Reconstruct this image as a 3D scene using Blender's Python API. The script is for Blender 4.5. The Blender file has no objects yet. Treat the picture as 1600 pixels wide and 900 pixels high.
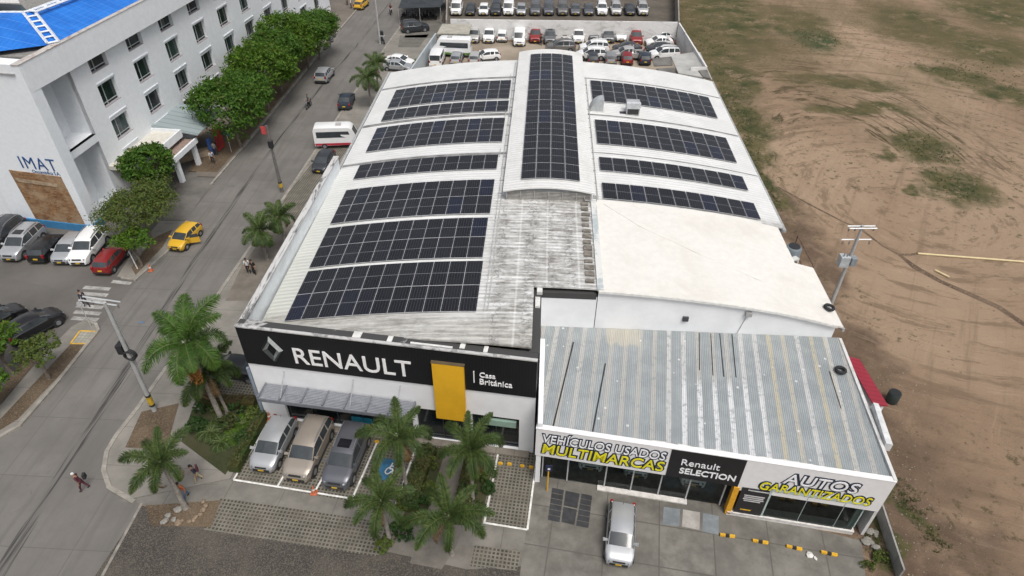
import bpy, bmesh, math, random
from mathutils import Vector, Matrix
R_ = math.radians
S = bpy.context.scene
COL = S.collection
rnd = random.Random(7)

# ------------------------------------------------------------------ camera, sky, sun
FPX, CAMH = 1030.0, 35.0
_Y = Vector((66, -830, FPX)).normalized()
_dn = Vector((66, -830, FPX)).cross(Vector((1, 0.0115, 0))).normalized()
if _dn.y < 0: _dn = -_dn
_Z = -_dn
_X = _Y.cross(_Z)
ROT = Matrix((_X, _Y, _Z))                      # lens space (right, down, forward) -> world
cam = bpy.data.cameras.new('camera'); camo = bpy.data.objects.new('camera', cam); COL.objects.link(camo)
cam.sensor_width = 36; cam.lens = FPX / 1600 * 36; cam.clip_end = 3000; cam.clip_start = 0.5
M4 = Matrix.Identity(4)
for i in range(3):
    M4[i][0] = ROT[i][0]; M4[i][1] = -ROT[i][1]; M4[i][2] = -ROT[i][2]
M4[2][3] = CAMH
camo.matrix_world = M4
S.camera = camo

SUN_EL, SUN_AZ = 62, 150
w = bpy.data.worlds.new('World'); S.world = w; w.use_nodes = True
nt = w.node_tree
sky = nt.nodes.new('ShaderNodeTexSky'); sky.sky_type = 'NISHITA'; sky.sun_disc = False
sky.sun_elevation = R_(SUN_EL); sky.sun_rotation = R_(SUN_AZ)
sky.air_density = 1.0; sky.dust_density = 6.0; sky.ozone_density = 1.0
bg = nt.nodes['Background']; bg.inputs[1].default_value = 0.108
hs = nt.nodes.new('ShaderNodeHueSaturation'); hs.inputs['Saturation'].default_value = 0.48
nt.links.new(sky.outputs[0], hs.inputs['Color']); nt.links.new(hs.outputs[0], bg.inputs[0])
sl = bpy.data.lights.new('sun', 'SUN'); sl.energy = 1.45; sl.angle = R_(22); sl.color = (1.0, 0.965, 0.92)
so = bpy.data.objects.new('sun', sl); COL.objects.link(so)
so.rotation_euler = (R_(90 - SUN_EL), 0, R_(180 - SUN_AZ))
so.location = (0, 0, 80)
S.view_settings.view_transform = 'Standard'; S.view_settings.look = 'None'
S.view_settings.exposure = 0.32; S.view_settings.gamma = 1.0
S.view_settings.use_curve_mapping = False

# ------------------------------------------------------------------ survey helpers (photo point -> metres)
def ray(px, py):
    return ROT @ Vector((px - 800, py - 450, FPX))
def at(px, py, z=0.0):
    d = ray(px, py); t = (z - CAMH) / d.z
    return Vector((d.x * t, d.y * t, z))
def on_wall(px, py, A, B):
    n = Vector((B[1] - A[1], -(B[0] - A[0]), 0)); d = ray(px, py)
    t = n.dot(Vector((A[0], A[1], CAMH)) - Vector((0, 0, CAMH))) / n.dot(d)
    p = d * t + Vector((0, 0, CAMH)); return p

# ------------------------------------------------------------------ materials
MATS = {}
class NT:
    def __init__(s, name):
        s.m = bpy.data.materials.new(name); s.m.use_nodes = True
        s.t = s.m.node_tree; s.b = s.t.nodes['Principled BSDF']
    def n(s, typ, **kw):
        nd = s.t.nodes.new(typ)
        for k, v in kw.items(): setattr(nd, k, v)
        return nd
    def l(s, a, b): s.t.links.new(a, b)
    def inp(s, sock, v):
        if hasattr(v, 'is_output') or isinstance(v, bpy.types.NodeSocket): s.l(v, sock)
        else: sock.default_value = v
    def math(s, op, a, b=0.0, c=None, clamp=False):
        nd = s.n('ShaderNodeMath', operation=op); nd.use_clamp = clamp
        s.inp(nd.inputs[0], a); s.inp(nd.inputs[1], b)
        if c is not None: s.inp(nd.inputs[2], c)
        return nd.outputs[0]
    def vm(s, op, a, b):
        nd = s.n('ShaderNodeVectorMath', operation=op); s.inp(nd.inputs[0], a); s.inp(nd.inputs[1], b)
        return nd.outputs['Value'] if op in ('LENGTH', 'DOT_PRODUCT', 'DISTANCE') else nd.outputs[0]
    def pos(s): return s.n('ShaderNodeNewGeometry').outputs['Position']
    def obj(s): return s.n('ShaderNodeTexCoord').outputs['Object']
    def xyz(s, v):
        nd = s.n('ShaderNodeSeparateXYZ'); s.l(v, nd.inputs[0]); return nd.outputs
    def noise(s, v, scale, detail=4, rough=0.6, dist=0.0):
        nd = s.n('ShaderNodeTexNoise'); s.l(v, nd.inputs['Vector']); nd.inputs['Scale'].default_value = scale
        nd.inputs['Detail'].default_value = detail; nd.inputs['Roughness'].default_value = rough
        nd.inputs['Distortion'].default_value = dist; return nd.outputs['Fac']
    def ss(s, v, a, b, lo=0.0, hi=1.0):
        nd = s.n('ShaderNodeMapRange', interpolation_type='SMOOTHSTEP'); s.inp(nd.inputs[0], v)
        nd.inputs[1].default_value = a; nd.inputs[2].default_value = b
        nd.inputs[3].default_value = lo; nd.inputs[4].default_value = hi; return nd.outputs[0]
    def mix(s, f, a, b):
        nd = s.n('ShaderNodeMix', data_type='RGBA'); s.inp(nd.inputs[0], f)
        for i, v in ((6, a), (7, b)):
            if isinstance(v, tuple): nd.inputs[i].default_value = (*v[:3], 1)
            else: s.l(v, nd.inputs[i])
        return nd.outputs[2]
    def scale(s, v, sc):
        nd = s.n('ShaderNodeMapping'); s.l(v, nd.inputs[0]); nd.inputs['Scale'].default_value = sc; return nd.outputs[0]
    def rotz(s, v, a):
        nd = s.n('ShaderNodeMapping'); s.l(v, nd.inputs[0]); nd.inputs['Rotation'].default_value = (0, 0, a); return nd.outputs[0]
    def bump(s, h, strength=0.3, dist=0.05):
        nd = s.n('ShaderNodeBump'); nd.inputs['Strength'].default_value = strength; nd.inputs['Distance'].default_value = dist
        s.l(h, nd.inputs['Height']); s.l(nd.outputs[0], s.b.inputs['Normal'])
    def out(s, col, rough=0.7, metal=0.0, spec=0.5):
        if isinstance(col, tuple): s.b.inputs['Base Color'].default_value = (*col[:3], 1)
        else: s.l(col, s.b.inputs['Base Color'])
        s.inp(s.b.inputs['Roughness'], rough); s.b.inputs['Metallic'].default_value = metal
        s.b.inputs['Specular IOR Level'].default_value = spec
        return s.m

def mat(name, c, rough=0.6, metal=0.0, var=0.12, sc=3.0, bump=0.0, spec=0.5, coat=0.0):
    """plain material with procedural mottling"""
    if name in MATS: return MATS[name]
    t = NT(name); v = t.obj()
    f = t.noise(v, sc, 5, 0.6)
    lo = tuple(x * (1 - var) for x in c); hi = tuple(min(1, x * (1 + var)) for x in c)
    t.out(t.mix(t.ss(f, 0.3, 0.7), lo, hi), rough, metal, spec)
    if bump: t.bump(t.noise(v, sc * 6, 4), bump, 0.02)
    if coat: t.b.inputs['Coat Weight'].default_value = coat; t.b.inputs['Coat Roughness'].default_value = 0.05
    MATS[name] = t.m; return t.m

def paint(name, c, metal=0.0):
    return mat('paint_' + name, c, 0.32, metal, 0.04, 1.5, coat=0.6)

def glass_dark(name='dark_glass', c=(0.012, 0.016, 0.018), rough=0.06, spec=0.6):
    return mat(name, c, rough, 0, 0.3, 0.6, spec=spec)

def clear_glass():
    if 'clear_glass' in MATS: return MATS['clear_glass']
    t = NT('clear_glass'); tr = t.n('ShaderNodeBsdfTransparent'); tr.inputs[0].default_value = (0.66, 0.74, 0.72, 1)
    gl = t.n('ShaderNodeBsdfGlossy'); gl.inputs['Roughness'].default_value = 0.03; gl.inputs[0].default_value = (0.8, 0.85, 0.85, 1)
    fr = t.n('ShaderNodeFresnel'); fr.inputs[0].default_value = 1.5
    mx = t.n('ShaderNodeMixShader'); t.l(fr.outputs[0], mx.inputs[0]); t.l(tr.outputs[0], mx.inputs[1]); t.l(gl.outputs[0], mx.inputs[2])
    t.l(mx.outputs[0], t.t.nodes['Material Output'].inputs[0]); MATS['clear_glass'] = t.m; return t.m

# ------------------------------------------------------------------ mesh builder
class MB:
    def __init__(s): s.v = []; s.f = []; s.mi = []; s.cur = 0
    def m(s, i): s.cur = i; return s
    def face(s, *pts):
        b = len(s.v); s.v += [tuple(p) for p in pts]; s.f.append(tuple(range(b, b + len(pts)))); s.mi.append(s.cur); return s
    def box(s, x0, x1, y0, y1, z0, z1, M=None):
        P = [Vector((x, y, z)) for z in (z0, z1) for x, y in ((x0, y0), (x1, y0), (x1, y1), (x0, y1))]
        if M is not None: P = [M @ p for p in P]
        b = len(s.v); s.v += [tuple(p) for p in P]
        for q in ((3, 2, 1, 0), (4, 5, 6, 7), (0, 1, 5, 4), (1, 2, 6, 5), (2, 3, 7, 6), (3, 0, 4, 7)):
            s.f.append(tuple(b + i for i in q)); s.mi.append(s.cur)
        return s
    def prism(s, pts, z0, z1):
        """pts: 2D polygon counter-clockwise; z0/z1 numbers or functions of (x,y)"""
        n = len(pts); g0 = z0 if callable(z0) else (lambda x, y: z0); g1 = z1 if callable(z1) else (lambda x, y: z1)
        ar = sum(pts[i][0] * pts[(i + 1) % n][1] - pts[(i + 1) % n][0] * pts[i][1] for i in range(n))
        if ar < 0: pts = pts[::-1]
        b = len(s.v)
        s.v += [(p[0], p[1], g0(p[0], p[1])) for p in pts] + [(p[0], p[1], g1(p[0], p[1])) for p in pts]
        s.f.append(tuple(b + i for i in range(n))[::-1]); s.f.append(tuple(b + n + i for i in range(n))); s.mi += [s.cur] * 2
        for i in range(n):
            j = (i + 1) % n; s.f.append((b + i, b + j, b + n + j, b + n + i)); s.mi.append(s.cur)
        return s
    def wall(s, A, B, z0, z1, t):
        """straight wall from A to B (2D), thickness t to the left of A->B"""
        a = Vector(A[:2]); c = Vector(B[:2]); d = (c - a).normalized(); n = Vector((-d.y, d.x)) * t
        return s.prism([a, c, c + n, a + n], z0, z1)
    def tube(s, P, r, n=8, cap=True):
        """P list of points, r number or list"""
        P = [Vector(p) for p in P]; rs = r if isinstance(r, (list, tuple)) else [r] * len(P)
        rings = []
        for i, p in enumerate(P):
            d = (P[min(i + 1, len(P) - 1)] - P[max(i - 1, 0)]).normalized()
            u = d.cross(Vector((0, 0, 1)))
            if u.length < 0.05: u = Vector((1, 0, 0))
            u.normalize(); q = d.cross(u)
            b = len(s.v); s.v += [tuple(p + (u * math.cos(2 * math.pi * k / n) + q * math.sin(2 * math.pi * k / n)) * rs[i]) for k in range(n)]
            rings.append(b)
        for a, b in zip(rings, rings[1:]):
            for k in range(n):
                s.f.append((a + k, a + (k + 1) % n, b + (k + 1) % n, b + k)); s.mi.append(s.cur)
        if cap:
            s.f.append(tuple(rings[0] + k for k in range(n))[::-1]); s.f.append(tuple(rings[-1] + k for k in range(n))); s.mi += [s.cur] * 2
        return s
    def grid(s, P):
        """P: rows of points"""
        nr, nc = len(P), len(P[0]); b = len(s.v)
        for row in P: s.v += [tuple(p) for p in row]
        for i in range(nr - 1):
            for j in range(nc - 1):
                s.f.append((b + i * nc + j, b + i * nc + j + 1, b + (i + 1) * nc + j + 1, b + (i + 1) * nc + j)); s.mi.append(s.cur)
        return s
    def build(s, name, mats, parent=None, smooth=False, sharp=35, recalc=False):
        if not isinstance(mats, (list, tuple)): mats = [mats]
        me = bpy.data.meshes.new(name)
        off = Vector((0, 0, 0))
        if parent is not None and parent.get('world_space'): off = Vector(parent['world_space'])
        me.from_pydata([tuple(Vector(v) - off) for v in s.v], [], s.f)
        for m_ in mats: me.materials.append(m_)
        me.polygons.foreach_set('material_index', s.mi)
        if recalc:
            bm = bmesh.new(); bm.from_mesh(me); bmesh.ops.remove_doubles(bm, verts=bm.verts, dist=1e-4)
            bmesh.ops.recalc_face_normals(bm, faces=bm.faces); bm.to_mesh(me); bm.free()
        if smooth:
            me.polygons.foreach_set('use_smooth', [True] * len(me.polygons)); me.set_sharp_from_angle(angle=R_(sharp))
        me.update()
        return link(name, me, parent)

def link(name, data, parent=None):
    o = bpy.data.objects.new(name, data); COL.objects.link(o)
    if parent is not None:
        o.parent = parent
        if parent.get('world_space'): o['world_space'] = list(parent['world_space'])
    return o
def tag(o, label, cat, group=None, kind=None):
    o['label'] = label; o['category'] = cat
    if group: o['group'] = group
    if kind: o['kind'] = kind
    return o
def thing(name, label, cat, loc=(0, 0, 0), rz=0.0, group=None, world=False):
    """Empty at the base of a thing; world=True: its parts are given in world metres"""
    o = bpy.data.objects.new(name, None); COL.objects.link(o); o.location = loc; o.rotation_euler = (0, 0, rz)
    o.empty_display_size = 0.3
    if world: o['world_space'] = list(loc)
    return tag(o, label, cat, group)
def struct(o): o['kind'] = 'structure'; return o
def copy_tree(o, parent=None):
    c = o.copy(); COL.objects.link(c)
    if parent is not None: c.parent = parent
    for ch in o.children: copy_tree(ch, c)
    return c

def text(s, name, O, u, v, n, width, height, mats, depth=0.04, bold=0.0, parent=None, lift=0.0, shear=0.0, spacing=1.0):
    """lettering on a wall: O lower-left corner, u right, v up, n out"""
    cu = bpy.data.curves.new('tmp', 'FONT'); cu.body = s; cu.size = 1; cu.extrude = 0.02; cu.offset = bold; cu.shear = shear
    cu.space_character = spacing; cu.resolution_u = 4
    to = bpy.data.objects.new('tmp', cu); COL.objects.link(to)
    bpy.context.view_layer.update()
    me = bpy.data.meshes.new_from_object(to.evaluated_get(bpy.context.evaluated_depsgraph_get()))
    bpy.data.objects.remove(to); bpy.data.curves.remove(cu)
    xs = [q.co.x for q in me.vertices]; ys = [q.co.y for q in me.vertices]
    x0, x1, y0, y1 = min(xs), max(xs), min(ys), max(ys)
    off = Vector(parent['world_space']) if parent is not None and parent.get('world_space') else Vector()
    u, v, n, O = Vector(u), Vector(v), Vector(n), Vector(O)
    for q in me.vertices:
        a = (q.co.x - x0) / (x1 - x0) * width; b = (q.co.y - y0) / (y1 - y0) * height
        q.co = O + u * a + v * b + n * (lift + (depth if q.co.z > 0 else 0)) - off
    me.materials.clear()
    me.materials.append(mats)
    return link(name, me, parent)

Z = Vector((0, 0, 1))

# ------------------------------------------------------------------ ground materials
def dirt_material():
    t = NT('dirt_field'); p = t.pos()
    n1 = t.noise(p, 0.045, 6, 0.62); n2 = t.noise(p, 0.35, 6, 0.65); n3 = t.noise(p, 2.6, 5, 0.7)
    # distorted position so that patches get ragged outlines
    nd = t.n('ShaderNodeTexNoise'); t.l(p, nd.inputs['Vector']); nd.inputs['Scale'].default_value = 0.22; nd.inputs['Detail'].default_value = 5
    off = t.vm('MULTIPLY', t.vm('SUBTRACT', nd.outputs['Color'], (0.5, 0.5, 0.5)), (9, 9, 0))
    q = t.vm('ADD', p, off)
    def blob(px, py, rx, ry, rot=0.0):
        c = at(px, py); d = t.vm('SUBTRACT', q, (c.x, c.y, 0))
        if rot: d = t.rotz(d, R_(rot))
        d = t.vm('MULTIPLY', d, (1 / rx, 1 / ry, 0))
        return t.ss(t.vm('LENGTH', d, (0, 0, 0)), 1.25, 0.5)
    # base earth: tan sand to greyer brown
    c = t.mix(t.ss(n1, 0.35, 0.65), (0.232, 0.162, 0.108), (0.295, 0.210, 0.142))
    c = t.mix(t.ss(n2, 0.4, 0.75, 0, 0.5), c, (0.195, 0.136, 0.092))
    c = t.mix(t.ss(n3, 0.55, 0.8, 0, 0.4), c, (0.165, 0.115, 0.078))
    n4 = t.noise(p, 9.0, 4, 0.75); c = t.mix(t.ss(n4, 0.52, 0.75, 0, 0.45), c, (0.115, 0.08, 0.055)); c = t.mix(t.ss(n4, 0.46, 0.28, 0, 0.35), c, (0.33, 0.255, 0.185))
    # pale compacted tracks
    pale = None
    for a in ((1330, 70, 7, 34, 8), (1450, 180, 9, 26, 24), (1560, 300, 10, 20, 30), (1420, 490, 9, 9, 0), (1260, 270, 8, 12, 0)):
        b = blob(*a); pale = b if pale is None else t.math('MAXIMUM', pale, b)
    c = t.mix(t.math('MULTIPLY', pale, 0.5), c, (0.37, 0.275, 0.192))
    # darker, redder and stony earth near the lot wall
    dk = None
    for a in ((1360, 690, 5, 9, 0), (1440, 860, 6, 5, 0), (1250, 380, 3, 12, 0), (1340, 560, 3, 4, 0)):
        b = blob(*a); dk = b if dk is None else t.math('MAXIMUM', dk, b)
    c = t.mix(t.math('MULTIPLY', dk, t.ss(n2, 0.25, 0.6, 0.3, 0.9)), c, (0.095, 0.066, 0.047))
    # grader arcs: rings with a ragged, broken edge
    cc = at(1330, 262); d = t.vm('SUBTRACT', t.vm('ADD', p, t.vm('MULTIPLY', off, (0.16, 0.16, 0))), (cc.x, cc.y, 0))
    rr = t.vm('LENGTH', t.vm('MULTIPLY', d, (1.35, 0.72, 0)), (0, 0, 0))
    dx_, dy_, _u = t.xyz(d); ang = t.math('ARCTAN2', dy_, t.math('MULTIPLY', dx_, 1.9))
    cb = t.n('ShaderNodeCombineXYZ'); t.l(t.math('MULTIPLY', rr, 1.25), cb.inputs[0]); t.l(t.math('MULTIPLY', ang, 2.6), cb.inputs[1])
    arcn = t.noise(cb.outputs[0], 1.0, 6, 0.68, 0.3); along = t.noise(p, 0.16, 4, 0.6)
    ringm = t.math('MULTIPLY', t.ss(arcn, 0.50, 0.60), t.math('MULTIPLY', t.ss(rr, 7, 10), t.ss(rr, 30, 21)))
    ringm = t.math('MULTIPLY', ringm, t.math('MULTIPLY', t.ss(along, 0.36, 0.56), t.ss(t.xyz(d)[1], -6, 6)))
    c = t.mix(t.math('MULTIPLY', ringm, 1.0), c, (0.078, 0.064, 0.034))
    # long straight scrape streaks
    st = t.noise(t.scale(t.rotz(p, R_(-62)), (0.05, 0.9, 1)), 1.0, 4, 0.6)
    c = t.mix(t.ss(st, 0.56, 0.75, 0, 0.55), c, (0.14, 0.10, 0.066))
    vo = t.n('ShaderNodeTexVoronoi'); t.l(p, vo.inputs['Vector']); vo.inputs['Scale'].default_value = 1.7
    clod = t.math('MULTIPLY', t.ss(vo.outputs['Distance'], 0.26, 0.12), t.ss(t.noise(p, 0.18, 5, .7), 0.52, 0.62)); c = t.mix(t.math('MULTIPLY', clod, t.ss(t.noise(p, 7, 3), .4, .6)), c, (0.075, 0.058, 0.038))
    vs = t.n('ShaderNodeTexVoronoi'); t.l(p, vs.inputs['Vector']); vs.inputs['Scale'].default_value = 4.5
    c = t.mix(t.ss(vs.outputs['Distance'], 0.13, 0.06, 0, .55), c, (0.36, 0.29, 0.215))
    sw = t.noise(t.scale(t.rotz(t.vm('ADD', p, t.vm('MULTIPLY', off, (.12, .12, 0))), R_(-58)), (0.06, 1.3, 1)), 1.0, 6, 0.72); sm = t.ss(t.noise(p, 0.055, 4, .6), 0.42, 0.62)
    c = t.mix(t.math('MULTIPLY', sm, t.ss(sw, 0.50, 0.68, 0, .5)), c, (0.19, 0.135, 0.09)); c = t.mix(t.math('MULTIPLY', sm, t.ss(sw, 0.44, 0.30, 0, .4)), c, (0.40, 0.30, 0.215))
    cb2 = t.n('ShaderNodeCombineXYZ'); c2 = at(1330, 262); d2 = t.vm('SUBTRACT', t.vm('ADD', p, t.vm('MULTIPLY', off, (.15, .15, 0))), (c2.x + 4, c2.y - 8, 0)); ex, ey, _w = t.xyz(d2)
    t.l(t.math('MULTIPLY', t.vm('LENGTH', d2, (0, 0, 0)), 0.8), cb2.inputs[0]); t.l(t.math('MULTIPLY', t.math('ARCTAN2', ey, ex), 2.2), cb2.inputs[1])
    sp = t.noise(cb2.outputs[0], 1.0, 6, .7); c = t.mix(t.ss(sp, 0.52, 0.62, 0, .65), c, (0.15, 0.106, 0.070)); c = t.mix(t.ss(sp, 0.44, 0.32, 0, .35), c, (0.39, 0.295, 0.21))
    wd_ = t.math('MULTIPLY', t.ss(t.noise(p, 1.1, 5, .75), 0.54, 0.64), t.ss(t.noise(p, 0.07, 4), 0.44, 0.56)); c = t.mix(t.math('MULTIPLY', wd_, .85), c, (0.085, 0.072, 0.038))
    # grass
    g = None
    for a in ((1275, 60, 4.5, 7, 0), (1250, 40, 6, 12, 0), (1120, 20, 10, 28, 0), (1085, 50, 4, 24, 0), (1125, 90, 4.2, 22, 0), (1150, 170, 3.2, 16, 0), (1180, 250, 1.9, 13, 0), (1445, 228, 3.5, 5.5, 25), (1490, 290, 3.4, 4, 0),
              (1430, 295, 1.6, 1.6, 0), (1540, 75, 9, 9, 40), (1590, 20, 14, 14, 0), (1500, 120, 6, 4, 35), (1580, 150, 5, 4, 20), (1415, 780, 0.9, 1.5, 20), (1380, 240, 1.0, 2, 0), (1210, 310, 1.0, 4, 0),
              (1430, 40, 8, 14, 0), (1370, 850, 0.7, 1.6, 0), (1450, 830, 0.7, 1.1, 0), (1320, 130, 9, 3, 10), (1340, 170, 8, 2, 0)):
        b = blob(*a); g = b if g is None else t.math('MAXIMUM', g, b)
    gm = t.math('MULTIPLY', g, t.ss(t.math('ADD', n2, t.math('MULTIPLY', n3, 0.45)), 0.46, 0.76))
    gcol = t.mix(t.ss(t.noise(p, 0.3, 6, .7), 0.35, 0.65), (0.046, 0.056, 0.022), (0.115, 0.098, 0.048))
    gcol = t.mix(t.math('MULTIPLY', blob(1268, 66, 5, 6), 0.7), gcol, (0.030, 0.066, 0.030))
    c = t.mix(gm, c, gcol)
    dry = t.math('MULTIPLY', t.ss(t.xyz(p)[1], 60, 115), t.ss(t.noise(t.scale(p, (1, 0.5, 1)), 0.09, 5, 0.65), 0.42, 0.58))
    c = t.mix(t.math('MULTIPLY', dry, t.ss(n3, 0.3, 0.65, 0.2, 0.8)), c, (0.115, 0.092, 0.048))
    # trench line from the shed across the field
    t.out(c, 0.95, 0, 0.15); t.bump(t.math('ADD', t.math('ADD', n3, t.math('MULTIPLY', n4, .6)), t.math('MULTIPLY', ringm, 0.6)), 0.9, 0.12)
    return t.m

def concrete(name, c, sc=0.6, joint=None, rot=0.0, stain=0.25, off=(0, 0), streak=None, jw=0.02, jc=0.45):
    """joint=(dx,dy) slab size in metres"""
    t = NT(name); p = t.pos()
    pr = t.rotz(p, R_(rot)) if rot else p
    a = t.noise(p, sc, 6, 0.65); b = t.noise(p, sc * 6, 5, 0.65); d = t.noise(p, 22, 3, 0.7)
    lo = tuple(x * (1 - stain) for x in c); hi = tuple(x * (1 + stain * 0.5) for x in c)
    k = t.mix(t.ss(a, 0.3, 0.7), lo, hi)
    k = t.mix(t.ss(b, 0.5, 0.75, 0, 0.35), k, tuple(x * 0.72 for x in c))
    k = t.mix(t.ss(d, 0.45, 0.75, 0, 0.22), k, tuple(x * 0.6 for x in c))
    if streak:
        s_ = t.noise(t.scale(pr, streak), 1.0, 5, 0.6); k = t.mix(t.ss(s_, 0.47, 0.68, 0, 0.6), k, tuple(x * 0.66 for x in c)); os_ = t.noise(p, 0.9, 7, .75, 1.2); k = t.mix(t.ss(os_, 0.60, 0.72, 0, .5), k, tuple(x * .5 for x in c))
    if joint:
        X, Y, _ = t.xyz(pr)
        cells = None
        for ax, size, o in ((X, joint[0], off[0]), (Y, joint[1], off[1])):
            if not size: continue
            fr = t.math('FRACT', t.math('DIVIDE', t.math('ADD', ax, o + 1000 * size), size))
            e = t.math('MINIMUM', fr, t.math('SUBTRACT', 1.0, fr)); l_ = t.ss(t.math('MULTIPLY', e, size), jw * 1.6, jw * 0.5)
            cells = l_ if cells is None else t.math('MAXIMUM', cells, l_)
        k = t.mix(t.math('MULTIPLY', cells, 0.8), k, tuple(x * jc for x in c))
        # slab to slab tone
        wn = t.n('ShaderNodeTexWhiteNoise', noise_dimensions='2D')
        fx = t.math('FLOOR', t.math('DIVIDE', t.math('ADD', X, off[0] + 1000 * (joint[0] or 1000)), joint[0] or 1000))
        fy = t.math('FLOOR', t.math('DIVIDE', t.math('ADD', Y, off[1] + 1000 * (joint[1] or 1000)), joint[1] or 1000))
        cb = t.n('ShaderNodeCombineXYZ'); t.l(fx, cb.inputs[0]); t.l(fy, cb.inputs[1]); t.l(cb.outputs[0], wn.inputs['Vector'])
        k = t.mix(t.math('MULTIPLY', wn.outputs['Value'], 0.34), k, tuple(x * 0.72 for x in c))
    t.out(k, 0.88, 0, 0.3); t.bump(b, 0.15, 0.02)
    MATS[name] = t.m; return t.m

def paver_material(name='grid_paver', size=0.23, rot=5.5, c=(0.20, 0.186, 0.158), hole=(0.038, 0.038, 0.027)):
    t = NT(name); p = t.pos(); pr = t.rotz(p, R_(rot)); X, Y, _ = t.xyz(pr)
    h = None
    for ax in (X, Y):
        fr = t.math('FRACT', t.math('DIVIDE', t.math('ADD', ax, 500.0), size)); e = t.math('ABSOLUTE', t.math('SUBTRACT', fr, 0.5))
        l_ = t.ss(e, 0.34, 0.25); h = l_ if h is None else t.math('MULTIPLY', h, l_)
    a = t.noise(p, 1.1, 5, 0.65); f = t.noise(p, 14, 4, 0.6)
    k = t.mix(t.ss(a, 0.35, 0.7), tuple(x * 0.72 for x in c), c)
    hc = t.mix(t.ss(t.noise(p, 0.8, 4), 0.4, 0.65), hole, (0.085, 0.075, 0.053))
    k = t.mix(t.math('MULTIPLY', h, t.ss(f, 0.2, 0.55, 0.35, 0.95)), k, hc)
    t.out(k, 0.9, 0, 0.2); t.bump(t.math('SUBTRACT', 1.0, h), 0.4, 0.03)
    return t.m

def speckle(name, cols, sc=9.0, rough=0.95, big=0.3):
    """gravel, soil: speckled"""
    t = NT(name); p = t.pos()
    vo = t.n('ShaderNodeTexVoronoi'); t.l(p, vo.inputs['Vector']); vo.inputs['Scale'].default_value = sc
    k = t.mix(t.ss(t.noise(p, big, 5, 0.65), 0.38, 0.62), cols[0], cols[1])
    k = t.mix(t.ss(t.xyz(vo.outputs['Color'])[0], 0.45, 1.0, 0, 0.75), k, cols[2])
    k = t.mix(t.ss(t.noise(p, sc * 0.5, 4, 0.7), 0.5, 0.75, 0, 0.5), k, tuple(x * 0.5 for x in cols[0]))
    t.out(k, rough, 0, 0.2); t.bump(t.xyz(vo.outputs['Color'])[1], 0.5, 0.04)
    return t.m

def flat(name, pts, z, m, kind='structure'):
    """paving sheet from a 2D outline"""
    pts = [(p[0], p[1]) for p in pts]; n = len(pts)
    ar = sum(pts[i][0] * pts[(i + 1) % n][1] - pts[(i + 1) % n][0] * pts[i][1] for i in range(n))
    if ar < 0: pts = pts[::-1]
    o = MB().face(*[(x, y, z) for x, y in pts]).build(name, m); o['kind'] = kind; return o
def raised(name, pts, z0, z1, m):
    o = MB().prism([(p[0], p[1]) for p in pts], z0, z1).build(name, m); o['kind'] = 'structure'; return o
def ribbon(mb, P, wl, wr, z0, z1):
    """strip along a polyline, wl to the left and wr to the right of it, as a solid from z0 to z1"""
    P = [Vector(p[:2]) for p in P]; L, Rr = [], []
    for i, p in enumerate(P):
        d = (P[min(i + 1, len(P) - 1)] - P[max(i - 1, 0)]).normalized(); n = Vector((-d.y, d.x))
        L.append(p + n * wl); Rr.append(p - n * wr)
    for i in range(len(P) - 1): mb.prism([Rr[i], Rr[i + 1], L[i + 1], L[i]], z0, z1)
    return mb
def arc(cx, cy, r, a0, a1, n=8):
    return [(cx + r * math.cos(R_(a0 + (a1 - a0) * i / n)), cy + r * math.sin(R_(a0 + (a1 - a0) * i / n))) for i in range(n + 1)]

dirt = dirt_material()
struct(MB().grid([[(x, y, 0) for x in (-900, -300, -60, 0, 60, 300, 900)] for y in (-100, 0, 60, 130, 300, 1200)]).build('ground', dirt))

road_m = concrete('road_concrete', (0.172, 0.163, 0.150), 0.22, (3.55, 4.6), 0, 0.2, (28.9, 0), (1.3, 0.10, 1), 0.025, 0.6)
walk_m = concrete('sidewalk_concrete', (0.235, 0.222, 0.196), 0.5, (0, 3.0), 0, 0.25, (0, 0))
kerb_m = concrete('kerb_concrete', (0.30, 0.283, 0.25), 1.5, (0, 1.0), 0, 0.3, jw=0.012)
fore_m = concrete('forecourt_concrete', (0.185, 0.176, 0.155), 0.5, (3.1, 2.6), 7.4, 0.45, (1.2, 0.8), (0.4, 0.2, 1), 0.035)
paver_m = paver_material()
lot_m = concrete('lot_concrete', (0.125, 0.117, 0.107), 0.16, (6.0, 6.0), 14, 0.25, jw=0.015, jc=0.8)
gravel_m = speckle('gravel', ((0.055, 0.051, 0.046), (0.085, 0.077, 0.066), (0.155, 0.138, 0.112)), 22.0)
soil_m = speckle('soil', ((0.085, 0.062, 0.042), (0.135, 0.10, 0.067), (0.18, 0.143, 0.10)), 18.0)
yard_m = concrete('yard_earth', (0.31, 0.262, 0.205), 0.2, None, 0, 0.3)
lawn_m = speckle('lawn', ((0.036, 0.045, 0.02), (0.066, 0.063, 0.034), (0.055, 0.063, 0.026)), 16.0)
white_line = mat('white_line', (0.66, 0.66, 0.63), 0.7, var=0.25, sc=2.5)
yellow = mat('yellow_paint', (0.62, 0.36, 0.025), 0.6, var=0.2, sc=4)
black_rub = mat('black_rubber', (0.022, 0.022, 0.024), 0.7, var=0.3, sc=5)

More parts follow.
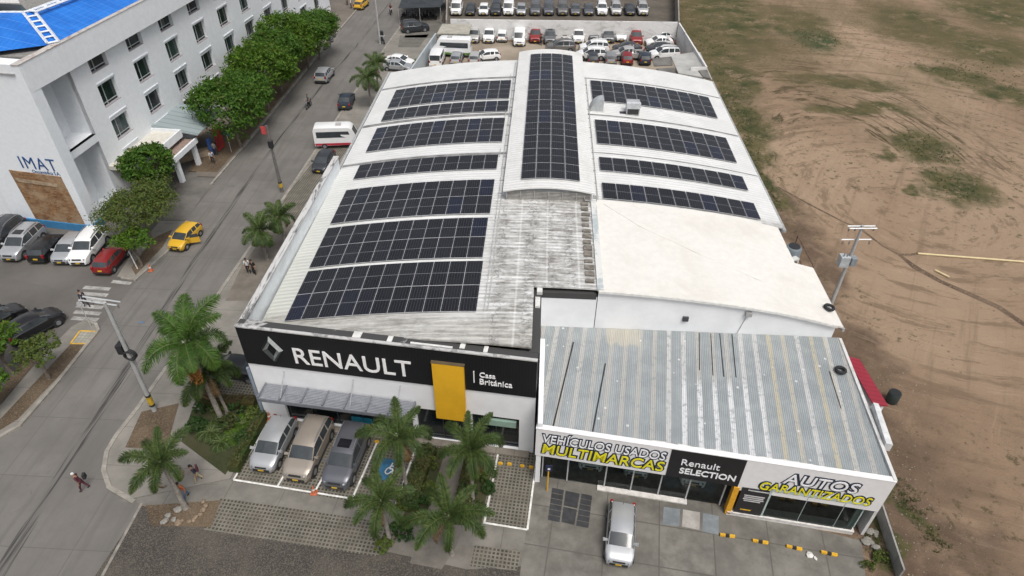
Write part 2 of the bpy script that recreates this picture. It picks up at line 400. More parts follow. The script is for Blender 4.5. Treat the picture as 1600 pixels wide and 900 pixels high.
# road: right kerb line and left kerb line, surveyed
KR = [(-22.6, 150), (-23.0, 122.5), (-24.0, 105), (-24.6, 89), (-25.1, 72), (-25.6, 55), (-26.15, 40.2), (-26.75, 28.6)]
KL = [(-32.4, 150), (-32.9, 122), (-33.4, 104), (-33.5, 88.5), (-33.6, 69.5), (-33.9, 58.4)]
flat('road', [(-22.6, 152), (-22.8, 122), (-22.9, 60), (-22.9, 5), (-80, 5), (-80, 32), (-34, 36), (-34, 152)], 0.004, road_m)
flat('parking_lot', [(-33.7, 31.5), (-33.7, 58), (-41.4, 50), (-60, 51.5), (-60, 36), (-38, 31)], 0.010, lot_m)
flat('parking_lot', [(-34.4, 31.5), (-34.0, 40.5), (-36.1, 42.2), (-41.0, 47.2), (-47.5, 48.2), (-90, 54), (-90, 20), (-36.5, 24.5)], 0.012, lot_m)
# seam of dark filler down the road
seam = NT('road_seam'); p_ = seam.pos()
X_, Y_, _q = seam.xyz(p_)
base_ = seam.mix(seam.ss(seam.noise(seam.scale(p_, (6, 0.15, 1)), 1.0, 4), 0.45, 0.6), (0.135, 0.129, 0.120), (0.042, 0.041, 0.039))
seam.out(base_, 0.9)
mb = MB(); ctr = [(-28.3, 12), (-28.75, 20), (-29.5, 33), (-30.1, 46), (-30.45, 62), (-30.1, 78), (-29.4, 92), (-28.6, 104), (-28.0, 130)]
for (a, b), wd in zip(zip(ctr, ctr[1:]), (0.75, 0.6, 0.5, 0.45, 0.4, 0.35, 0.3, 0.3)):
    mb.face((a[0] - wd / 2, a[1], 0.009), (a[0] + wd / 2, a[1], 0.009), (b[0] + wd / 2, b[1], 0.009), (b[0] - wd / 2, b[1], 0.009))
struct(mb.build('road_seam', seam.m))
# right verge and walk
raised('pavement', [(-22.6, 150), (-23.0, 122.5), (-24.0, 105), (-24.6, 89), (-25.1, 72), (-25.6, 55), (-26.15, 40.2), (-26.75, 28.6), (-27.0, 26.3), (-26.9, 25.0), (-26.4, 23.7), (-25.4, 22.5), (-23.6, 21.75), (-18.3, 23.45), (-18.0, 28.2), (-17.6, 29), (-17.3, 150)], -0.05, 0.11, walk_m)
mb = MB(); ribbon(mb, KR + [(-27.0, 26.3), (-26.95, 25.0), (-26.4, 23.6), (-25.4, 22.4), (-23.4, 21.5)], 0.16, 0.12, -0.05, 0.15)
struct(mb.build('kerb', kerb_m))
flat('planting_strip', [(-26.3, 28.3), (-24.1, 29.2), (-23.2, 25.3), (-25.9, 25.35)], 0.128, soil_m)
flat('paved_verge', [at(425, 330, .11), at(505, 235, .11), at(560, 205, .11), at(470, 345, .11)], 0.117, paver_m)
flat('paved_verge', [at(352, 470, .11), at(378, 415, .11), at(430, 345, .11), at(470, 345, .11), at(400, 470, .11)], 0.115, concrete('verge_earth', (0.17, 0.152, 0.127), 0.6, None))
flat('paved_verge', [at(330, 590, .11), at(395, 590, .11), at(405, 625, .11), at(325, 622, .11)], 0.122, paver_m)
flat('lawn', [at(300, 640, .11), at(420, 640, .11), at(352, 742, .11), at(283, 690, .11)], 0.119, lawn_m)
# shop front: paver bays, walk, gravel
flat('walkway_edge', [at(182, 784), at(345, 740), at(840, 700), at(850, 900), at(700, 900), at(330, 826), at(215, 786)], 0.012, concrete('walk_base', (0.18, 0.168, 0.148), 0.6, None, 0, 0.3))
flat('walkway', [at(182, 782), at(360, 742), at(836, 812), at(820, 860), at(700, 850), at(345, 800)], 0.016, concrete('walk_front', (0.20, 0.19, 0.168), 0.6, (3.4, 0), 6, 0.3))
flat('paver_bays', [at(362, 752), at(425, 640), at(838, 700), at(828, 830)], 0.022, paver_m)
flat('paver_apron', [at(345, 778), at(570, 812), at(640, 830), at(590, 870), at(318, 828)], 0.026, paver_m)
flat('paver_apron', [at(742, 852), at(815, 862), at(808, 892), at(735, 885)], 0.026, paver_m)
flat('gravel_lot', [at(222, 790), at(330, 822), at(420, 812), at(470, 838), at(560, 852), at(650, 872), at(730, 890), at(815, 885), (1, 15), (1, 5), (-23.6, 5), (-23.4, 16)], 0.020, gravel_m)
flat('garden_path', [at(655, 845), at(700, 690), at(755, 700), at(715, 850), at(690, 890), at(640, 880)], 0.030, concrete('walk_garden', (0.16, 0.148, 0.13), 0.8, None, 0, 0.3))
flat('planting_bed', [at(628, 812), at(668, 700), at(700, 700), at(662, 820)], 0.028, lawn_m)
flat('planting_bed', [at(705, 820), at(728, 700), at(770, 720), at(752, 822)], 0.034, lawn_m)
flat('forecourt', [at(838, 720), at(812, 900), (-0.8, 8), (19.5, 8), at(1352, 900), at(1346, 845)], 0.024, fore_m)
flat('rock_bed', [at(228, 790), at(345, 782), at(330, 824), at(236, 822)], 0.032, soil_m)
# painted bay lines
def line(a, b, wd, z=0.036, m=None, name='parking_line'):
    A = at(*a); B = at(*b); d = (B - A).normalized(); n = Vector((-d.y, d.x, 0)) * wd / 2
    o = MB().face(*[(q.x, q.y, z) for q in (A - n, B - n, B + n, A + n)]).build(name, m or white_line); o['kind'] = 'structure'; return o
for a, b in (((365, 750), (578, 784)), ((365, 750), (424, 652)), ((434, 760), (490, 664)), ((490, 772), (548, 670)), ((550, 781), (590, 690)),
             ((617, 792), (650, 700)), ((755, 817), (824, 828)), ((824, 828), (840, 706)), ((757, 816), (780, 700))):
    line(a, b, 0.12)
line((578, 785), (617, 792), 0.12); line((330, 594), (392, 597), 0.12, 0.13)
line((222, 786), (160, 900), 0.16, 0.03, mat('worn_line', (0.22, 0.205, 0.18), 0.8, var=0.3, sc=2))
# blue accessible bay sign with wheelchair mark
acc = [at(597, 716), at(619, 719), at(606, 752), at(588, 749)]
flat('accessible_bay', acc, 0.040, mat('blue_bay', (0.035, 0.15, 0.27), 0.7, var=0.3, sc=2))
def stroke(mb, pts, wd, z):
    for a, b in zip(pts, pts[1:]):
        a, b = Vector(a), Vector(b); d = (b - a).normalized(); n = Vector((-d.y, d.x)) * wd / 2
        mb.face(*[(q.x, q.y, z) for q in (a - n, b - n, b + n, a + n)])
mb = MB(); A = at(596, 742); ux = (at(611, 744) - A); uy = (at(608, 722) - A)
W2 = lambda a, b: (A.x + ux.x * a + uy.x * b, A.y + ux.y * a + uy.y * b)
stroke(mb, [W2(.45, .95), W2(.45, .5), W2(.8, .5), W2(1.0, .15)], 0.09, 0.045)
stroke(mb, [W2(.45, .72), W2(.75, .70)], 0.08, 0.0455)
stroke(mb, [W2(.4, .6), W2(.2, .45), W2(.2, .22), W2(.45, .08), W2(.7, .15), W2(.78, .32)], 0.08, 0.046)
struct(mb.build('wheelchair_marking', white_line))
# zebra crossing and left pavement
for i in range(6):
    y = 447 + i * 11.5
    if i == 5: y = 505 - 4
    a = (131 + (447 + i * 10.6 - 447) * -0.35, 449 + i * 9.6); b = (a[0] + 41, a[1] + 3)
    line(a, b, 0.42, 0.018, mat('worn_white', (0.30, 0.295, 0.28), 0.8, var=0.35, sc=1.5), 'crossing_stripe')
line((175, 440), (205, 443), 0.4, 0.018, MATS['worn_white'], 'crossing_stripe')
isl = [at(0, 668, .1), at(0, 634, .1), at(60, 563, .1), at(112, 510, .1), at(132, 500, .1), at(152, 507, .1), at(154, 515, .1), at(90, 596, .1), at(30, 665, .1), at(0, 682, .1)]
raised('pavement', isl, -0.05, 0.1, walk_m)
flat('planting_strip', [at(0, 655, .11), at(110, 538, .11), at(138, 538, .11), at(80, 600, .11), at(28, 655, .11), at(0, 672, .11)], 0.108, soil_m)
mb = MB(); ribbon(mb, [at(-60, 705, .1), at(0, 682, .1), at(30, 665, .1), at(90, 596, .1), at(154, 515, .1), at(150, 506, .1), at(132, 499, .1)], 0.12, 0.12, -0.05, 0.16); struct(mb.build('kerb', kerb_m))
flat('soil_bed', [at(0, 610, .05), at(40, 555, .05), at(60, 562, .05), at(0, 632, .05)], 0.06, soil_m)
mb = MB()
for a, b in (((125, 517), (153, 518)), ((153, 518), (138, 537)), ((138, 537), (110, 537)), ((110, 537), (125, 517))):
    A = at(*a, .1); B = at(*b, .1); d = (B - A).normalized(); n = Vector((-d.y, d.x, 0)) * .06
    mb.face(*[(q.x, q.y, .113) for q in (A - n, B - n, B + n, A + n)])
struct(mb.build('yellow_marking', yellow))
flat('tactile_tile', [at(126, 518, .1), at(152, 519, .1), at(137, 536, .1), at(112, 536, .1)], 0.107, concrete('tile_grey', (0.33, 0.32, 0.27), 1.5, (0.3, 0.3)))
# left pavement along the clinic
LP = [at(185, 432, .1), at(207, 437, .1), at(222, 425, .1), at(262, 385, .1), at(300, 325, .1)]
raised('pavement', [at(183, 432, .1), at(210, 438, .1), at(262, 392, .1), at(292, 345, .1), at(250, 345, .1), at(205, 398, .1)], -0.05, 0.1, walk_m)
mb = MB(); ribbon(mb, [at(292, 345, .1), at(262, 392, .1), at(210, 438, .1), at(190, 434, .1)], 0.1, 0.1, -0.05, 0.15); struct(mb.build('kerb', kerb_m))
flat('planting_strip', [at(212, 430, .1), at(255, 385, .1), at(270, 358, .1), at(240, 372, .1), at(205, 418, .1)], 0.108, soil_m)
flat('forecourt', [at(292, 344), at(345, 262), (-33.95, 57), (-34.2, 64), (-39.5, 66), (-41.4, 50), at(150, 362), at(250, 344)], 0.02, concrete('forecourt_grey', (0.15, 0.142, 0.13), 0.4, None, 0, 0.3))
raised('pavement', [(-33.9, 60), (-33.6, 69.5), (-33.5, 88.5), (-33.4, 104), (-32.9, 122), (-32.4, 150), (-48, 150), (-41, 118), (-39.5, 66), (-36, 60)], -0.05, 0.11, concrete('walk_far', (0.18, 0.158, 0.134), 0.3, (3, 3), 0, 0.3))
mb = MB(); ribbon(mb, KL, 0.1, 0.14, -0.05, 0.16); struct(mb.build('kerb', kerb_m))
flat('tree_bed', [(-34.3, 61), (-33.95, 69.5), (-33.9, 100), (-36.5, 100), (-37.5, 61)], 0.117, soil_m)
# yard behind the showroom and far yard
flat('yard', [(-17.3, 72), (-16.0, 104.5), (22, 105.5), (19.5, 72)], 0.024, yard_m)
flat('yard', [(-17.3, 105.8), (-17.8, 131), (24, 132), (22.5, 107.2)], 0.014, concrete('yard_dark', (0.12, 0.105, 0.086), 0.3, None, 0, 0.3))
flat('bay_marking', [at(640, 35), at(700, 35), at(690, 60), at(632, 60)], 0.124, concrete('bay_dark', (0.14, 0.135, 0.12), 0.6, None))
flat('bay_marking', [at(625, 57), at(670, 55), at(655, 75), at(622, 75)], 0.124, MATS['bay_dark'])

# ================================================================== SHOWROOM (white hall with black sign band)
white_wall = mat('white_wall', (0.76, 0.775, 0.79), 0.75, var=0.05, sc=0.6)
def grimy(name, c, dirt_c, amt, sc=0.8, rough=0.6, stretch=(1, 1, 1), metal=0.0, lo=0.45, hi=0.7, bumpy=0.0, ribs=None, mask=None, spec=0.4):
    """surface with weather stains; ribs=(axis, pitch, strength)"""
    t = NT(name); p = t.pos()
    a = t.noise(t.scale(p, stretch), sc, 7, 0.68, 0.6); b = t.noise(p, sc * 9, 5, 0.6)
    k = t.mix(t.ss(b, 0.35, 0.7), tuple(x * 0.93 for x in c), c)
    f = t.math('MULTIPLY', t.ss(a, lo, hi), amt)
    if mask is not None: f = t.math('MULTIPLY', f, mask(t, p))
    k = t.mix(f, k, dirt_c)
    if ribs:
        ax = t.xyz(p)[ribs[0]]; fr = t.math('FRACT', t.math('DIVIDE', t.math('ADD', ax, 500.0), ribs[1]))
        e = t.math('ABSOLUTE', t.math('SUBTRACT', fr, 0.5))
        k = t.mix(t.ss(e, 0.18, 0.03, 0, ribs[2]), k, tuple(x * 0.55 for x in c))
        t.bump(t.ss(e, 0.4, 0.1), 0.6, 0.04)
    t.out(k, rough, metal, spec); MATS[name] = t.m; return t.m

FA, FB = Vector((-17.7, 28.35, 0)), Vector((0.36, 26.50, 0))          # facade line
FU = (FB - FA).normalized(); FN = Vector((FU.y, -FU.x, 0)); FLEN = (FB - FA).length
def F(u, z, d=0.0): return FA + FU * u + Z * z + FN * d
def fpix(px, py):
    p = on_wall(px, py, FA, FB); return (p - FA).dot(FU), p.z
def roof_z(x): return 7.0 + 1.85 * (1 - ((x - 0.95) / 17.95) ** 2)

show = thing('showroom_building', 'big white showroom hall with black sign band, yellow panel and arched solar roof', 'showroom', (-8, 40, 0), world=True)
uG, zG = fpix(440, 632)                           # top of the ground floor glazing
# walls: front with glazed openings
def opening_wall(mb, P, L, z0, z1, ops, reveal, thick=0.25):
    """P(u,z,d) maps to 3D; cells that are not openings get a front face; openings get reveals of the given depth"""
    us = sorted({0, L, *[o[0] for o in ops], *[o[1] for o in ops]}); zs = sorted({z0, z1, *[o[2] for o in ops], *[o[3] for o in ops]})
    for a, b in zip(us, us[1:]):
        for c, d in zip(zs, zs[1:]):
            m_ = ((a + b) / 2, (c + d) / 2)
            if any(o[0] < m_[0] < o[1] and o[2] < m_[1] < o[3] for o in ops): continue
            mb.face(P(a, c, 0), P(b, c, 0), P(b, d, 0), P(a, d, 0))
    for a, b, c, d in ops:
        mb.face(P(a, c, 0), P(a, d, 0), P(a, d, -reveal), P(a, c, -reveal)); mb.face(P(b, d, 0), P(b, c, 0), P(b, c, -reveal), P(b, d, -reveal))
        mb.face(P(a, d, 0), P(b, d, 0), P(b, d, -reveal), P(a, d, -reveal)); mb.face(P(b, c, 0), P(a, c, 0), P(a, c, -reveal), P(b, c, -reveal))
ZB = 5.35                                          # bottom of black band
glz = [(1.6, 10.3, 0.15, 2.75), (10.6, 13.9, 0.05, 3.0), (14.2, 17.2, 0.15, 3.1)]
mb = MB(); opening_wall(mb, lambda u, z, d: F(u, z, d), FLEN, 0, ZB + 0.3, glz, 0.3)
# side and rear walls
mb.face((-17.0, 72.6, 0), (-17.0, 29.2, 0), (-17.0, 29.2, 6.95), (-17.0, 72.6, 6.95))
mb.face(F(FLEN, 0), (0.5, 32.6, 0), (0.5, 32.6, 8.25), F(FLEN, 8.25))
mb.face((0.5, 32.6, 0), (4.05, 32.6, 0), (4.05, 32.6, 8.2), (0.5, 32.6, 8.2))
mb.face((18.86, 43, 0), (18.86, 72.6, 0), (18.86, 72.6, 7.0), (18.86, 43, 7.0))
mb.face((18.9, 72.6, 0), (-17, 72.6, 0), (-17, 72.6, 6.9), (18.9, 72.6, 6.9))
mb.build('wall', white_wall, show)
# parapet wall on the street side, weathered top
pw = grimy('parapet_wall', (0.74, 0.78, 0.80), (0.50, 0.52, 0.52), 0.6, 0.35, 0.8, (1, 1, 3))
o = MB().prism([(-17.72, 28.6), (-17.38, 28.6), (-17.12, 50.0), (-17.46, 50.0)], 0, 8.25).build('parapet', pw, show)
MB().prism([(-17.75, 28.62), (-17.3, 28.62), (-17.05, 50.05), (-17.5, 50.05)], 8.252, 8.33).build('coping', grimy('coping', (0.52, 0.52, 0.51), (0.08, 0.08, 0.08), 0.9, 0.7, 0.8, (3, 0.5, 1), lo=0.48, hi=0.6), show)
# black ribbed sign band
t = NT('black_cladding'); p = t.pos(); rb = t.math('FRACT', t.math('MULTIPLY', t.math('ADD', t.xyz(p)[0], 100.0), 5.5))
e = t.math('ABSOLUTE', t.math('SUBTRACT', rb, 0.5)); t.out(t.mix(t.ss(e, 0.12, 0.02), (0.011, 0.012, 0.014), (0.007, 0.007, 0.008)), 0.5, 0, 0.3); t.bump(t.ss(e, 0.3, 0.05), 0.12, 0.02)
black_clad = t.m
mb = MB(); P = lambda u, z, d: F(u, z, d)
mb.face(P(0, ZB, .08), P(FLEN, ZB, .08), P(FLEN, 8.42, .08), P(0, 8.42, .08)); mb.face(P(0, ZB, 0), P(FLEN, ZB, 0), P(FLEN, ZB, .08), P(0, ZB, .08))
mb.face(P(FLEN, ZB, .08), P(FLEN, ZB, -.5), P(FLEN, 8.42, -.5), P(FLEN, 8.42, .08)); mb.face(P(0, ZB, -.3), P(0, ZB, .08), P(0, 8.42, .08), P(0, 8.42, -.3))
mb.build('fascia_panel', black_clad, show)
# parapet cap on the sign band: dark gutter with pale patched edge
cap_m = grimy('cap_metal', (0.50, 0.50, 0.49), (0.16, 0.16, 0.16), 0.8, 0.6, 0.6, (2, 2, 2), lo=0.5, hi=0.62)
gut_m = grimy('gutter_lining', (0.055, 0.055, 0.055), (0.42, 0.42, 0.41), 0.9, 0.5, 0.8, (1, 1, 1), lo=0.58, hi=0.66)
mb = MB()
def fbox(mb, u0, u1, z0, z1, d0, d1):
    b = [F(u, z, d) for z in (z0, z1) for u, d in ((u0, d0), (u1, d0), (u1, d1), (u0, d1))]
    n = len(mb.v); mb.v += [tuple(q) for q in b]
    for q in ((3, 2, 1, 0), (4, 5, 6, 7), (0, 1, 5, 4), (1, 2, 6, 5), (2, 3, 7, 6), (3, 0, 4, 7)):
        mb.f.append(tuple(n + i for i in q)); mb.mi.append(mb.cur)
fbox(mb, -0.02, FLEN + .02, 8.42, 8.5, .14, -.06); mb.build('coping', cap_m, show)
mb = MB(); fbox(mb, 0.0, FLEN, 8.0, 8.44, -.062, -.62)
mb.prism([(-0.15, 27.1), (0.5, 27.05), (0.5, 32.58), (-0.05, 32.58)], 8.0, 8.46)
mb.prism([(-0.05, 32.582), (4.0, 32.582), (4.0, 32.95), (-0.05, 32.95)], 8.0, 8.44)
mb.build('gutter', gut_m, show)
mb = MB()
for u0, u1, d0 in ((7.2, 7.7, -.1), (9.3, 9.6, -.05), (10.7, 13.2, -.12), (15.0, 15.25, -.1), (13.6, 13.9, -.2)):
    mb = MB(); fbox(mb, u0, u1, 8.46, 8.5, d0, d0 - (.5 if u1 - u0 < 1 else .14)); mb.build('patch', mat('sealant', (0.62, 0.62, 0.60), 0.7, var=0.15), show)
mb = MB(); mb.box(.12, .42, 31.0, 31.9, 8.462, 8.62); mb.build('patch', MATS['sealant'], show)
mb = MB(); mb.box(0.2, .55, 32.3, 32.75, 8.464, 8.7); mb.build('patch', mat('sealant', (0.62, 0.62, 0.60), 0.7, var=0.15), show)
mb = MB(); mb.prism([(-.75, 27.2), (-.2, 27.1), (-.12, 30.9), (-.3, 30.9)], 8.30, 8.335); mb.build('flashing', mat('rubber_flashing', (0.04, 0.04, 0.04), 0.8, var=0.3), show)

# arched roofs
RXA, RXB = -17.1, 18.9
def dirty_mask(t, p):
    X, Y, _ = t.xyz(p)
    return t.math('MULTIPLY', t.ss(X, -5.0, -2.4), t.ss(Y, 45.5, 43.0))
def roof_material():
    t = NT('white_roof_sheet'); p = t.pos(); X, Y, _ = t.xyz(p)
    fr = t.math('FRACT', t.math('MULTIPLY', t.math('ADD', Y, 10.0), 2.6)); e = t.math('ABSOLUTE', t.math('SUBTRACT', fr, 0.5))
    a = t.noise(p, 0.5, 6, 0.65); n2 = t.noise(t.scale(p, (0.35, 2.6, 1)), 1.2, 6, 0.7, 1.0); n3 = t.noise(t.scale(p, (1, 1, 1)), 2.0, 7, 0.75, 1.5)
    k = t.mix(t.ss(a, 0.35, 0.7), (0.62, 0.63, 0.62), (0.71, 0.715, 0.705))
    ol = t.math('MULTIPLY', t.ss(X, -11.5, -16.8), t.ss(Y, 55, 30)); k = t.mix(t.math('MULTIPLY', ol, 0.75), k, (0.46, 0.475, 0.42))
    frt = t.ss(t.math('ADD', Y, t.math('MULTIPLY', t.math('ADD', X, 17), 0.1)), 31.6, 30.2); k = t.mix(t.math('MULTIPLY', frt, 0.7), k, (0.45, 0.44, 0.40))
    k = t.mix(t.ss(e, 0.14, 0.03, 0, 0.42), k, (0.36, 0.37, 0.36))
    dm = t.math('MULTIPLY', t.ss(X, -4.4, -2.2), t.ss(Y, 44.5, 43.0)); dm = t.math('MAXIMUM', dm, t.math('MULTIPLY', frt, 0.9))
    g1 = t.ss(n2, 0.42, 0.58); g2 = t.ss(n3, 0.47, 0.6)
    k = t.mix(t.math('MULTIPLY', dm, t.math('ADD', t.math('MULTIPLY', g1, 0.6), t.math('MULTIPLY', t.ss(t.noise(p, 1.3, 7, .75), .4, .62), .4))), k, (0.235, 0.228, 0.208))
    # stain columns where sheets lap
    cols = None
    for cx_, w_ in ((-0.3, 0.75), (2.35, 0.6), (-2.3, 0.55), (1.0, 0.45)):
        b = t.ss(t.math('ABSOLUTE', t.math('SUBTRACT', t.math('ADD', X, t.math('MULTIPLY', a, 0.6)), cx_ + .3)), w_, w_ * 0.3); cols = b if cols is None else t.math('MAXIMUM', cols, b)
    k = t.mix(t.math('MULTIPLY', t.math('MULTIPLY', dm, cols), t.math('MULTIPLY', g2, 0.62)), k, (0.085, 0.083, 0.078))
    lap = None
    for cx_ in (-1.1, 0.8, 2.9):
        b = t.ss(t.math('ABSOLUTE', t.math('SUBTRACT', X, cx_)), 0.09, 0.04); lap = b if lap is None else t.math('MAXIMUM', lap, b)
    k = t.mix(t.math('MULTIPLY', t.math('MULTIPLY', dm, lap), 0.35), k, (0.74, 0.74, 0.72))
    t.out(k, 0.5, 0.0, 0.4); t.bump(t.ss(e, 0.4, 0.1), 0.5, 0.05)
    return t.m
roof_m = roof_material()
def arch_roof(name, x0, x1, yfun0, y1, th=0.12, n=26, m=None, dz=0.0, parent=None):
    mb = MB(); xs = [x0 + (x1 - x0) * i / n for i in range(n + 1)]
    top = [[(x, yfun0(x), roof_z(x) + dz) for x in xs], [(x, y1, roof_z(x) + dz) for x in xs]]
    bot = [[(x, yfun0(x), roof_z(x) + dz - th) for x in xs], [(x, y1, roof_z(x) + dz - th) for x in xs]]
    mb.grid(top); mb.grid([bot[1], bot[0]]); mb.grid([bot[0], top[0]]); mb.grid([top[1], bot[1]])
    mb.face(top[0][0], top[1][0], bot[1][0], bot[0][0]); mb.face(top[1][-1], top[0][-1], bot[0][-1], bot[1][-1])
    return mb.build(name, m or roof_m, parent, True, 30)
def front_y(x):                                   # the front edge follows the slanted sign band
    u = (x - FA.x) / (FB.x - FA.x); return FA.y + (FB.y - FA.y) * u + 0.55
arch_roof('roof', -17.15, 0.0, lambda x: max(front_y(x), 27.0), 43.3, parent=show)
arch_roof('roof', 0.0, 4.05, lambda x: 32.7, 43.3, n=6, parent=show)
arch_roof('roof', -17.15, 18.95, lambda x: 43.3, 72.75, n=48, parent=show)
# dark expansion strips across the arch, conduits along the monitor
mb = MB(); dkm = mat('roof_joint', (0.22, 0.22, 0.215), 0.7, var=0.35, sc=1.0)
def strip(mb, x0, x1, y, wd, n=16, dz=0.012):
    xs = [x0 + (x1 - x0) * i / n for i in range(n + 1)]
    mb.grid([[(x, y - wd / 2, roof_z(x) + dz) for x in xs], [(x, y + wd / 2, roof_z(x) + dz) for x in xs]])
for a, b, y, wd in ((-17.1, -2.7, 67.7, .5), (-17.1, -2.7, 58.55, .55), (-17.1, -2.7, 50.65, .4), (4.4, 18.9, 68.0, .25), (4.4, 18.9, 59.0, .3), (4.4, 18.9, 51.3, .15)):
    mb = MB(); strip(mb, a, b, y, wd); mb.build('expansion_strip', dkm, show)
mb = MB()
for x in (-2.75, -2.98): mb.tube([(x, 30.2, roof_z(x) + .06), (x, 43, roof_z(x) + .06), (x, 72, roof_z(x) + .06)], 0.03, 5)
for x in (4.35, 4.6): mb.tube([(x, 43.6, roof_z(x) + .07), (x, 68, roof_z(x) + .07)], 0.04, 5)
for y in range(44, 68, 2): mb.box(-3.05, -2.68, y, y + .05, roof_z(-2.8) + .02, roof_z(-2.8) + .08); mb.box(4.3, 4.66, y, y + .05, roof_z(4.5) + .02, roof_z(4.5) + .09)
for y in (67.7, 50.65, 58.55): mb.tube([(-3.3, y - .7, roof_z(-3.3) + .12), (-3.3, y + .7, roof_z(-3.3) + .12)], 0.03, 5)
mb.tube([(4.5, 43.9, 8.9), (4.5, 43.2, 8.9), (3.6, 43.1, 8.95), (3.5, 43.1, 9.3)], 0.04, 5)
mb.build('conduit', mat('grey_conduit', (0.40, 0.41, 0.41), 0.5, var=0.15), show)
# eave gutters
MB().box(18.9, 19.12, 43.0, 72.8, 6.78, 6.98).build('gutter', mat('grey_gutter', (0.33, 0.34, 0.34), 0.6, var=0.2), show)
MB().box(-17.42, -17.2, 50.1, 72.8, 6.8, 7.0).build('gutter', MATS['grey_gutter'], show)
# monitor (raised middle roof)
def mon_z(x): return 9.62 + 0.42 * (1 - ((x - 0.85) / 3.5) ** 2)
mb = MB(); xs = [-2.6 + 6.9 * i / 14 for i in range(15)]
mb.grid([[(x, 43.0, mon_z(x)) for x in xs], [(x, 72.9, mon_z(x)) for x in xs]]); mb.grid([[(x, 72.9, mon_z(x) - .12) for x in xs], [(x, 43.0, mon_z(x) - .12) for x in xs]])
mb.grid([[(x, 43.0, mon_z(x) - .12) for x in xs], [(x, 43.0, mon_z(x)) for x in xs]]); mb.grid([[(x, 72.9, mon_z(x)) for x in xs], [(x, 72.9, mon_z(x) - .12) for x in xs]])
mb.face((-2.6, 43, mon_z(-2.6) - .12), (-2.6, 43, mon_z(-2.6)), (-2.6, 72.9, mon_z(-2.6)), (-2.6, 72.9, mon_z(-2.6) - .12)); mb.face((4.3, 43, mon_z(4.3)), (4.3, 43, mon_z(4.3) - .12), (4.3, 72.9, mon_z(4.3) - .12), (4.3, 72.9, mon_z(4.3)))
mb.build('monitor_roof', grimy('monitor_sheet', (0.70, 0.705, 0.69), (0.5, 0.5, 0.47), 0.5, 0.5, 0.5, (1, 1, 1), ribs=(1, 0.38, 0.35)), show, True, 30)
mb = MB(); mb.prism([(-2.4, 43.35), (4.1, 43.35), (4.1, 72.6), (-2.4, 72.6)], 8.2, 9.5); mb.build('monitor_wall', white_wall, show)
mb = MB()
for i in range(6):
    z = 8.86 + i * .12; mb.box(-2.35, 4.05, 43.16, 43.3, z, z + .05)
for i in range(7): x = -2.35 + i * 1.05; mb.box(x, x + .05, 43.12, 43.17, 8.8, 9.6)
mb.build('louvre', mat('louvre_grey', (0.36, 0.35, 0.33), 0.7, var=0.2), show)
mb = MB()
for i in range(14):
    y = 33.2 + i * .72; mb = MB(); mb.box(3.28, 3.9 - rnd.random() * .15, y, y + .3 + rnd.random() * .25, roof_z(3.5) + .02, roof_z(3.5) + .1 + rnd.random() * .04)
    mb.build('rib_cap', mat('grimy_cap', (0.17, 0.155, 0.135), 0.9, var=0.4, sc=3), show)

# RENAULT lettering, emblem, yellow panel, small lettering
sign_white = mat('sign_white', (0.82, 0.82, 0.82), 0.5, var=0.02)
u0, z0 = fpix(463, 567); u1, z1 = fpix(643, 583); 
ua, za = fpix(462, 541)
hL = 1.32
text('RENAULT', 'lettering', F(3.32, 5.88, .08), FU, Z, FN, 7.36, hL, sign_white, 0.03, 0.006, show, 0.01)
ue, ze = fpix(426, 544)
def emblem():
    """upright diamond ring bent round a centre gap"""
    mb = MB(); W, H = 0.72, 1.08; wv = .30
    def pt(u, v, d): return F(ue + u, ze + v, .08 + d)
    Q = [(0, H), (W, 0), (0, -H), (-W, 0)]; q = [(0, H * .52), (W * .42, 0), (0, -H * .52), (-W * .42, 0)]
    mid = [(a[0] * .74, a[1] * .76) for a in Q]
    for i in range(4):
        j = (i + 1) % 4
        mb.m(i % 2).face(pt(*Q[i], .02), pt(*mid[i], .2), pt(*mid[j], .2), pt(*Q[j], .02))
        mb.m((i + 1) % 2).face(pt(*mid[i], .2), pt(*q[i], .03), pt(*q[j], .03), pt(*mid[j], .2))
    return mb.build('emblem', [mat('chrome', (0.50, 0.53, 0.52), 0.3, 0.7, 0.1, 2), mat('chrome_dark', (0.12, 0.14, 0.14), 0.3, 0.9, 0.1, 2)], show, recalc=True)
emblem()
yl = [fpix(675, 571), fpix(727, 573), fpix(731, 660), fpix(683, 653)]
yu0, yu1 = (yl[0][0] + yl[3][0]) / 2, (yl[1][0] + yl[2][0]) / 2
YZ1 = 7.5; YZ0 = 2.62; yu0, yu1 = 11.75, 13.8
mb = MB(); fbox(mb, yu0 + .25, yu1 + .1, YZ0, YZ1, .3, .09); mb.build('yellow_panel', mat('yellow_sign', (0.72, 0.40, 0.02), 0.5, var=0.06, sc=0.8), show)
mb = MB(); fbox(mb, yu0 + .2, yu1 + .15, YZ1 + .002, YZ1 + .05, .31, .09); mb.build('panel_cap', mat('dark_bronze', (0.11, 0.085, 0.05), 0.5), show)
sa = fpix(748, 584)[0]; 
sz = fpix(775, 592)[1]
sa, sz = 14.75, 6.62
text('Casa', 'lettering', F(sa + .05, sz - .02, .08), FU, Z, FN, 0.95, 0.40, sign_white, 0.04, 0.006, show, 0.01)
text('Británica', 'lettering', F(sa + .05, sz - .62, .08), FU, Z, FN, 1.95, 0.46, sign_white, 0.04, 0.006, show, 0.01)
mb = MB(); fbox(mb, sa - .32, sa - .26, sz - .55, sz + .42, .12, .08); mb.build('sign_bar', sign_white, show)
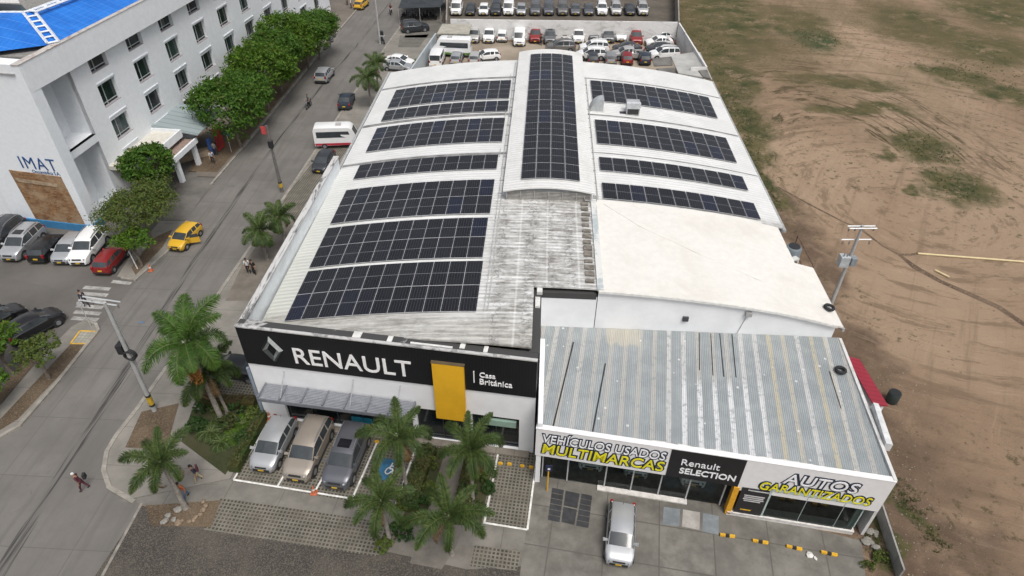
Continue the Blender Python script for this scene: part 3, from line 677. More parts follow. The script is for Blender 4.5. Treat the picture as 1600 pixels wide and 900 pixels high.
# ground floor glazing
for gi, (a, b, c, d) in enumerate(glz):
    mb = MB(); mb.face(F(a, c, -.28), F(b, c, -.28), F(b, d, -.28), F(a, d, -.28)); gw = mb.build('window', glass_dark(), show)
    mb = MB(); k = max(2, int((b - a) / 1.6))
    for i in range(k + 1): u = a + (b - a) * i / k; fbox(mb, u - .03, u + .03, c, d, -.2, -.27)
    fbox(mb, a, b, d - .08, d - .001, -.195, -.275); fbox(mb, a, b, c + .001, c + .08, -.195, -.275)
    mb.build('frame', mat('dark_frame', (0.03, 0.035, 0.04), 0.5), gw)
mb = MB(); fbox(mb, 15.3, 17.0, 2.25, 2.75, .02, -.19); mb.build('poster', mat('green_poster', (0.25, 0.36, 0.30), 0.6, var=0.1), show)
mb = MB(); fbox(mb, 6.0, 7.4, .5, 1.0, -.2, -.26); fbox(mb, 7.5, 8.6, .5, .95, -.2, -.26); mb.build('window_sticker', mat('teal_sticker', (0.02, 0.22, 0.33), 0.5, var=0.2), show)
mb = MB(); fbox(mb, 0.2, 17.9, -.02, .13, .5, -.02); mb.build('plinth', concrete('plinth', (0.24, 0.215, 0.18), 1.0, (1.2, 0), 6), show)
# louvred canopy
cl0 = 0.8; cl1 = 10.7; CZ = 3.66
mb = MB()
for i in range(11):
    d = .10 + i * .108; fbox(mb, cl0, cl1, CZ - i * .012, CZ + .03 - i * .012, d + .078, d)
mb.build('canopy', mat('canopy_grey', (0.24, 0.255, 0.285), 0.5, var=0.1), show)
mb = MB()
for i in range(8): u = cl0 + (cl1 - cl0 - .1) * i / 7; fbox(mb, u, u + .1, CZ - .22, CZ + .06 - .0, 1.3, 0.085)
fbox(mb, cl0, cl1, CZ - .3, CZ - .05, 1.36, 1.3)
mb.build('canopy_frame', mat('canopy_steel', (0.15, 0.16, 0.18), 0.5, var=0.1), show)
for u in (cl0 + 1.5, cl0 + 6.0, cl0 + 9.0): MB().tube([F(u, 4.95, .02), F(u, CZ + .05, 1.15)], .03, 5).build('canopy_rod', mat('rod_grey', (0.35, 0.36, 0.38), 0.5), show)
mb = MB(); mb.tube([(-17.82, 28.3, 0), (-17.82, 28.3, 4.9)], .1, 8); mb.build('downpipe', mat('downpipe', (0.2, 0.24, 0.3), 0.5), show)

# ================================================================== MIDDLE HALL (cream membrane roof)
hall = thing('hall_building', 'white hall with a plain cream coated roof beside the solar roof', 'building', (12, 38, 0), world=True)
cream = grimy('cream_coating', (0.715, 0.70, 0.655), (0.60, 0.575, 0.525), 0.75, 0.25, 0.6, (1, 1, 1))
mb = MB(); n = 30
def hz(x): return roof_z(x) + .06 - max(0, (x - 16)) * .05
def cream_strip(xa, xb, ya, yb, k):
    xs = [xa + (xb - xa) * i / k for i in range(k + 1)]
    mb.grid([[(x, ya, hz(x)) for x in xs], [(x, yb, hz(x)) for x in xs]])
    mb.grid([[(x, ya, hz(x) - .14) for x in xs], [(x, ya, hz(x)) for x in xs]])
    mb.grid([[(x, yb, hz(x)) for x in xs], [(x, yb, hz(x) - .14) for x in xs]])
    mb.face((xb, ya, hz(xb) - .14), (xb, yb, hz(xb) - .14), (xb, yb, hz(xb)), (xb, ya, hz(xb)))
cream_strip(4.08, 18.55, 38.75, 43.45, 20); cream_strip(4.08, 18.55, 32.45, 38.75, 20); cream_strip(18.55, 19.95, 32.45, 38.75, 3)
mb.build('roof', cream, hall, True, 30)
mb = MB(); xs = [4.1 + 15.5 * i / 16 for i in range(17)]
mb.grid([[(x, 32.62, 5.0) for x in xs], [(x, 32.62, hz(x) - .1) for x in xs]])
mb.face((19.6, 32.62, 0), (19.6, 38.6, 0), (19.6, 38.6, hz(19.6) - .1), (19.6, 32.62, hz(19.6) - .1))
mb.face((18.4, 38.6, 0), (18.4, 43.3, 0), (18.4, 43.3, hz(18.4) - .1), (18.4, 38.6, hz(18.4) - .1))
mb.face((19.6, 38.6, 0), (18.4, 38.6, 0), (18.4, 38.6, 6.4), (19.6, 38.6, 6.4))
mb.build('wall', white_wall, hall)
mb = MB()
for i in range(len(xs) - 1):
    mb.prism([(xs[i], 32.40), (xs[i + 1], 32.40), (xs[i + 1], 32.45), (xs[i], 32.45)], lambda x, y: hz(x) - .2, lambda x, y: hz(x) - .02)
mb.build('drip_edge', mat('drip_white', (0.66, 0.66, 0.64), 0.6), hall)
MB().prism([(19.95, 32.4), (20.1, 32.4), (20.05, 38.8), (19.95, 38.8)], 6.28, 6.5).build('gutter', MATS['grey_gutter'], hall)
MB().prism([(4.0, 32.5), (4.4, 32.5), (4.45, 43.4), (4.05, 43.4)], 8.78, 8.93).build('flashing', grimy('flashing_blue', (0.42, 0.47, 0.48), (0.66, 0.66, 0.64), 0.9, 0.6, 0.5, lo=.45, hi=.55), hall)
c1 = on_wall(1071, 497, (4, 32.62), (19, 32.62)); MB().box(c1.x - .18, c1.x + .18, 32.45, 32.61, c1.z - .16, c1.z + .16).build('vent', mat('vent_dark', (0.05, 0.05, 0.055), 0.6), hall)
c1 = on_wall(1169, 489, (4, 32.62), (19, 32.62)); MB().box(c1.x - .2, c1.x + .2, 32.38, 32.61, c1.z - .15, c1.z + .15).build('junction_box', mat('box_grey', (0.33, 0.33, 0.33), 0.6), hall)
MB().tube([(c1.x, 32.58, c1.z - .1), (c1.x - .1, 32.58, c1.z - .6), (c1.x - .35, 32.58, 5.5)], .025, 5).build('conduit', MATS['grey_conduit'], hall)
MB().tube([(5.0, 42.9, hz(5) + .015), (7.5, 40.2, hz(7.5) + .015), (11, 37.8, hz(11) + .015), (15, 35.6, hz(15) + .015), (19.3, 33.8, hz(19.3) + .015)], .018, 4).build('cable', mat('cable_grey', (0.5, 0.49, 0.47), 0.7), hall)

# ================================================================== USED CAR ANNEX (corrugated roof, three sign boards)
AA, AB = Vector((0.45, 24.32, 0)), Vector((19.60, 21.80, 0))
AU = (AB - AA).normalized(); AN = Vector((AU.y, -AU.x, 0)); ALEN = (AB - AA).length
def Aw(u, z, d=0.0): return AA + AU * u + Z * z + AN * d
def apix(px, py):
    p = on_wall(px, py, AA, AB); return (p - AA).dot(AU), p.z
annex = thing('annex_building', 'low used-car showroom with grey patched metal roof and white and black sign boards', 'building', (10, 26, 0), world=True)
def abox(mb, u0, u1, z0, z1, d0, d1):
    b = [Aw(u, z, d) for z in (z0, z1) for u, d in ((u0, d0), (u1, d0), (u1, d1), (u0, d1))]
    n = len(mb.v); mb.v += [tuple(q) for q in b]
    for q in ((3, 2, 1, 0), (4, 5, 6, 7), (0, 1, 5, 4), (1, 2, 6, 5), (2, 3, 7, 6), (3, 0, 4, 7)):
        mb.f.append(tuple(n + i for i in q)); mb.mi.append(mb.cur)
# roof: fine corrugation, painted laps
t = NT('annex_sheet'); p = t.pos(); tcx = t.obj()
X, Y, _ = t.xyz(p)
sx = t.math('SUBTRACT', X, t.math('MULTIPLY', t.math('SUBTRACT', Y, 22.0), 0.1315))
fr = t.math('FRACT', t.math('DIVIDE', t.math('ADD', sx, 99.55), 0.92)); eb = t.math('ABSOLUTE', t.math('SUBTRACT', fr, 0.5))
idx = t.math('FLOOR', t.math('DIVIDE', t.math('ADD', sx, 99.55), 0.92))
wn = t.n('ShaderNodeTexWhiteNoise', noise_dimensions='1D'); t.l(idx, wn.inputs['W'])
wn2 = t.n('ShaderNodeTexWhiteNoise', noise_dimensions='1D'); t.l(t.math('ADD', idx, 31.7), wn2.inputs['W'])
nz = t.noise(t.scale(p, (1.2, 0.25, 1)), 1.0, 5, 0.7); nf = t.noise(p, 3.5, 6, 0.7)
base = t.mix(t.ss(t.noise(p, 0.7, 5, .65), 0.35, 0.65), (0.295, 0.325, 0.333), (0.375, 0.405, 0.413))
base = t.mix(t.math('MULTIPLY', wn.outputs['Value'], 0.35), base, (0.265, 0.285, 0.29))
c5 = t.math('FRACT', t.math('DIVIDE', t.math('ADD', sx, 99.5), 0.115)); e5 = t.math('ABSOLUTE', t.math('SUBTRACT', c5, 0.5))
base = t.mix(t.ss(e5, 0.3, 0.1, 0, 0.30), base, (0.16, 0.19, 0.20))
lapc = t.mix(t.ss(wn2.outputs['Value'], 0.3, 0.7), (0.42, 0.41, 0.385), (0.53, 0.53, 0.52))
yel = t.math('MULTIPLY', t.ss(sx, 13.2, 14.0), t.ss(sx, 18.0, 17.4)); lapc = t.mix(t.math('MULTIPLY', yel, t.ss(wn.outputs['Value'], .2, .3)), lapc, (0.47, 0.43, 0.33))
front = t.ss(Y, 29.0, 27.6)
bright = t.math('MULTIPLY', t.math('MULTIPLY', t.ss(sx, 8.0, 8.4), t.ss(sx, 13.4, 13.0)), front); lapc = t.mix(bright, lapc, (0.66, 0.67, 0.68))
lap = t.math('MULTIPLY', t.ss(t.math('ADD', eb, t.math('MULTIPLY', t.math('SUBTRACT', nz, 0.5), 0.16)), 0.19, 0.12), t.ss(nf, 0.36, 0.52, 0.25, 0.95))
k = t.mix(lap, base, lapc)
# primer patch near the back wall, cream front corner, scattered sealant dots
pp = t.math('MULTIPLY', t.math('MULTIPLY', t.ss(X, 4.7, 5.0), t.ss(X, 7.2, 6.9)), t.ss(t.math('ADD', Y, t.math('MULTIPLY', nz, 2.0)), 32.0, 32.4))
k = t.mix(t.math('MULTIPLY', pp, 0.6), k, (0.54, 0.50, 0.40))
vo = t.n('ShaderNodeTexVoronoi'); t.l(t.scale(p, (1.08, 1.0, 0)), vo.inputs['Vector']); vo.inputs['Scale'].default_value = 1.05; vo.inputs['Randomness'].default_value = 0.6
k = t.mix(t.ss(vo.outputs['Distance'], 0.11, 0.06, 0, 0.9), k, (0.66, 0.67, 0.67))
k = t.mix(t.ss(nf, 0.66, 0.8, 0, 0.5), k, (0.20, 0.19, 0.17))
t.out(k, 0.55, 0.15, 0.4); t.bump(t.math('ADD', t.ss(e5, 0.4, 0.1), t.math('MULTIPLY', t.ss(eb, .2, .12), .8)), 0.6, 0.04)
sheet_m = t.m
RB0, RB1, RB2 = (0.58, 31.30, 5.55), (4.25, 31.45, 5.55), (20.15, 32.55, 5.45)
mb = MB()
rows = []
for j in range(13):
    v = j / 12
    row = []
    for i in range(25):
        u = i / 24; a = Aw(u * ALEN, 5.12, -.22); b = Vector((0.58 + u * (20.15 - 0.58), 32.6, 5.56))
        row.append(a.lerp(b, v))
    rows.append(row)
mb.grid(rows); mb.build('roof', sheet_m, annex, True)
def slit(px0, py0, px1, py1, wd=.07):
    mb = MB()
    A_, B_ = at(px0, py0, 5.45), at(px1, py1, 5.2)
    def az(x, y, e):
        yf = 24.5 - .1316 * (x - .45); return 5.12 + .44 * (y - yf) / (32.6 - yf) + e
    d = (B_ - A_).normalized(); n = Vector((-d.y, d.x, 0)) * wd / 2; 
    mb.prism([A_ - n, B_ - n, B_ + n, A_ + n], lambda x, y: az(x, y, -.03), lambda x, y: az(x, y, .008))
    mb.build('roof_gap', mat('gap_black', (0.02, 0.02, 0.02), 0.8), annex)
for a in ((896, 535, 864, 666, .09), (946, 567, 926, 674, .09), (1092, 522, 1092, 582, .06), (1110, 523, 1113, 590, .06), (1124, 523, 1130, 592, .07), (1143, 524, 1149, 593, .07), (1296, 580, 1313, 640, .06)): slit(*a)
mb = MB()
A0, A1 = Aw(6.5, 5.17, -.1), Aw(15.2, 5.17, -.1)
for i in range(12):
    a, b = A0.lerp(A1, i / 12), A0.lerp(A1, (i + 1) / 12); mb.prism([a, b, b - AN * (.18 + .14 * rnd.random()), a - AN * (.18 + .14 * rnd.random())], 5.14, 5.175)
mb.build('sealant_strip', MATS['sealant'], annex)
# parapets: low edge walls left and right
MB().prism([(0.52, 24.3), (0.8, 24.3), (0.85, 31.3), (0.55, 31.3)], 0, 5.6).build('wall', white_wall, annex)
mb = MB(); rb = Aw(ALEN, 0); mb.prism([(rb.x - .12, rb.y), (rb.x + .06, rb.y), (20.2, 32.5), (20.02, 32.5)], 0, lambda x, y: 5.3 + .3 * (y - 22) / 10); mb.build('wall', grimy('edge_wall', (0.60, 0.60, 0.585), (0.33, 0.31, 0.28), 0.8, 0.8, 0.8, lo=.5, hi=.7), annex)
q = at(1368, 642, 5.5); mb = MB(); mb.prism([(q.x - .35, q.y - 2.4), (q.x + .0, q.y - 2.5), (q.x + .1, q.y + .2), (q.x - .15, q.y + .3)], 5.0, lambda x, y: 5.55 + max(0, .5 * (1 - abs(y - q.y + .4) / 2.2))); mb.build('wall_cap', mat('cap_pale', (0.58, 0.59, 0.59), 0.7, var=.15), annex)
# sign boards
SB0, SB1 = 2.78, 5.2
ub1, ub2 = apix(1050, 702)[0], apix(1167, 720)[0]
lightgrey = mat('sign_board', (0.72, 0.72, 0.72), 0.55, var=0.03)
mb = MB(); abox(mb, 0, ub1 - .01, SB0, SB1, 0.06, -.22); mb.build('sign_board', lightgrey, annex)
mb = MB(); abox(mb, ub1, ub2, SB0, SB1 - .02, 0.09, -.22); mb.build('sign_board', mat('sign_black', (0.012, 0.012, 0.014), 0.4), annex)
mb = MB(); abox(mb, ub2 + .01, ALEN, SB0 - .33, SB1, 0.06, -.22); mb.build('sign_board', lightgrey, annex)
mb = MB(); abox(mb, -.02, ALEN + .02, SB1 + .002, SB1 + .05, .08, -.26); mb.build('coping', mat('sign_cap', (0.75, 0.75, 0.75), 0.5, var=.05), annex)
navy = mat('outline_navy', (0.012, 0.022, 0.045), 0.5)
s_yel = mat('sign_yellow', (0.72, 0.66, 0.02), 0.5, var=.05)
s_whi = mat('sign_letter_white', (0.80, 0.81, 0.83), 0.5, var=.02)
def outlined(s, u0, u1, zb, h, m, sh=0.12, d=.06):
    text(s, 'lettering_outline', Aw(u0 - .09, zb - .09, d), AU, Z, AN, u1 - u0 + .18, h + .18, navy, 0.02, 0.085, annex, 0.004, sh)
    text(s, 'lettering', Aw(u0, zb, d), AU, Z, AN, u1 - u0, h, m, 0.03, 0.004, annex, 0.03, sh)
outlined('VEHÍCULOS USADOS', .42, 7.38, 4.13, .88, s_whi)
outlined('MULTIMARCAS', .40, 7.42, 3.12, .86, s_yel)
ug = apix(1215, 760)[0]
outlined('AUTOS', 13.85, 17.75, 3.76, .86, s_whi)
outlined('GARANTIZADOS', 12.8, 18.7, 2.9, .68, s_yel)
text('Renault', 'lettering', Aw(8.3, 3.98, .09), AU, Z, AN, 2.1, .52, s_whi, .02, 0, annex, .004)
text('SELECTION', 'lettering', Aw(8.3, 3.22, .09), AU, Z, AN, 3.1, .52, s_whi, .02, .02, annex, .004)
# recessed glazing, floor inside, mullions, plinths
uy = apix(1125, 810)[0] + .15
mb = MB(); abox(mb, .3, ALEN - .3, .02, .06, -.5, -8.0); mb.build('floor', mat('dark_tile', (0.20, 0.20, 0.195), 0.25, var=.2), annex)
gz = thing
mb = MB(); mb.face(Aw(.4, .1, -.45), Aw(uy - .2, .1, -.45), Aw(uy - .2, 3.5, -.45), Aw(.4, 3.5, -.45)); gwin = mb.build('window', clear_glass(), annex)
mb = MB()
for i, u in enumerate((.45, 2.0, 4.3, 5.9, 7.55, 9.2, 11.2)):
    if u < uy: abox(mb, u - .04, u + .04, .1, 3.5, -.38, -.5)
abox(mb, .4, uy - .2, 2.55, 2.63, -.385, -.495); mb.build('frame', mat('alu_frame', (0.42, 0.43, 0.43), 0.5, var=.1), gwin)
mb = MB(); abox(mb, 3.9, 9.3, 0, .12, -.1, -.44); mb.build('plinth', mat('plinth_white', (0.62, 0.60, 0.57), .8, var=.15), annex)
# right display window (further out), yellow portal and black notice
mb = MB(); abox(mb, uy + .05, ALEN - .6, 0, .3, .12, -.5); abox(mb, uy + .05, ALEN - .6, .302, .36, .16, -.5); mb.build('plinth', MATS['plinth_white'], annex)
mb = MB(); mb.face(Aw(uy + 2.0, .36, .05), Aw(ALEN - .75, .36, .05), Aw(ALEN - .75, 3.1, .05), Aw(uy + 2.0, 3.1, .05)); mb.face(Aw(ALEN - .75, .36, .05), Aw(ALEN - .75, .36, -5), Aw(ALEN - .75, 3.1, -5), Aw(ALEN - .75, 3.1, .05)); gwin2 = mb.build('window', clear_glass(), annex)
mb = MB()
for u in (uy + 2.0, uy + 4.0, uy + 6.0): abox(mb, u - (.05 if u < uy + 3 else .012), u + (.05 if u < uy + 3 else .012), .36, 3.1, .08, .02)
abox(mb, uy + 2.0, ALEN - .75, 2.86, 3.08, .1, -.02); abox(mb, ALEN - .95, ALEN - .55, .36, 3.2, -.15, -.3); mb.build('frame', mat('glass_edge', (0.42, 0.50, 0.48), 0.4), gwin2)
mb = MB(); abox(mb, uy - .05, uy + .27, .1, 2.72, .12, -.3); mb.build('yellow_portal', mat('portal_yellow', (0.66, 0.33, 0.02), .5), annex)
mb = MB(); abox(mb, uy + .4, uy + 1.9, .37, 2.8, .1, -.2); mb.build('notice_board', mat('notice_black', (0.02, 0.02, 0.022), .5), annex)
mb = MB()
for i, (z, a, b) in enumerate(((2.6, .5, 1.6), (2.1, .35, 1.5), (1.93, .4, 1.45), (1.76, .35, 1.5), (1.6, .45, 1.35))): abox(mb, uy + .35 + a * .8, uy + .35 + b * .95, z, z + .09, .11, .1)
mb.build('notice_text', mat('notice_grey', (0.5, 0.5, 0.5), .6), annex)
mb = MB(); abox(mb, uy + .7, uy + 1.3, .7, .8, .11, .1); mb.build('notice_text', yellow, annex)
mb = MB(); mb.prism([Aw(.3, 0, -8), Aw(ALEN - .3, 0, -8), Aw(ALEN - .3, 0, -8.2), Aw(.3, 0, -8.2)], 0, 5.0); mb.build('wall', mat('inner_wall', (0.35, 0.35, 0.35), .8), annex)
# mats and door slabs on the forecourt
def tile_sheet(name, corners, z, m, nx, ny, gap=.04):
    a, b, c, d = [Vector(at(*q)) for q in corners]; mb = MB()
    for i in range(nx):
        for j in range(ny):
            f = lambda u, v: (a.lerp(b, u)).lerp(d.lerp(c, u), v)
            mb.face(*[(q.x, q.y, z) for q in (f((i + gap) / nx, (j + gap) / ny), f((i + 1 - gap) / nx, (j + gap) / ny), f((i + 1 - gap) / nx, (j + 1 - gap) / ny), f((i + gap) / nx, (j + 1 - gap) / ny))])
    o = mb.build(name, m); o['kind'] = 'structure'
dkt = mat('dark_floor_tile', (0.035, 0.036, 0.04), .6, var=.25, sc=2)
tile_sheet('floor_tile', ((855, 813), (875, 817), (882, 766), (862, 762)), .032, dkt, 1, 6)
tile_sheet('floor_tile', ((876, 817), (898, 822), (907, 771), (883, 766)), .033, dkt, 1, 2)
tile_sheet('floor_tile', ((899, 822), (920, 826), (926, 775), (908, 771)), .034, dkt, 1, 6)
tile_sheet('entrance_slab', ((1034, 821), (1062, 824), (1064, 795), (1036, 791)), .032, concrete('slab_blue', (0.20, 0.225, 0.24), 1.2, None), 1, 1)
tile_sheet('entrance_slab', ((1064, 824), (1094, 830), (1095, 800), (1066, 795)), .033, concrete('slab_pale', (0.36, 0.345, 0.32), 1.2, None), 1, 1)
tile_sheet('entrance_slab', ((1096, 832), (1124, 838), (1124, 806), (1097, 800)), .034, MATS['slab_blue'], 1, 1)

# ================================================================== SOLAR PANELS (each one an object)
t = NT('solar_cells'); X, Y, _z = t.xyz(t.obj())
def gl(ax, pitch, wd, off=0.0):
    fr = t.math('FRACT', t.math('DIVIDE', t.math('ADD', ax, 50 * pitch + off), pitch)); e = t.math('ABSOLUTE', t.math('SUBTRACT', fr, 0.5))
    return t.ss(e, 0.5 - wd / pitch, 0.5 - wd / pitch * .4)
oi = t.n('ShaderNodeObjectInfo')
c = t.mix(t.math('FRACT', t.math('MULTIPLY', oi.outputs['Random'], 7.3)), (0.009, 0.009, 0.011), (0.014, 0.014, 0.017))
bl = t.ss(oi.outputs['Random'], 0.86, 0.95); c = t.mix(bl, c, (0.010, 0.012, 0.024))
c = t.mix(t.math('MULTIPLY', gl(X, 0.179, 0.012, 0.0895), 0.30), c, (0.19, 0.20, 0.22))
c = t.mix(t.math('MULTIPLY', gl(Y, 0.195, 0.006), 0.10), c, (0.12, 0.125, 0.14))
c = t.mix(t.math('MULTIPLY', t.ss(t.math('ABSOLUTE', Y), 0.03, 0.012), 0.55), c, (0.28, 0.29, 0.31))
t.out(c, t.ss(t.noise(t.pos(), 0.5, 4), .3, .7, .16, .38), 0, 0.35); cell_m = t.m
alu = mat('alu_edge', (0.56, 0.57, 0.58), 0.4, 0.3, 0.05)
def panel_proto():
    mb = MB(); w_, l_ = 0.546, 1.213
    mb.m(0).box(-w_, w_, -l_, l_, 0, .035)
    k = .014
    mb.m(1).face((-w_ + k, -l_ + k, .037), (w_ - k, -l_ + k, .037), (w_ - k, l_ - k, .037), (-w_ + k, l_ - k, .037))
    return mb.build('solar_panel', [alu, cell_m])
panel0 = panel_proto(); panel_used = [False]
def put_panel(x, y, zf, label, group, sy=1.0):
    o = panel0 if not panel_used[0] else panel0.copy()
    if panel_used[0]: COL.objects.link(o)
    panel_used[0] = True
    sl_ = (zf(x + .2) - zf(x - .2)) / .4
    o.location = (x, y, zf(x) + .10); o.rotation_euler = (rnd.uniform(-.004, .004), -math.atan(sl_), rnd.uniform(-.003, .003))
    o.scale = (1, sy, 1); tag(o, label, 'solar panel', group)
ARR = [('left roof slope, array nearest the black sign band', -15.5, -3.42, 29.98, 35.15, 2), ('left roof slope, second array behind the black sign', -15.55, -3.5, 35.5, 40.45, 2),
       ('left roof slope, third array beside the louvre', -15.55, -3.42, 41.0, 46.02, 2), ('left roof slope, single row beside the long wall end', -15.4, -3.4, 47.7, 50.2, 1),
       ('left roof slope, double array past two dark strips', -15.45, -3.25, 52.6, 57.5, 2), ('left roof slope, narrow row before the farthest array', -15.4, -3.1, 58.95, 61.42, 1),
       ('left roof slope, farthest double array', -15.35, -3.15, 61.95, 66.65, 2),
       ('right roof slope, single row next to cream roof', 5.0, 17.25, 43.62, 46.05, 1), ('right roof slope, second single row from cream roof', 5.0, 17.3, 48.0, 50.35, 1),
       ('right roof slope, double array before the fans', 5.0, 17.4, 52.8, 57.7, 2), ('right roof slope, farthest array behind the fans', 5.0, 17.5, 62.0, 67.2, 2)]
for txt, x0, x1, y0, y1, nr in ARR:
    for j in range(nr):
        for i in range(11):
            put_panel(x0 + (x1 - x0) * (i + .5) / 11, y0 + (y1 - y0) * (j + .5) / nr, roof_z, 'black solar panel on ' + txt, 'solar panels on ' + txt, (y1 - y0) / nr / 2.452)
for j in range(11):
    for i in range(4):
        put_panel(-1.32 + 1.13 * (i + .5), 44.15 + 2.455 * (j + .5), mon_z, 'black solar panel on the raised middle roof strip', 'solar panels on raised middle roof')

# ================================================================== CLINIC (white four-storey building)
IA = Vector((-41.2, 49.4, 0)); ID = Vector((1.9, 26.5, 0)).normalized(); IN = Vector((ID.y, -ID.x, 0))   # front line, outward normal to the road
def I(u, z, d=0.0): return IA + ID * u + Z * z + IN * d
clinic = thing('clinic_building', 'white four-storey building with blue tiled roof and framed wood panel', 'building', (-52, 85, 0), world=True)
clin_w = grimy('clinic_wall', (0.76, 0.79, 0.815), (0.68, 0.71, 0.735), 0.5, 0.25, 0.7)
ILEN = 68.0; REC = 0.6
wall_I = lambda u, z, d: I(u, z, d - REC)
ops = []
bay = [8.0 + 5.93 * k for k in range(10)]
for k, u in enumerate(bay):
    for r, (a, b) in enumerate(((11.9, 13.55), (8.65, 10.75), (5.3, 7.35), (2.2, 4.2))):
        if r == 3 and k < 2: continue
        ops.append((u, u + 2.6, a, b))
mb = MB(); opening_wall(mb, wall_I, ILEN, 0, 13.6, [(.5, 5.5, 7.2, 13.55), (.5, 5.5, .1, 6.5)] + ops, 0.38)
mb.face(wall_I(ILEN, 0, 0), wall_I(ILEN, 0, -14), wall_I(ILEN, 14, -14), wall_I(ILEN, 14, 0))
for za, zb in ((7.2, 13.5), (.1, 6.5)):             # deep recess beside the sign tower
    mb.face(I(.5, za, -3), I(5.5, za, -3), I(5.5, zb, -3), I(.5, zb, -3)); mb.face(I(.5, za, -3), I(.5, zb, -3), I(.5, zb, -REC), I(.5, za, -REC)); mb.face(I(5.5, za, -REC), I(5.5, zb, -REC), I(5.5, zb, -3), I(5.5, za, -3)); mb.face(I(.5, za, -REC), I(5.5, za, -REC), I(5.5, za, -3), I(.5, za, -3))
mb.build('wall', clin_w, clinic)
gl_m = glass_dark('window_glass', (0.015, 0.026, 0.026), .1, .5); gl_b = glass_dark('window_glass_green', (0.03, 0.05, 0.048), .1, .5); gl_c = glass_dark('window_glass_grey', (0.03, 0.034, 0.038), .12, .5); wf = mat('window_frame', (0.42, 0.46, 0.45), .5); sill_m = mat('window_sill', (0.34, 0.315, 0.33), .7, var=.15)
def ibox(mb, u0, u1, z0, z1, d0, d1):
    b = [I(u, z, d) for z in (z0, z1) for u, d in ((u0, d0), (u1, d0), (u1, d1), (u0, d1))]
    n = len(mb.v); mb.v += [tuple(q) for q in b]
    for q in ((3, 2, 1, 0), (4, 5, 6, 7), (0, 1, 5, 4), (1, 2, 6, 5), (2, 3, 7, 6), (3, 0, 4, 7)):
        mb.f.append(tuple(n + i for i in q)); mb.mi.append(mb.cur)
for (a, b, c, d) in ops:
    mb = MB(); dd = -REC - .34
    ibox(mb, a, a + .06, c, d, dd, dd - .05); ibox(mb, b - .06, b, c, d, dd, dd - .05); ibox(mb, a + .95, a + 1.03, c, d, dd + .01, dd - .05); ibox(mb, a + .06, b - .06, c + .24, c + .31, dd - .002, dd - .05)
    wnd = mb.build('window', wf, clinic)
    mb = MB(); mb.face(I(a, c, dd - .03), I(b, c, dd - .03), I(b, d, dd - .03), I(a, d, dd - .03)); mb.build('pane', (gl_m, gl_m, gl_b, gl_c)[rnd.randrange(4)], wnd)
    if rnd.random() < .35:
        cu0 = a + .1 + (1.0 if rnd.random() < .6 else 0); mb = MB(); mb.face(I(cu0, c + .32, dd - .027), I(cu0 + .55, c + .32, dd - .027), I(cu0 + .55, d - .04, dd - .027), I(cu0, d - .04, dd - .027)); mb.build('curtain', mat('curtain', (0.085, 0.10, 0.10), .6, var=.3), wnd)
    mb = MB(); ibox(mb, a + .01, b - .01, c + .001, c + .06, -REC - .01, -REC - .33); mb.build('sill', sill_m, wnd)
    if c > 5:
        mb = MB(); ibox(mb, a - .05, b + .05, c - 1.0, c - .88, -REC + .09, -REC + .001); mb.build('ledge', mat('ledge_white', (0.66, 0.69, 0.72), .7), wnd)
# fascia band above the windows
mb = MB(); ibox(mb, .3, ILEN, 13.42, 15.7, 0, -.6); mb.build('fascia', clin_w, clinic)
mb = MB(); ibox(mb, -.1, ILEN, 15.722, 15.78, .04, -.64); mb.build('coping', grimy('clinic_cap', (0.50, 0.48, 0.45), (0.25, 0.14, 0.10), 0.8, 1.2, .7), clinic)
# sign tower facing the camera: white slab with wood panel, blue base
tl, tr, br_, bl_ = on_wall(-12, 100, (-60, 50.6), (-41, 50.0)), None, None, None
TB = Vector((-41.2, 49.35, 0)); TA = Vector((-49.3, 50.35, 0))
def tpix(px, py): return on_wall(px, py, TA, TB)
mb = MB(); mb.prism([(-49.3, 50.35), (-41.2, 49.35), (-41.15, 50.6), (-49.2, 51.6)], 0, 15.72)
mb.build('sign_tower', mat('tower_white', (0.74, 0.78, 0.81), .7, var=.03), clinic)
mb = MB(); mb.prism([(-75, 54.0), (-49.25, 50.9), (-49.25, 51.6), (-75, 54.7)], 0, 15.5); mb.build('wall', clin_w, clinic)
def tw(px, py, d=0.0):
    p = tpix(px, py); n = Vector((-(TB - TA).normalized().y * -1, -(TB - TA).normalized().x, 0)); n = Vector(((TB - TA).normalized().y, -(TB - TA).normalized().x, 0)); return p + n * d
mb = MB(); ring = [tw(14, 265, .06), tw(95, 276, .06), tw(134, 352, .06), tw(58, 344, .06)]
back = [tw(14, 265, 0), tw(95, 276, 0), tw(134, 352, 0), tw(58, 344, 0)]
t = NT('osb_wood'); p = t.pos(); a = t.noise(t.scale(p, (1.2, 1.2, 3)), 1.6, 6, .7, 1.2); b = t.noise(p, 0.7, 4)
t.out(t.mix(t.ss(b, .4, .65, 0, .6), t.mix(t.ss(a, .35, .68), (0.12, 0.058, 0.026), (0.35, 0.20, 0.095)), (0.40, 0.30, 0.19)), .75)
mb.face(*ring[::-1])
for i in range(4): j = (i + 1) % 4; mb.face(ring[i], ring[j], back[j], back[i])
mb.build('wood_panel', t.m, clinic, recalc=True)
mb = MB(); q = [tw(22, 276, .12), tw(90, 286, .12), tw(94, 292, .12), tw(30, 283, .12)]; mb.face(*q[::-1]); mb.build('panel_strip', mat('strip_wood', (0.36, 0.27, 0.18), .8, var=.3), clinic)
tu = (TB - TA).normalized(); tn = Vector((tu.y, -tu.x, 0))
q0 = tw(36, 262); q1 = tw(92, 268)
blue = mat('clinic_blue', (0.015, 0.07, 0.22), .5)
text('IMAT', 'lettering', Vector((q0.x, q0.y, q0.z)), tu, Z, tn, (q1 - q0).length, 1.15, blue, .03, -.004, clinic, .01, 0, 1.12)
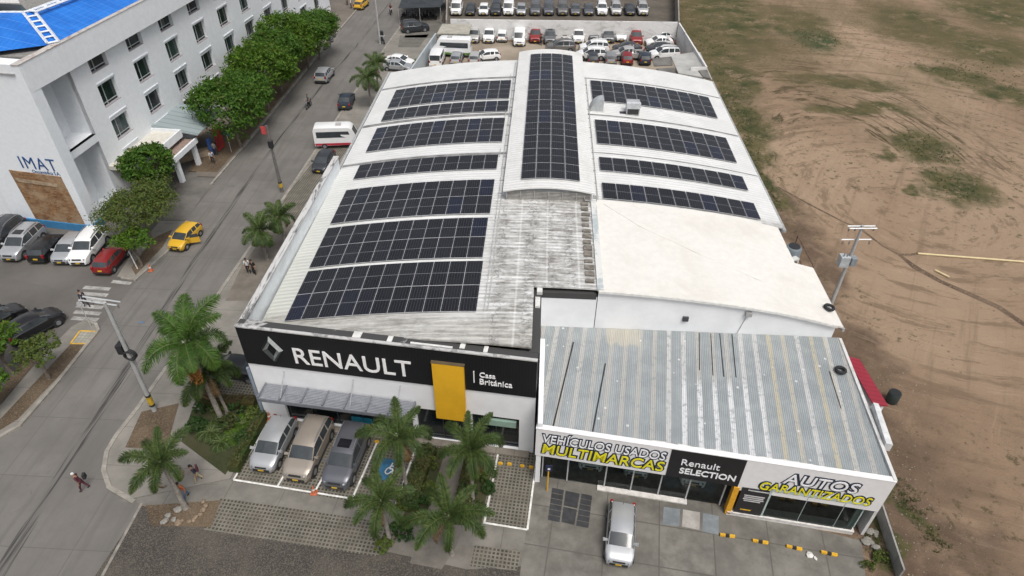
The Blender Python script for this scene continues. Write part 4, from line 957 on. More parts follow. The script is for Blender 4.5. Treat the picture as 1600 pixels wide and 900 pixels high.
q0 = tw(52, 270); q1 = tw(95, 274)
text('Oncomédica S.A.', 'lettering', Vector((q0.x, q0.y, q0.z)), tu, Z, tn, (q1 - q0).length, .34, blue, .02, 0, clinic, .01)
mb = MB(); q = [(-49.6, 50.2), (-41.0, 49.15), (-40.95, 50.7), (-49.4, 51.7)]; mb.prism(q, 0, .75); mb.build('base', mat('base_blue', (0.045, 0.20, 0.40), .6, var=.12), clinic)
# blue roof with pale ladder strips, hip roof
dirU = ID
E1 = at(85, 69, 15.75); E2 = at(0, 80, 15.75); Ap = at(45, 19, 17.3); A2 = at(0, 19, 17.3)
far = lambda p, k: p + ID * k
t = NT('blue_roof'); p = t.pos(); X, Y, _ = t.xyz(t.rotz(p, R_(4.1)))
fr = t.math('FRACT', t.math('DIVIDE', X, 0.42)); fr2 = t.math('FRACT', t.math('DIVIDE', Y, 1.1))
k = t.mix(t.ss(t.noise(p, .4, 5), .35, .65), (0.012, 0.13, 0.50), (0.02, 0.18, 0.62))
k = t.mix(t.ss(fr, 0.8, 0.95, 0, .35), k, (0.01, 0.07, 0.3)); k = t.mix(t.ss(fr2, .9, .98, 0, .4), k, (0.12, 0.32, 0.75))
t.out(k, .45, 0, .4); t.bump(fr, .5, .05); blue_roof = t.m
mb = MB(); mb.face(E1, far(E1, 70), far(Ap, 70), Ap); mb.face(E2 + (E2 - E1) * 3, E1, Ap, A2 + (A2 - Ap) * 5)
mb.build('roof', blue_roof, clinic)
def ladder(P, Q, wd, n, name='roof_ladder'):
    P, Q = Vector(P), Vector(Q); d = (Q - P).normalized(); s_ = d.cross(Z).normalized() * wd
    up = Vector((0, 0, .09)); mb = MB()
    for a in (-1, 1): mb.tube([P + s_ * a + up, Q + s_ * a + up], .13, 4)
    for i in range(n + 1): c_ = P.lerp(Q, i / n) + up; mb.tube([c_ - s_, c_ + s_], .09, 4)
    mb.build(name, mat('ladder_white', (0.62, 0.66, 0.70), .6), clinic)
ladder(Ap, E1 - (E1 - Ap) * .03, .42, 6); ladder(Ap + Vector((.4, 0, 0)), Ap + ID * 11 + Vector((.9, 0, -.25)), .35, 7)
MB().tube([A2 + (A2 - Ap) * 5, Ap], .12, 5).build('ridge_cap', MATS['ladder_white'], clinic)
mb = MB(); g0 = at(0, 5, 17.0); g1 = at(33, 7, 17.0); mb.face(at(-60, 17, 17.0), at(42, 16, 17.0), g1, at(-60, 3, 17.0)); mb.build('skylight', mat('skylight_green', (0.035, 0.07, 0.075), .3, var=.2), clinic)
mb = MB(); mb.face(at(-60, 2, 18.0), at(31, 5, 18.0), at(22, -12, 18.0), at(-60, -30, 18.0)); mb.build('roof_deck', mat('roof_deck', (0.55, 0.55, 0.53), .8), clinic)
mb = MB(); q = [IA - ID * .2 + IN * -.62, IA + IN * -.62 + ID * 2.2, Vector((E1.x, E1.y, 0)), Vector((E2.x, E2.y, 0)) + Vector((-14, 1.5, 0)), Vector((-66, 52.5, 0))]; mb.face(*[(v.x, v.y, 15.0) for v in q]); mb.build('roof_slab', mat('slab_grey', (0.22, 0.215, 0.20), .85, var=.2), clinic)
mb = MB(); mb.prism([(-41.8, 52), (-40, 118), (-75, 120), (-75, 55)], 15.0, 15.35); mb.build('roof_slab', MATS['slab_grey'], clinic)
# entrance canopies
mb = MB()
P = [at(205, 240, 4.0), at(275, 200, 4.0), at(282, 195, 4.0), at(236, 196, 4.6), at(180, 247, 4.6)]
a0, a1 = I(5.6, 0, -REC), I(13.2, 0, -REC)
def canopy(u0, u1, d1, z0, z1, name, m, th=.35):
    mb = MB(); b = []
    for dz in (0, th):
        b += [I(u0, z0 + dz, -REC), I(u1, z0 + dz, -REC), I(u1, z1 + dz, d1), I(u0, z1 + dz, d1)]
    n = len(mb.v); mb.v += [tuple(q) for q in b]
    for q in ((3, 2, 1, 0), (4, 5, 6, 7), (0, 1, 5, 4), (1, 2, 6, 5), (2, 3, 7, 6), (3, 0, 4, 7)): mb.f.append(tuple(n + i for i in q)); mb.mi.append(0)
    return mb.build(name, m, clinic)
canopy(5.4, 13.1, 2.5, 3.5, 3.5, 'canopy', mat('canopy_cream', (0.56, 0.54, 0.48), .8, var=.1), .4)
mb = MB(); ibox(mb, 5.3, 13.25, 3.45, 4.25, 2.65, 2.5); ibox(mb, 13.1, 13.25, 3.45, 4.25, 2.5, -REC); mb.build('canopy_parapet', clin_w, clinic)
canopy(6.2, 13.6, 3.6, 2.75, 2.75, 'canopy', mat('canopy_brown', (0.26, 0.19, 0.16), .8, var=.2), .25)
mb = MB(); ibox(mb, 6.0, 13.8, 2.6, 3.15, 3.8, 3.6); mb.build('canopy_parapet', clin_w, clinic)
t = NT('grey_sheet'); p = t.pos(); fr = t.math('FRACT', t.math('MULTIPLY', t.xyz(t.rotz(p, R_(4)))[1], 1.1)); t.out(t.mix(t.ss(fr, .75, .95, 0, .6), (0.27, 0.32, 0.33), (0.12, 0.15, 0.155)), .5); t.bump(fr, .4, .05)
canopy(13.3, 19.2, 4.3, 4.3, 3.6, 'canopy', t.m, .12)
for u, d in ((13.2, 3.6), (9.6, 3.65)):
    mb = MB(); ibox(mb, u, u + .5, 0, 2.7, d - .1, d - .5); mb.build('pillar', clin_w, clinic)
mb = MB(); ibox(mb, 16.4, 17.7, .3, 2.9, 4.3, 4.1); mb.build('red_banner', mat('banner_red', (0.33, 0.035, 0.03), .6, var=.3, sc=1), clinic)
mb = MB(); ibox(mb, 15.2, 15.8, .3, 2.2, 4.0, 3.8); mb.build('blue_banner', mat('banner_blue', (0.03, 0.08, 0.25), .6), clinic)
tag(MB().prism([at(275, 250), at(330, 238), at(333, 243), at(279, 256)], 0, .7).build('planter', mat('planter_tan', (0.36, 0.29, 0.21), .8, var=.15)), 'low tan planter wall in front of the clinic entrance banners', 'planter')

# ================================================================== VEHICLES
car_glass = mat('car_glass', (0.045, 0.053, 0.058), 0.08, 0, 0.2, 1, spec=0.6)
tyre_m = mat('tyre', (0.018, 0.018, 0.02), .8, var=.2); rim_m = mat('rim', (0.33, 0.34, 0.36), .35, .6, .1)
trim_m = mat('black_trim', (0.025, 0.026, 0.028), .55, var=.2); lamp_m = mat('lamp_glass', (0.26, 0.28, 0.30), .2, .2, .15); tail_m = mat('tail_lamp', (0.25, 0.015, 0.015), .25)
plate_m = mat('yellow_plate', (0.60, 0.40, 0.03), .5); sun_m = mat('sunroof_glass', (0.012, 0.013, 0.016), .1)
COLR = dict(silver=((0.44, 0.455, 0.47), .5), white=((0.74, 0.75, 0.75), 0), grey=((0.15, 0.155, 0.165), .4), dark=((0.045, 0.05, 0.058), .3), black=((0.012, 0.012, 0.014), .1),
            red=((0.24, 0.018, 0.02), .2), beige=((0.34, 0.30, 0.255), .4), blue=((0.03, 0.042, 0.06), .3), yellow=((0.62, 0.37, 0.03), 0), lightgrey=((0.29, 0.30, 0.31), .4), bluegrey=((0.125, 0.13, 0.148), .45), pale=((0.50, 0.50, 0.49), .4), midgrey=((0.17, 0.165, 0.16), .4))
def pm(c): v = COLR[c]; return mat('paint_' + c, v[0], .38, v[1], .03, 1.2, coat=.3)
# top line: (fraction from nose, height); wr = roof half width ratio
KIND = dict(
 suv=dict(L=4.5, W=1.84, H=1.68, top=[(0, .60), (.012, .80), (.04, .96), (.13, 1.06), (.235, 1.14), (.375, 1.64), (.45, 1.73), (.57, 1.76), (.59, 1.76), (.76, 1.745), (.785, 1.74), (.925, 1.66), (.975, 1.14), (.985, .95), (1, .62)], cab=(4, 5, 11, 12), pil=(8, 10), r=.37, belt=1.05, rail=True),
 hatch=dict(L=3.85, W=1.68, H=1.5, top=[(0, .52), (.014, .70), (.05, .82), (.13, .92), (.22, .99), (.38, 1.40), (.46, 1.47), (.57, 1.50), (.59, 1.50), (.74, 1.47), (.765, 1.465), (.90, 1.38), (.965, .98), (.985, .8), (1, .55)], cab=(4, 5, 11, 12), pil=(8, 10), r=.30, belt=.93, rail=False),
 sedan=dict(L=4.35, W=1.72, H=1.46, top=[(0, .52), (.014, .68), (.05, .80), (.15, .90), (.26, .97), (.40, 1.38), (.46, 1.44), (.55, 1.46), (.57, 1.46), (.67, 1.42), (.69, 1.41), (.73, 1.38), (.85, 1.02), (.97, .97), (1, .6)], cab=(4, 5, 11, 12), pil=(8, 10), r=.31, belt=.92, rail=False),
 van=dict(L=4.9, W=1.9, H=1.98, top=[(0, .60), (.01, .80), (.03, .98), (.08, 1.10), (.14, 1.2), (.27, 1.86), (.33, 1.95), (.42, 1.98), (.44, 1.98), (.62, 1.98), (.65, 1.98), (.96, 1.92), (.985, 1.2), (.992, .9), (1, .6)], cab=(4, 5, 11, 12), pil=(8, 10), r=.34, belt=1.12, rail=False),
 pickup=dict(L=5.2, W=1.86, H=1.78, top=[(0, .62), (.012, .84), (.03, 1.0), (.12, 1.1), (.22, 1.16), (.345, 1.66), (.40, 1.75), (.46, 1.78), (.48, 1.78), (.57, 1.76), (.59, 1.75), (.62, 1.68), (.655, 1.12), (.66, 1.1), (.665, 1.08)], cab=(4, 5, 11, 12), pil=(8, 10), r=.38, belt=1.08, rail=False))
def make_car(kind, name, label, cat, sunroof=False, windowless=False):
    K = KIND[kind]; L, W = K['L'], K['W']; c0, r0, r1, c1 = K['cab']; hw = W / 2
    root = thing(name, label, cat)
    P = []
    for i, (t_, zt) in enumerate(K['top']):
        x = L / 2 - t_ * L
        taper = 1.0
        if t_ < .15: taper = 1 - .20 * ((.15 - t_) / .15) ** 2
        if t_ > .88: taper = 1 - .12 * ((t_ - .88) / .12) ** 2
        w_ = hw * taper; zl = .24 if .03 < t_ < .97 else .32; belt = min(K['belt'] + .06 * t_, zt - .005)
        cabin = r0 <= i <= r1
        ends = i in (c0, c1)
        if cabin:
            f = .78 if kind != 'van' else .88
            ring = [(w_ * .9, zl), (w_ * .985, zl + .14), (w_, zl + .38), (w_ * .965, belt), (w_ * .93, belt + .03), (w_ * f, zt - .085), (w_ * f - .10, zt - .018), (0, zt)]
        else:
            zb = zt - .055 if zt < belt + .06 else belt
            s5 = .90; ring = [(w_ * .9, zl), (w_ * .985, zl + .14), (w_, min(zl + .38, zt - .12)), (w_ * .965, zb - .01), (w_ * .93, zb + .008), (w_ * .84, zt - .012), (w_ * .60, zt - .003), (0, zt)]
        P.append([Vector((x, y, z)) for y, z in ring])
    n = len(P); nk = len(P[0])
    body = MB(); wind = MB(); rear = MB(); sides = (MB(), MB())
    for i in range(n - 1):
        for k in range(nk - 1):
            for sgn in (1, -1):
                q = [P[i][k], P[i + 1][k], P[i + 1][k + 1], P[i][k + 1]]; q = [Vector((v.x, v.y * sgn, v.z)) for v in q]
                if sgn > 0: q = q[::-1]
                tgt = body
                if k >= 5 and i == c0: tgt = wind
                elif k >= 5 and i == r1 : tgt = rear
                elif k == 4 and c0 <= i <= r1 and not (windowless and i > r0 + 2):
                    if i in (K['pil'][0] - 1, K['pil'][1] - 1) : tgt = body
                    elif i == r1 and kind in ('van',): tgt = body
                    else: tgt = sides[0 if sgn > 0 else 1]
                tgt.face(*q)
    for e, fl in ((0, False), (n - 1, True)):
        pts = [Vector((v.x, v.y, v.z)) for v in P[e]] + [Vector((v.x, -v.y, v.z)) for v in P[e][-2::-1]]
        body.face(*(pts if fl else pts[::-1]))
    fl = [[Vector((v[0].x, v[0].y, v[0].z)), Vector((v[0].x, -v[0].y, v[0].z))] for v in P]
    body.grid(fl)
    # A pillars
    for sgn in (1, -1):
        a, b = P[c0][5], P[r0][5]; body.tube([(a.x, a.y * sgn, a.z + .01), (b.x, b.y * sgn, b.z)], .035, 4)
        a, b = P[r1][5], P[c1][5]; body.tube([(a.x, a.y * sgn, a.z), (b.x, b.y * sgn, b.z + .01)], .045, 4)
    if kind == 'pickup':
        xb = P[-1][0].x; x2 = -L / 2
        for sgn in (1, -1): body.box(x2, xb + .01, sgn * hw * .97 - .05, sgn * hw * .97 + .05, .38, 1.06)
        body.box(x2, x2 + .06, -hw * .92, hw * .92, .42, 1.06); body.box(x2 + .06, xb, -hw * .9, hw * .9, .38, .62)
    if kind == 'van' and windowless: pass
    bo = body.build('body', pm('white'), root, True, 38, True)
    bo.material_slots[0].link = 'OBJECT'; bo.material_slots[0].material = pm('white')
    wind.build('windscreen', car_glass, root, True, 30, True); rear.build('rear_window', car_glass, root, True, 30, True)
    for sd in sides: sd.build('side_window', car_glass, root, True, 30, True)
    # front: bumper grille, lights, plate
    x0 = L / 2
    MB().box(x0 - .06, x0 + .012, -hw * .62, hw * .62, .34, .54).build('grille', trim_m, root)
    zg = K['top'][2][1] - .17; MB().box(x0 - .14, x0 - .005 - (.01 if kind != 'van' else 0), -hw * .42, hw * .42, zg - .07, zg + .05).build('grille', trim_m, root)
    for sgn in (1, -1): MB().box(-L * .29, L * .29, sgn * (hw + .004) - .012, sgn * (hw + .004) + .012, .30, .42).build('sill_trim', trim_m, root)
    MB().box(-x0 - .012, -x0 + .10, -hw * .8, hw * .8, .34, .50).build('rear_bumper', trim_m, root)
    for sgn in (1, -1):
        yy = sgn * hw * .70
        mb = MB(); mb.tube([(x0 - .22, yy * 1.10, K['top'][2][1] - .16), (x0 - .035, yy * .86, K['top'][2][1] - .19)], [.075, .085], 8); mb.build('headlight', lamp_m, root)
        zt = K['belt'] - .08
        mb = MB(); xr = -L / 2 + (.02 if kind in ('pickup',) else .10); mb.box(xr - .09, xr + .12, sgn * hw * .80 - .09, sgn * hw * .80 + .09, zt - .12, zt + .16); mb.build('tail_light', tail_m, root)
        mb = MB(); xm = P[c0][0].x - .25; mb.tube([(xm, sgn * (hw * .9), K['belt'] + .10), (xm + .02, sgn * (hw + .18), K['belt'] + .14)], [.075, .11], 6)
        mo = mb.build('mirror', pm('white'), root, True); mo.material_slots[0].link = 'OBJECT'; mo.material_slots[0].material = pm('white')
    MB().box(x0 - .02, x0 + .026, -.18, .18, .40, .52).build('number_plate', plate_m, root)
    MB().box(-x0 - .018, -x0 + .03, -.18, .18, .58, .70).build('number_plate', plate_m, root)
    r = K['r']
    for fx in (L / 2 - L * .185, -L / 2 + L * .19):
        for sgn in (1, -1):
            arch = MB(); arch.tube([(fx, sgn * (hw - .14), r), (fx, sgn * (hw + .012), r)], r + .065, 18); arch.build('wheel_arch', trim_m, root)
            wh = MB(); wh.tube([(fx, sgn * (hw - .2), r), (fx, sgn * (hw + .016), r), (fx, sgn * (hw + .03), r)], [r, r, r * .93], 18); wo = wh.build('wheel', tyre_m, root, True, 40)
            rm = MB(); rm.tube([(fx, sgn * (hw + .0), r), (fx, sgn * (hw + .036), r)], [r * .66, r * .58], 12); rm.build('rim', rim_m, wo)
    if K['rail']:
        for sgn in (1, -1):
            y_ = sgn * hw * .70; mb = MB(); mb.tube([(P[6][0].x, y_, 1.72), (P[7][0].x, y_, 1.815), (P[10][0].x, y_, 1.80), (P[11][0].x + .2, y_, 1.73)], .034, 5); mb.build('roof_rail', rim_m, root)
    if sunroof:
        a, b = P[6][7], P[8][7]; MB().box(b.x, a.x, -hw * .42, hw * .42, a.z + .004, b.z + .022).build('sunroof', sun_m, root)
    MB().tube([(P[r1][7].x + .15, 0, P[r1][7].z), (P[r1][7].x + .02, 0, P[r1][7].z + .14)], .012, 4).build('antenna', trim_m, root)
    return root
def recolor(root, c):
    for ch in root.children:
        if ch.type == 'MESH' and ch.material_slots and ch.material_slots[0].link == 'OBJECT': ch.material_slots[0].material = pm(c)
PROTO = {}
def car(kind, color, rear, front, label, group=None, cat='car', name='parked_car', z=.6, sunroof=False, windowless=False, scale=1.0, back=None):
    """rear/front: surveyed points of the two ends (photo), or front=(px,py) with heading in degrees given as rear=number"""
    key = (kind, sunroof, windowless)
    if key in PROTO: root = copy_tree(PROTO[key])
    else: root = make_car(kind, name, label, cat, sunroof, windowless); PROTO[key] = root
    L = KIND[kind]['L']
    if isinstance(rear, (int, float)):
        h = R_(rear); f = at(front[0], front[1], .35); c_ = Vector((f.x, f.y, 0)) - Vector((math.cos(h), math.sin(h), 0)) * L / 2
    else:
        a, b = at(rear[0], rear[1], z), at(front[0], front[1], z); c_ = (a + b) / 2; h = math.atan2(b.y - a.y, b.x - a.x)
    root.location = (c_.x, c_.y, back if back is not None else 0.03); root.rotation_euler = (0, 0, h); root.scale = (scale,) * 3
    root.name = name
    root['label'] = label; root['category'] = cat
    if group: root['group'] = group
    elif 'group' in root: del root['group']
    recolor(root, color)
    return root

# customer bays
G1 = 'cars in the customer bays'
car('hatch', 'silver', -95.5, (409, 736), 'silver small car in the customer bay next to the green hedge', G1, scale=1.03)
car('suv', 'beige', -96, (462, 752), 'beige sport utility car in the middle customer bay', G1)
car('suv', 'bluegrey', -96, (523, 764), 'dark grey-roofed sport utility car with open black sunroof in customer bay', G1, sunroof=True)
car('hatch', 'silver', -97.5, (966, 886), 'silver hatchback parked on the concrete before the used-car showroom', None, scale=.97)
G2 = 'cars inside the used car showroom'
for px, nm, c_ in ((918, 'behind the leftmost panes', 'white'), (990, 'behind the middle panes', 'silver'), (1083, 'beneath the black sign board', 'white')):
    f = on_wall(px, 760, AA - AN * 1.0, AB - AN * 1.0); o = car('hatch', c_, -97.5, (900, 800), c_ + ' show car inside the showroom glass ' + nm, G2)
    o.location = (f.x + .3, f.y + 2.1, .07)
# street
G3 = 'cars on the street'
def taxi_tail(o): pass
o = car('hatch', 'yellow', -97, (272, 392), 'yellow taxi with its side door open at the kerb under the trees', 'yellow taxis', 'taxi', 'taxi', scale=.93)
d_ = MB().box(-.02, .95, 0, .05, .35, .95); d_.m(1).box(.1, .85, .0, .04, .951, 1.3); dm_ = d_.build('open_door', [pm('yellow'), car_glass], o); dm_.location = (.62, .84, 0); dm_.rotation_euler = (0, 0, R_(118))
o = car('hatch', 'yellow', 82, (571, 4), 'yellow taxi stopped far up the street by two people', 'yellow taxis', 'taxi', 'taxi')
for ch in list(o.children):
    if ch.name.startswith('open_door'): bpy.data.objects.remove(ch)
car('hatch', 'silver', (500, 126), (514, 108), 'silver hatchback driving away up the street', G3, scale=1.08)
car('sedan', 'blue', (538, 166), (544, 148), 'dark blue sedan parked by the far roadside palm', G3)
car('suv', 'dark', (633, 45), (664, 42), 'dark sport utility car parked sideways beside the motorcycle shelter', G3)
car('sedan', 'white', (606, 93), (643, 98), 'white sedan parked by the grey side wall, farther of two', G3)
car('sedan', 'silver', (604, 102), (640, 105), 'silver sedan parked by the grey side wall, nearer of two', G3)
car('hatch', 'dark', (512, 244), (500, 262), 'dark car half hidden behind the long side wall', G3)
car('sedan', 'black', (392, 578), (344, 572), 'black car parked beside the sign band corner behind the palm', G3)
# clinic lot
G4 = 'cars parked at the clinic'
car('suv', 'silver', (58, 360), (14, 402), 'silver grey sport utility car with roof rails and sunroof at the clinic', G4, sunroof=True)
car('suv', 'dark', (24, 352), (-14, 384), 'dark car cut by the photo edge at the clinic', G4)
car('hatch', 'black', (56, 406), (90, 368), 'black hatchback backed out between silver cars at the clinic', G4)
car('hatch', 'silver', (126, 370), (92, 408), 'silver small car next to the white off-roader at the clinic', G4)
car('suv', 'white', (156, 366), (122, 408), 'white off-roader parked at the clinic near the red car', G4)
car('hatch', 'red', (160, 420), (186, 390), 'red hatchback half under the yellowish tree at the clinic', G4, scale=.95)
G5 = 'black cars by the corner trees'
car('hatch', 'black', (26, 524), (80, 494), 'black car with its whole side visible by the corner trees', G5, scale=1.06)
car('hatch', 'black', (-30, 514), (22, 486), 'black car at the photo edge partly behind another black car', G5)

# walled yards behind the showroom
G6 = 'cars in the far walled yard'
row0 = [('van', 'white', 712), ('hatch', 'dark', 734), ('hatch', 'white', 755), ('suv', 'dark', 774), ('van', 'white', 794), ('hatch', 'silver', 814), ('suv', 'grey', 836), ('suv', 'bluegrey', 857), ('suv', 'midgrey', 879), ('sedan', 'grey', 899), ('sedan', 'bluegrey', 920), ('suv', 'white', 941), ('suv', 'pale', 963), ('sedan', 'dark', 985), ('suv', 'pale', 1005)]
cn = dict(white='white', dark='dark', silver='silver', grey='grey', bluegrey='blue-grey', midgrey='brownish grey', pale='pale silver')
kn = dict(van='van', hatch='hatchback', suv='sport utility car', sedan='sedan')
ordn = ['leftmost', 'second', 'third', 'fourth', 'fifth', 'sixth', 'seventh', 'eighth', 'seventh from right,', 'sixth from right,', 'fifth from right,', 'fourth from right,', 'third from right,', 'second from right,', 'rightmost']
for i, (k_, c_, px) in enumerate(row0):
    car(k_, c_, -90 - (px - 860) * .006, (px, 23), '%s %s, %s in the farthest row behind the white wall' % (cn[c_], kn[k_], ordn[i]), G6)
G7 = 'cars in the near walled yard'
for k_, c_, px, py, hd, lb in [
    ('suv', 'white', 716, 62, -90, 'white car with dark sunroof behind the minibus'), ('suv', 'pale', 739, 66, -90, 'pale silver car with roof rails right of the minibus'),
    ('suv', 'white', 763, 66, -90, 'white tall car between silver and small white cars'), ('van', 'white', 811, 71, -90, 'white van parked alone left of the red car'),
    ('suv', 'red', 836, 66, -90, 'red sport utility car beside a dark-dressed person'), ('suv', 'grey', 859, 68, -90, 'grey car between the red car and white sunroof car'),
    ('suv', 'white', 882, 60, -90, 'white car with dark sunroof right of a grey car'), ('suv', 'white', 904, 67, -90, 'white car with orange plate behind the grey wagon'),
    ('hatch', 'grey', 928, 62, -90, 'grey hatchback near the wall between two others'), ('suv', 'grey', 951, 66, -90, 'grey sport utility car left of the black-roofed white car'),
    ('hatch', 'white', 971, 64, -90, 'white hatchback with black roof next to the red car'), ('suv', 'red', 995, 69, -90, 'red car at the right end of the middle row')]:
    car(k_, c_, hd, (px, py), lb, G7, sunroof='sunroof' in lb and 'right' not in lb or 'dark sunroof' in lb)
car('hatch', 'white', (785, 48), (785, 63.5), 'small white hatchback showing its back in the middle row', G7).rotation_euler = (0, 0, R_(90))
for k_, c_, a, b, lb in [
    ('hatch', 'white', (778, 84), (744, 87), 'white hatchback parked sideways right of the minibus'), ('suv', 'midgrey', (894, 72), (858, 72), 'grey wagon parked sideways in front of the middle row'),
    ('suv', 'white', (947, 73), (909, 73), 'white car behind another white car, both sideways'), ('suv', 'white', (944, 84), (903, 84), 'white sport utility car sideways nearest the raised roof'),
    ('sedan', 'dark', (998, 73), (962, 73), 'dark sedan hidden behind the silver pickup'), ('hatch', 'white', (1054, 55), (1018, 56), 'white car sideways against the white wall, farthest right'),
    ('sedan', 'white', (1050, 63), (1010, 64), 'white sedan sideways behind a dark car at the right'), ('sedan', 'dark', (1052, 73), (1010, 74), 'dark sedan sideways between two white cars at the right'),
    ('suv', 'white', (1060, 82), (1016, 84), 'white car with black roof, nearest of the right cluster')]:
    car(k_, c_, a, b, lb, G7, z=.8)
car('pickup', 'pale', (1008, 83), (956, 84), 'silver pickup truck with an open bed in the walled yard', None, 'pickup', 'pickup_truck', z=.8)
for k_, c_, px, lb in (('van', 'white', 687, 'white van roof just showing above the roof edge'), ('hatch', 'silver', 716, 'silver car second along the roof edge by the van'), ('hatch', 'pale', 744, 'pale car third along the roof edge by the van'),
                       ('hatch', 'dark', 925, 'dark car roof showing right of the raised roof'), ('hatch', 'lightgrey', 952, 'grey car roof beside the small red car'), ('hatch', 'red', 977, 'small red car just beyond the roof edge'), ('hatch', 'blue', 1004, 'dark blue car beside the small red car')):
    car(k_, c_, 90, (px, 86), lb, G7)
# roof panels on two-tone cars
for lb, nm in (('white hatchback with black roof', 1), ('white car with black roof', 2)):
    for o in [o for o in COL.objects if o.parent is None and str(o.get('label', '')).startswith(lb)]:
        k_ = 'hatch' if nm == 1 else 'suv'; T = KIND[k_]['top']; L_ = KIND[k_]['L']; hw_ = KIND[k_]['W'] / 2
        mb = MB(); idx = range(5, 12)
        mb.grid([[(L_ / 2 - T[i][0] * L_, y_ * hw_ * .7, T[i][1] + (.012 if abs(y_) < .5 else -.02)) for i in idx] for y_ in (-1, -.5, 0, .5, 1)]); mb.build('black_roof', pm('black'), o, True)
# minibuses
def minibus(label, loc, h, band, name='minibus'):
    root = thing(name, label, 'minibus', loc, h, 'minibuses'); L, W, H = 6.2, 2.05, 2.65
    mb = MB(); prof = [(3.1, .5), (3.1, .95), (2.75, 1.15), (2.3, 1.25), (1.75, 2.35), (1.5, 2.55), (1.2, 2.62), (-2.8, 2.65), (-3.0, 2.55), (-3.1, 2.3), (-3.1, .45)]
    hw = W / 2
    rows = [[Vector((x, s_ * hw * (f if z > 1.3 else 1), z)) for x, z in prof] for s_, f in ((-1, .93), (1, .93))]
    inner = [[Vector((x, s_ * hw * .78, z + (.0 if z < 1.3 else .05))) for x, z in prof] for s_ in (-1, 1)]
    mb.grid([rows[0], inner[0], inner[1], rows[1]])
    mb.face(*rows[0]); mb.face(*rows[1][::-1]); mb.grid([[r_[0] for r_ in (rows[0], rows[1])], [r_[-1] for r_ in (rows[0], rows[1])]])
    mb.build('body', pm('white'), root, True, 30, True)
    for s_ in (1, -1):
        yy = s_ * hw * .967; y2 = s_ * hw * .945
        mb = MB(); mb.face((-2.75, yy + s_ * .012, 1.45), (1.55, yy + s_ * .012, 1.45), (1.3, y2 + s_ * .02, 2.2), (-2.75, y2 + s_ * .02, 2.2)); mb.build('side_window', car_glass, root)
        mb = MB(); mb.face((-3.05, s_ * (hw + .012), .5), (3.0, s_ * (hw + .012), .5), (2.9, s_ * (hw + .012), .78), (-3.05, s_ * (hw + .012), .78)); mb.build('side_stripe', band, root)
        mb = MB(); mb.tube([(3.05, s_ * .75, .9), (3.12, s_ * .72, .88)], .1, 8); mb.build('headlight', lamp_m, root)
    mb = MB(); mb.face((2.27, -hw * .74, 1.36), (2.27, hw * .74, 1.36), (1.80, hw * .70, 2.36), (1.80, -hw * .70, 2.36)); mb.build('windscreen', car_glass, root)
    mb = MB(); mb.face((-3.115, hw * .7, 1.5), (-3.115, -hw * .7, 1.5), (-3.105, -hw * .68, 2.2), (-3.105, hw * .68, 2.2)); mb.build('rear_window', car_glass, root)
    for fx in (2.0, -1.9):
        for s_ in (1, -1):
            mb = MB(); mb.tube([(fx, s_ * (hw - .2), .36), (fx, s_ * (hw + .02), .36)], .37, 16); wo = mb.build('wheel', tyre_m, root)
            mb = MB(); mb.tube([(fx, s_ * hw, .36), (fx, s_ * (hw + .03), .36)], .22, 10); mb.build('rim', rim_m, wo)
    mb = MB(); mb.box(-.3, .4, -.35, .35, 2.69, 2.78); mb.build('roof_hatch', mat('hatch_grey', (0.4, 0.38, 0.38), .6), root)
    return root
q = at(526, 212, 1.3); h_ = R_(8); q.x += .35
mbs = minibus('white minibus with a red lower band beside the street', (q.x, q.y, .13), h_, mat('band_red', (0.42, 0.03, 0.05), .4)); mbs.scale = (.88, .9, .95)
mb = MB(); mb.face((.7, -1.022, .8), (2.1, -1.022, .8), (1.7, -.975, 2.05), (1.3, -.975, 2.05)); mb.build('red_decal', MATS['band_red'], mbs)
q = at(704, 74, 1.2)
minibus('white minibus with green and black front in the walled yard', (q.x, q.y, .03), R_(178), mat('band_green', (0.10, 0.22, 0.03), .4))

# ================================================================== VEGETATION
def leaf_mat(name, c, c2, tr=0.25, sc=0.8):
    t = NT(name); oi = t.n('ShaderNodeNewGeometry'); a = oi.outputs['Random Per Island']
    b = t.noise(t.obj(), sc, 3)
    k = t.mix(a, tuple(x * .45 for x in c), tuple(x * 1.25 for x in c)); k = t.mix(t.ss(b, .4, .65, 0, .8), k, c2); k = t.mix(t.ss(a, .95, .97, 0, .7), k, (0.13, 0.095, 0.03))
    t.out(k, .6, 0, .3)
    tl = t.n('ShaderNodeBsdfTranslucent'); t.l(k, tl.inputs[0]); mx = t.n('ShaderNodeMixShader'); mx.inputs[0].default_value = tr
    t.l(t.b.outputs[0], mx.inputs[1]); t.l(tl.outputs[0], mx.inputs[2]); t.l(mx.outputs[0], t.t.nodes['Material Output'].inputs[0]); return t.m
bark = mat('bark', (0.16, 0.135, 0.11), .9, var=.35, sc=6)
palm_bark = mat('palm_bark', (0.23, 0.21, 0.185), .9, var=.3, sc=5)
leaf_dense = leaf_mat('leaf_dense', (0.085, 0.18, 0.020), (0.050, 0.125, 0.016), .38)
leaf_olive = leaf_mat('leaf_olive', (0.12, 0.165, 0.036), (0.085, 0.13, 0.028), .35)
leaf_lime = leaf_mat('leaf_lime', (0.105, 0.20, 0.018), (0.065, 0.15, 0.015), .38)
leaf_dark = leaf_mat('leaf_dark', (0.035, 0.085, 0.018), (0.025, 0.062, 0.014))
leaf_palm = leaf_mat('leaf_palm', (0.078, 0.122, 0.030), (0.038, 0.070, 0.019), .18, 1.0)
leaf_palm_vivid = leaf_mat('leaf_palm_fresh', (0.068, 0.145, 0.018), (0.034, 0.082, 0.012), .18, 1.0)  # more saturated green than leaf_palm, for the tall corner palm
leaf_dry = leaf_mat('leaf_dry', (0.16, 0.10, 0.035), (0.20, 0.12, 0.045), .2)
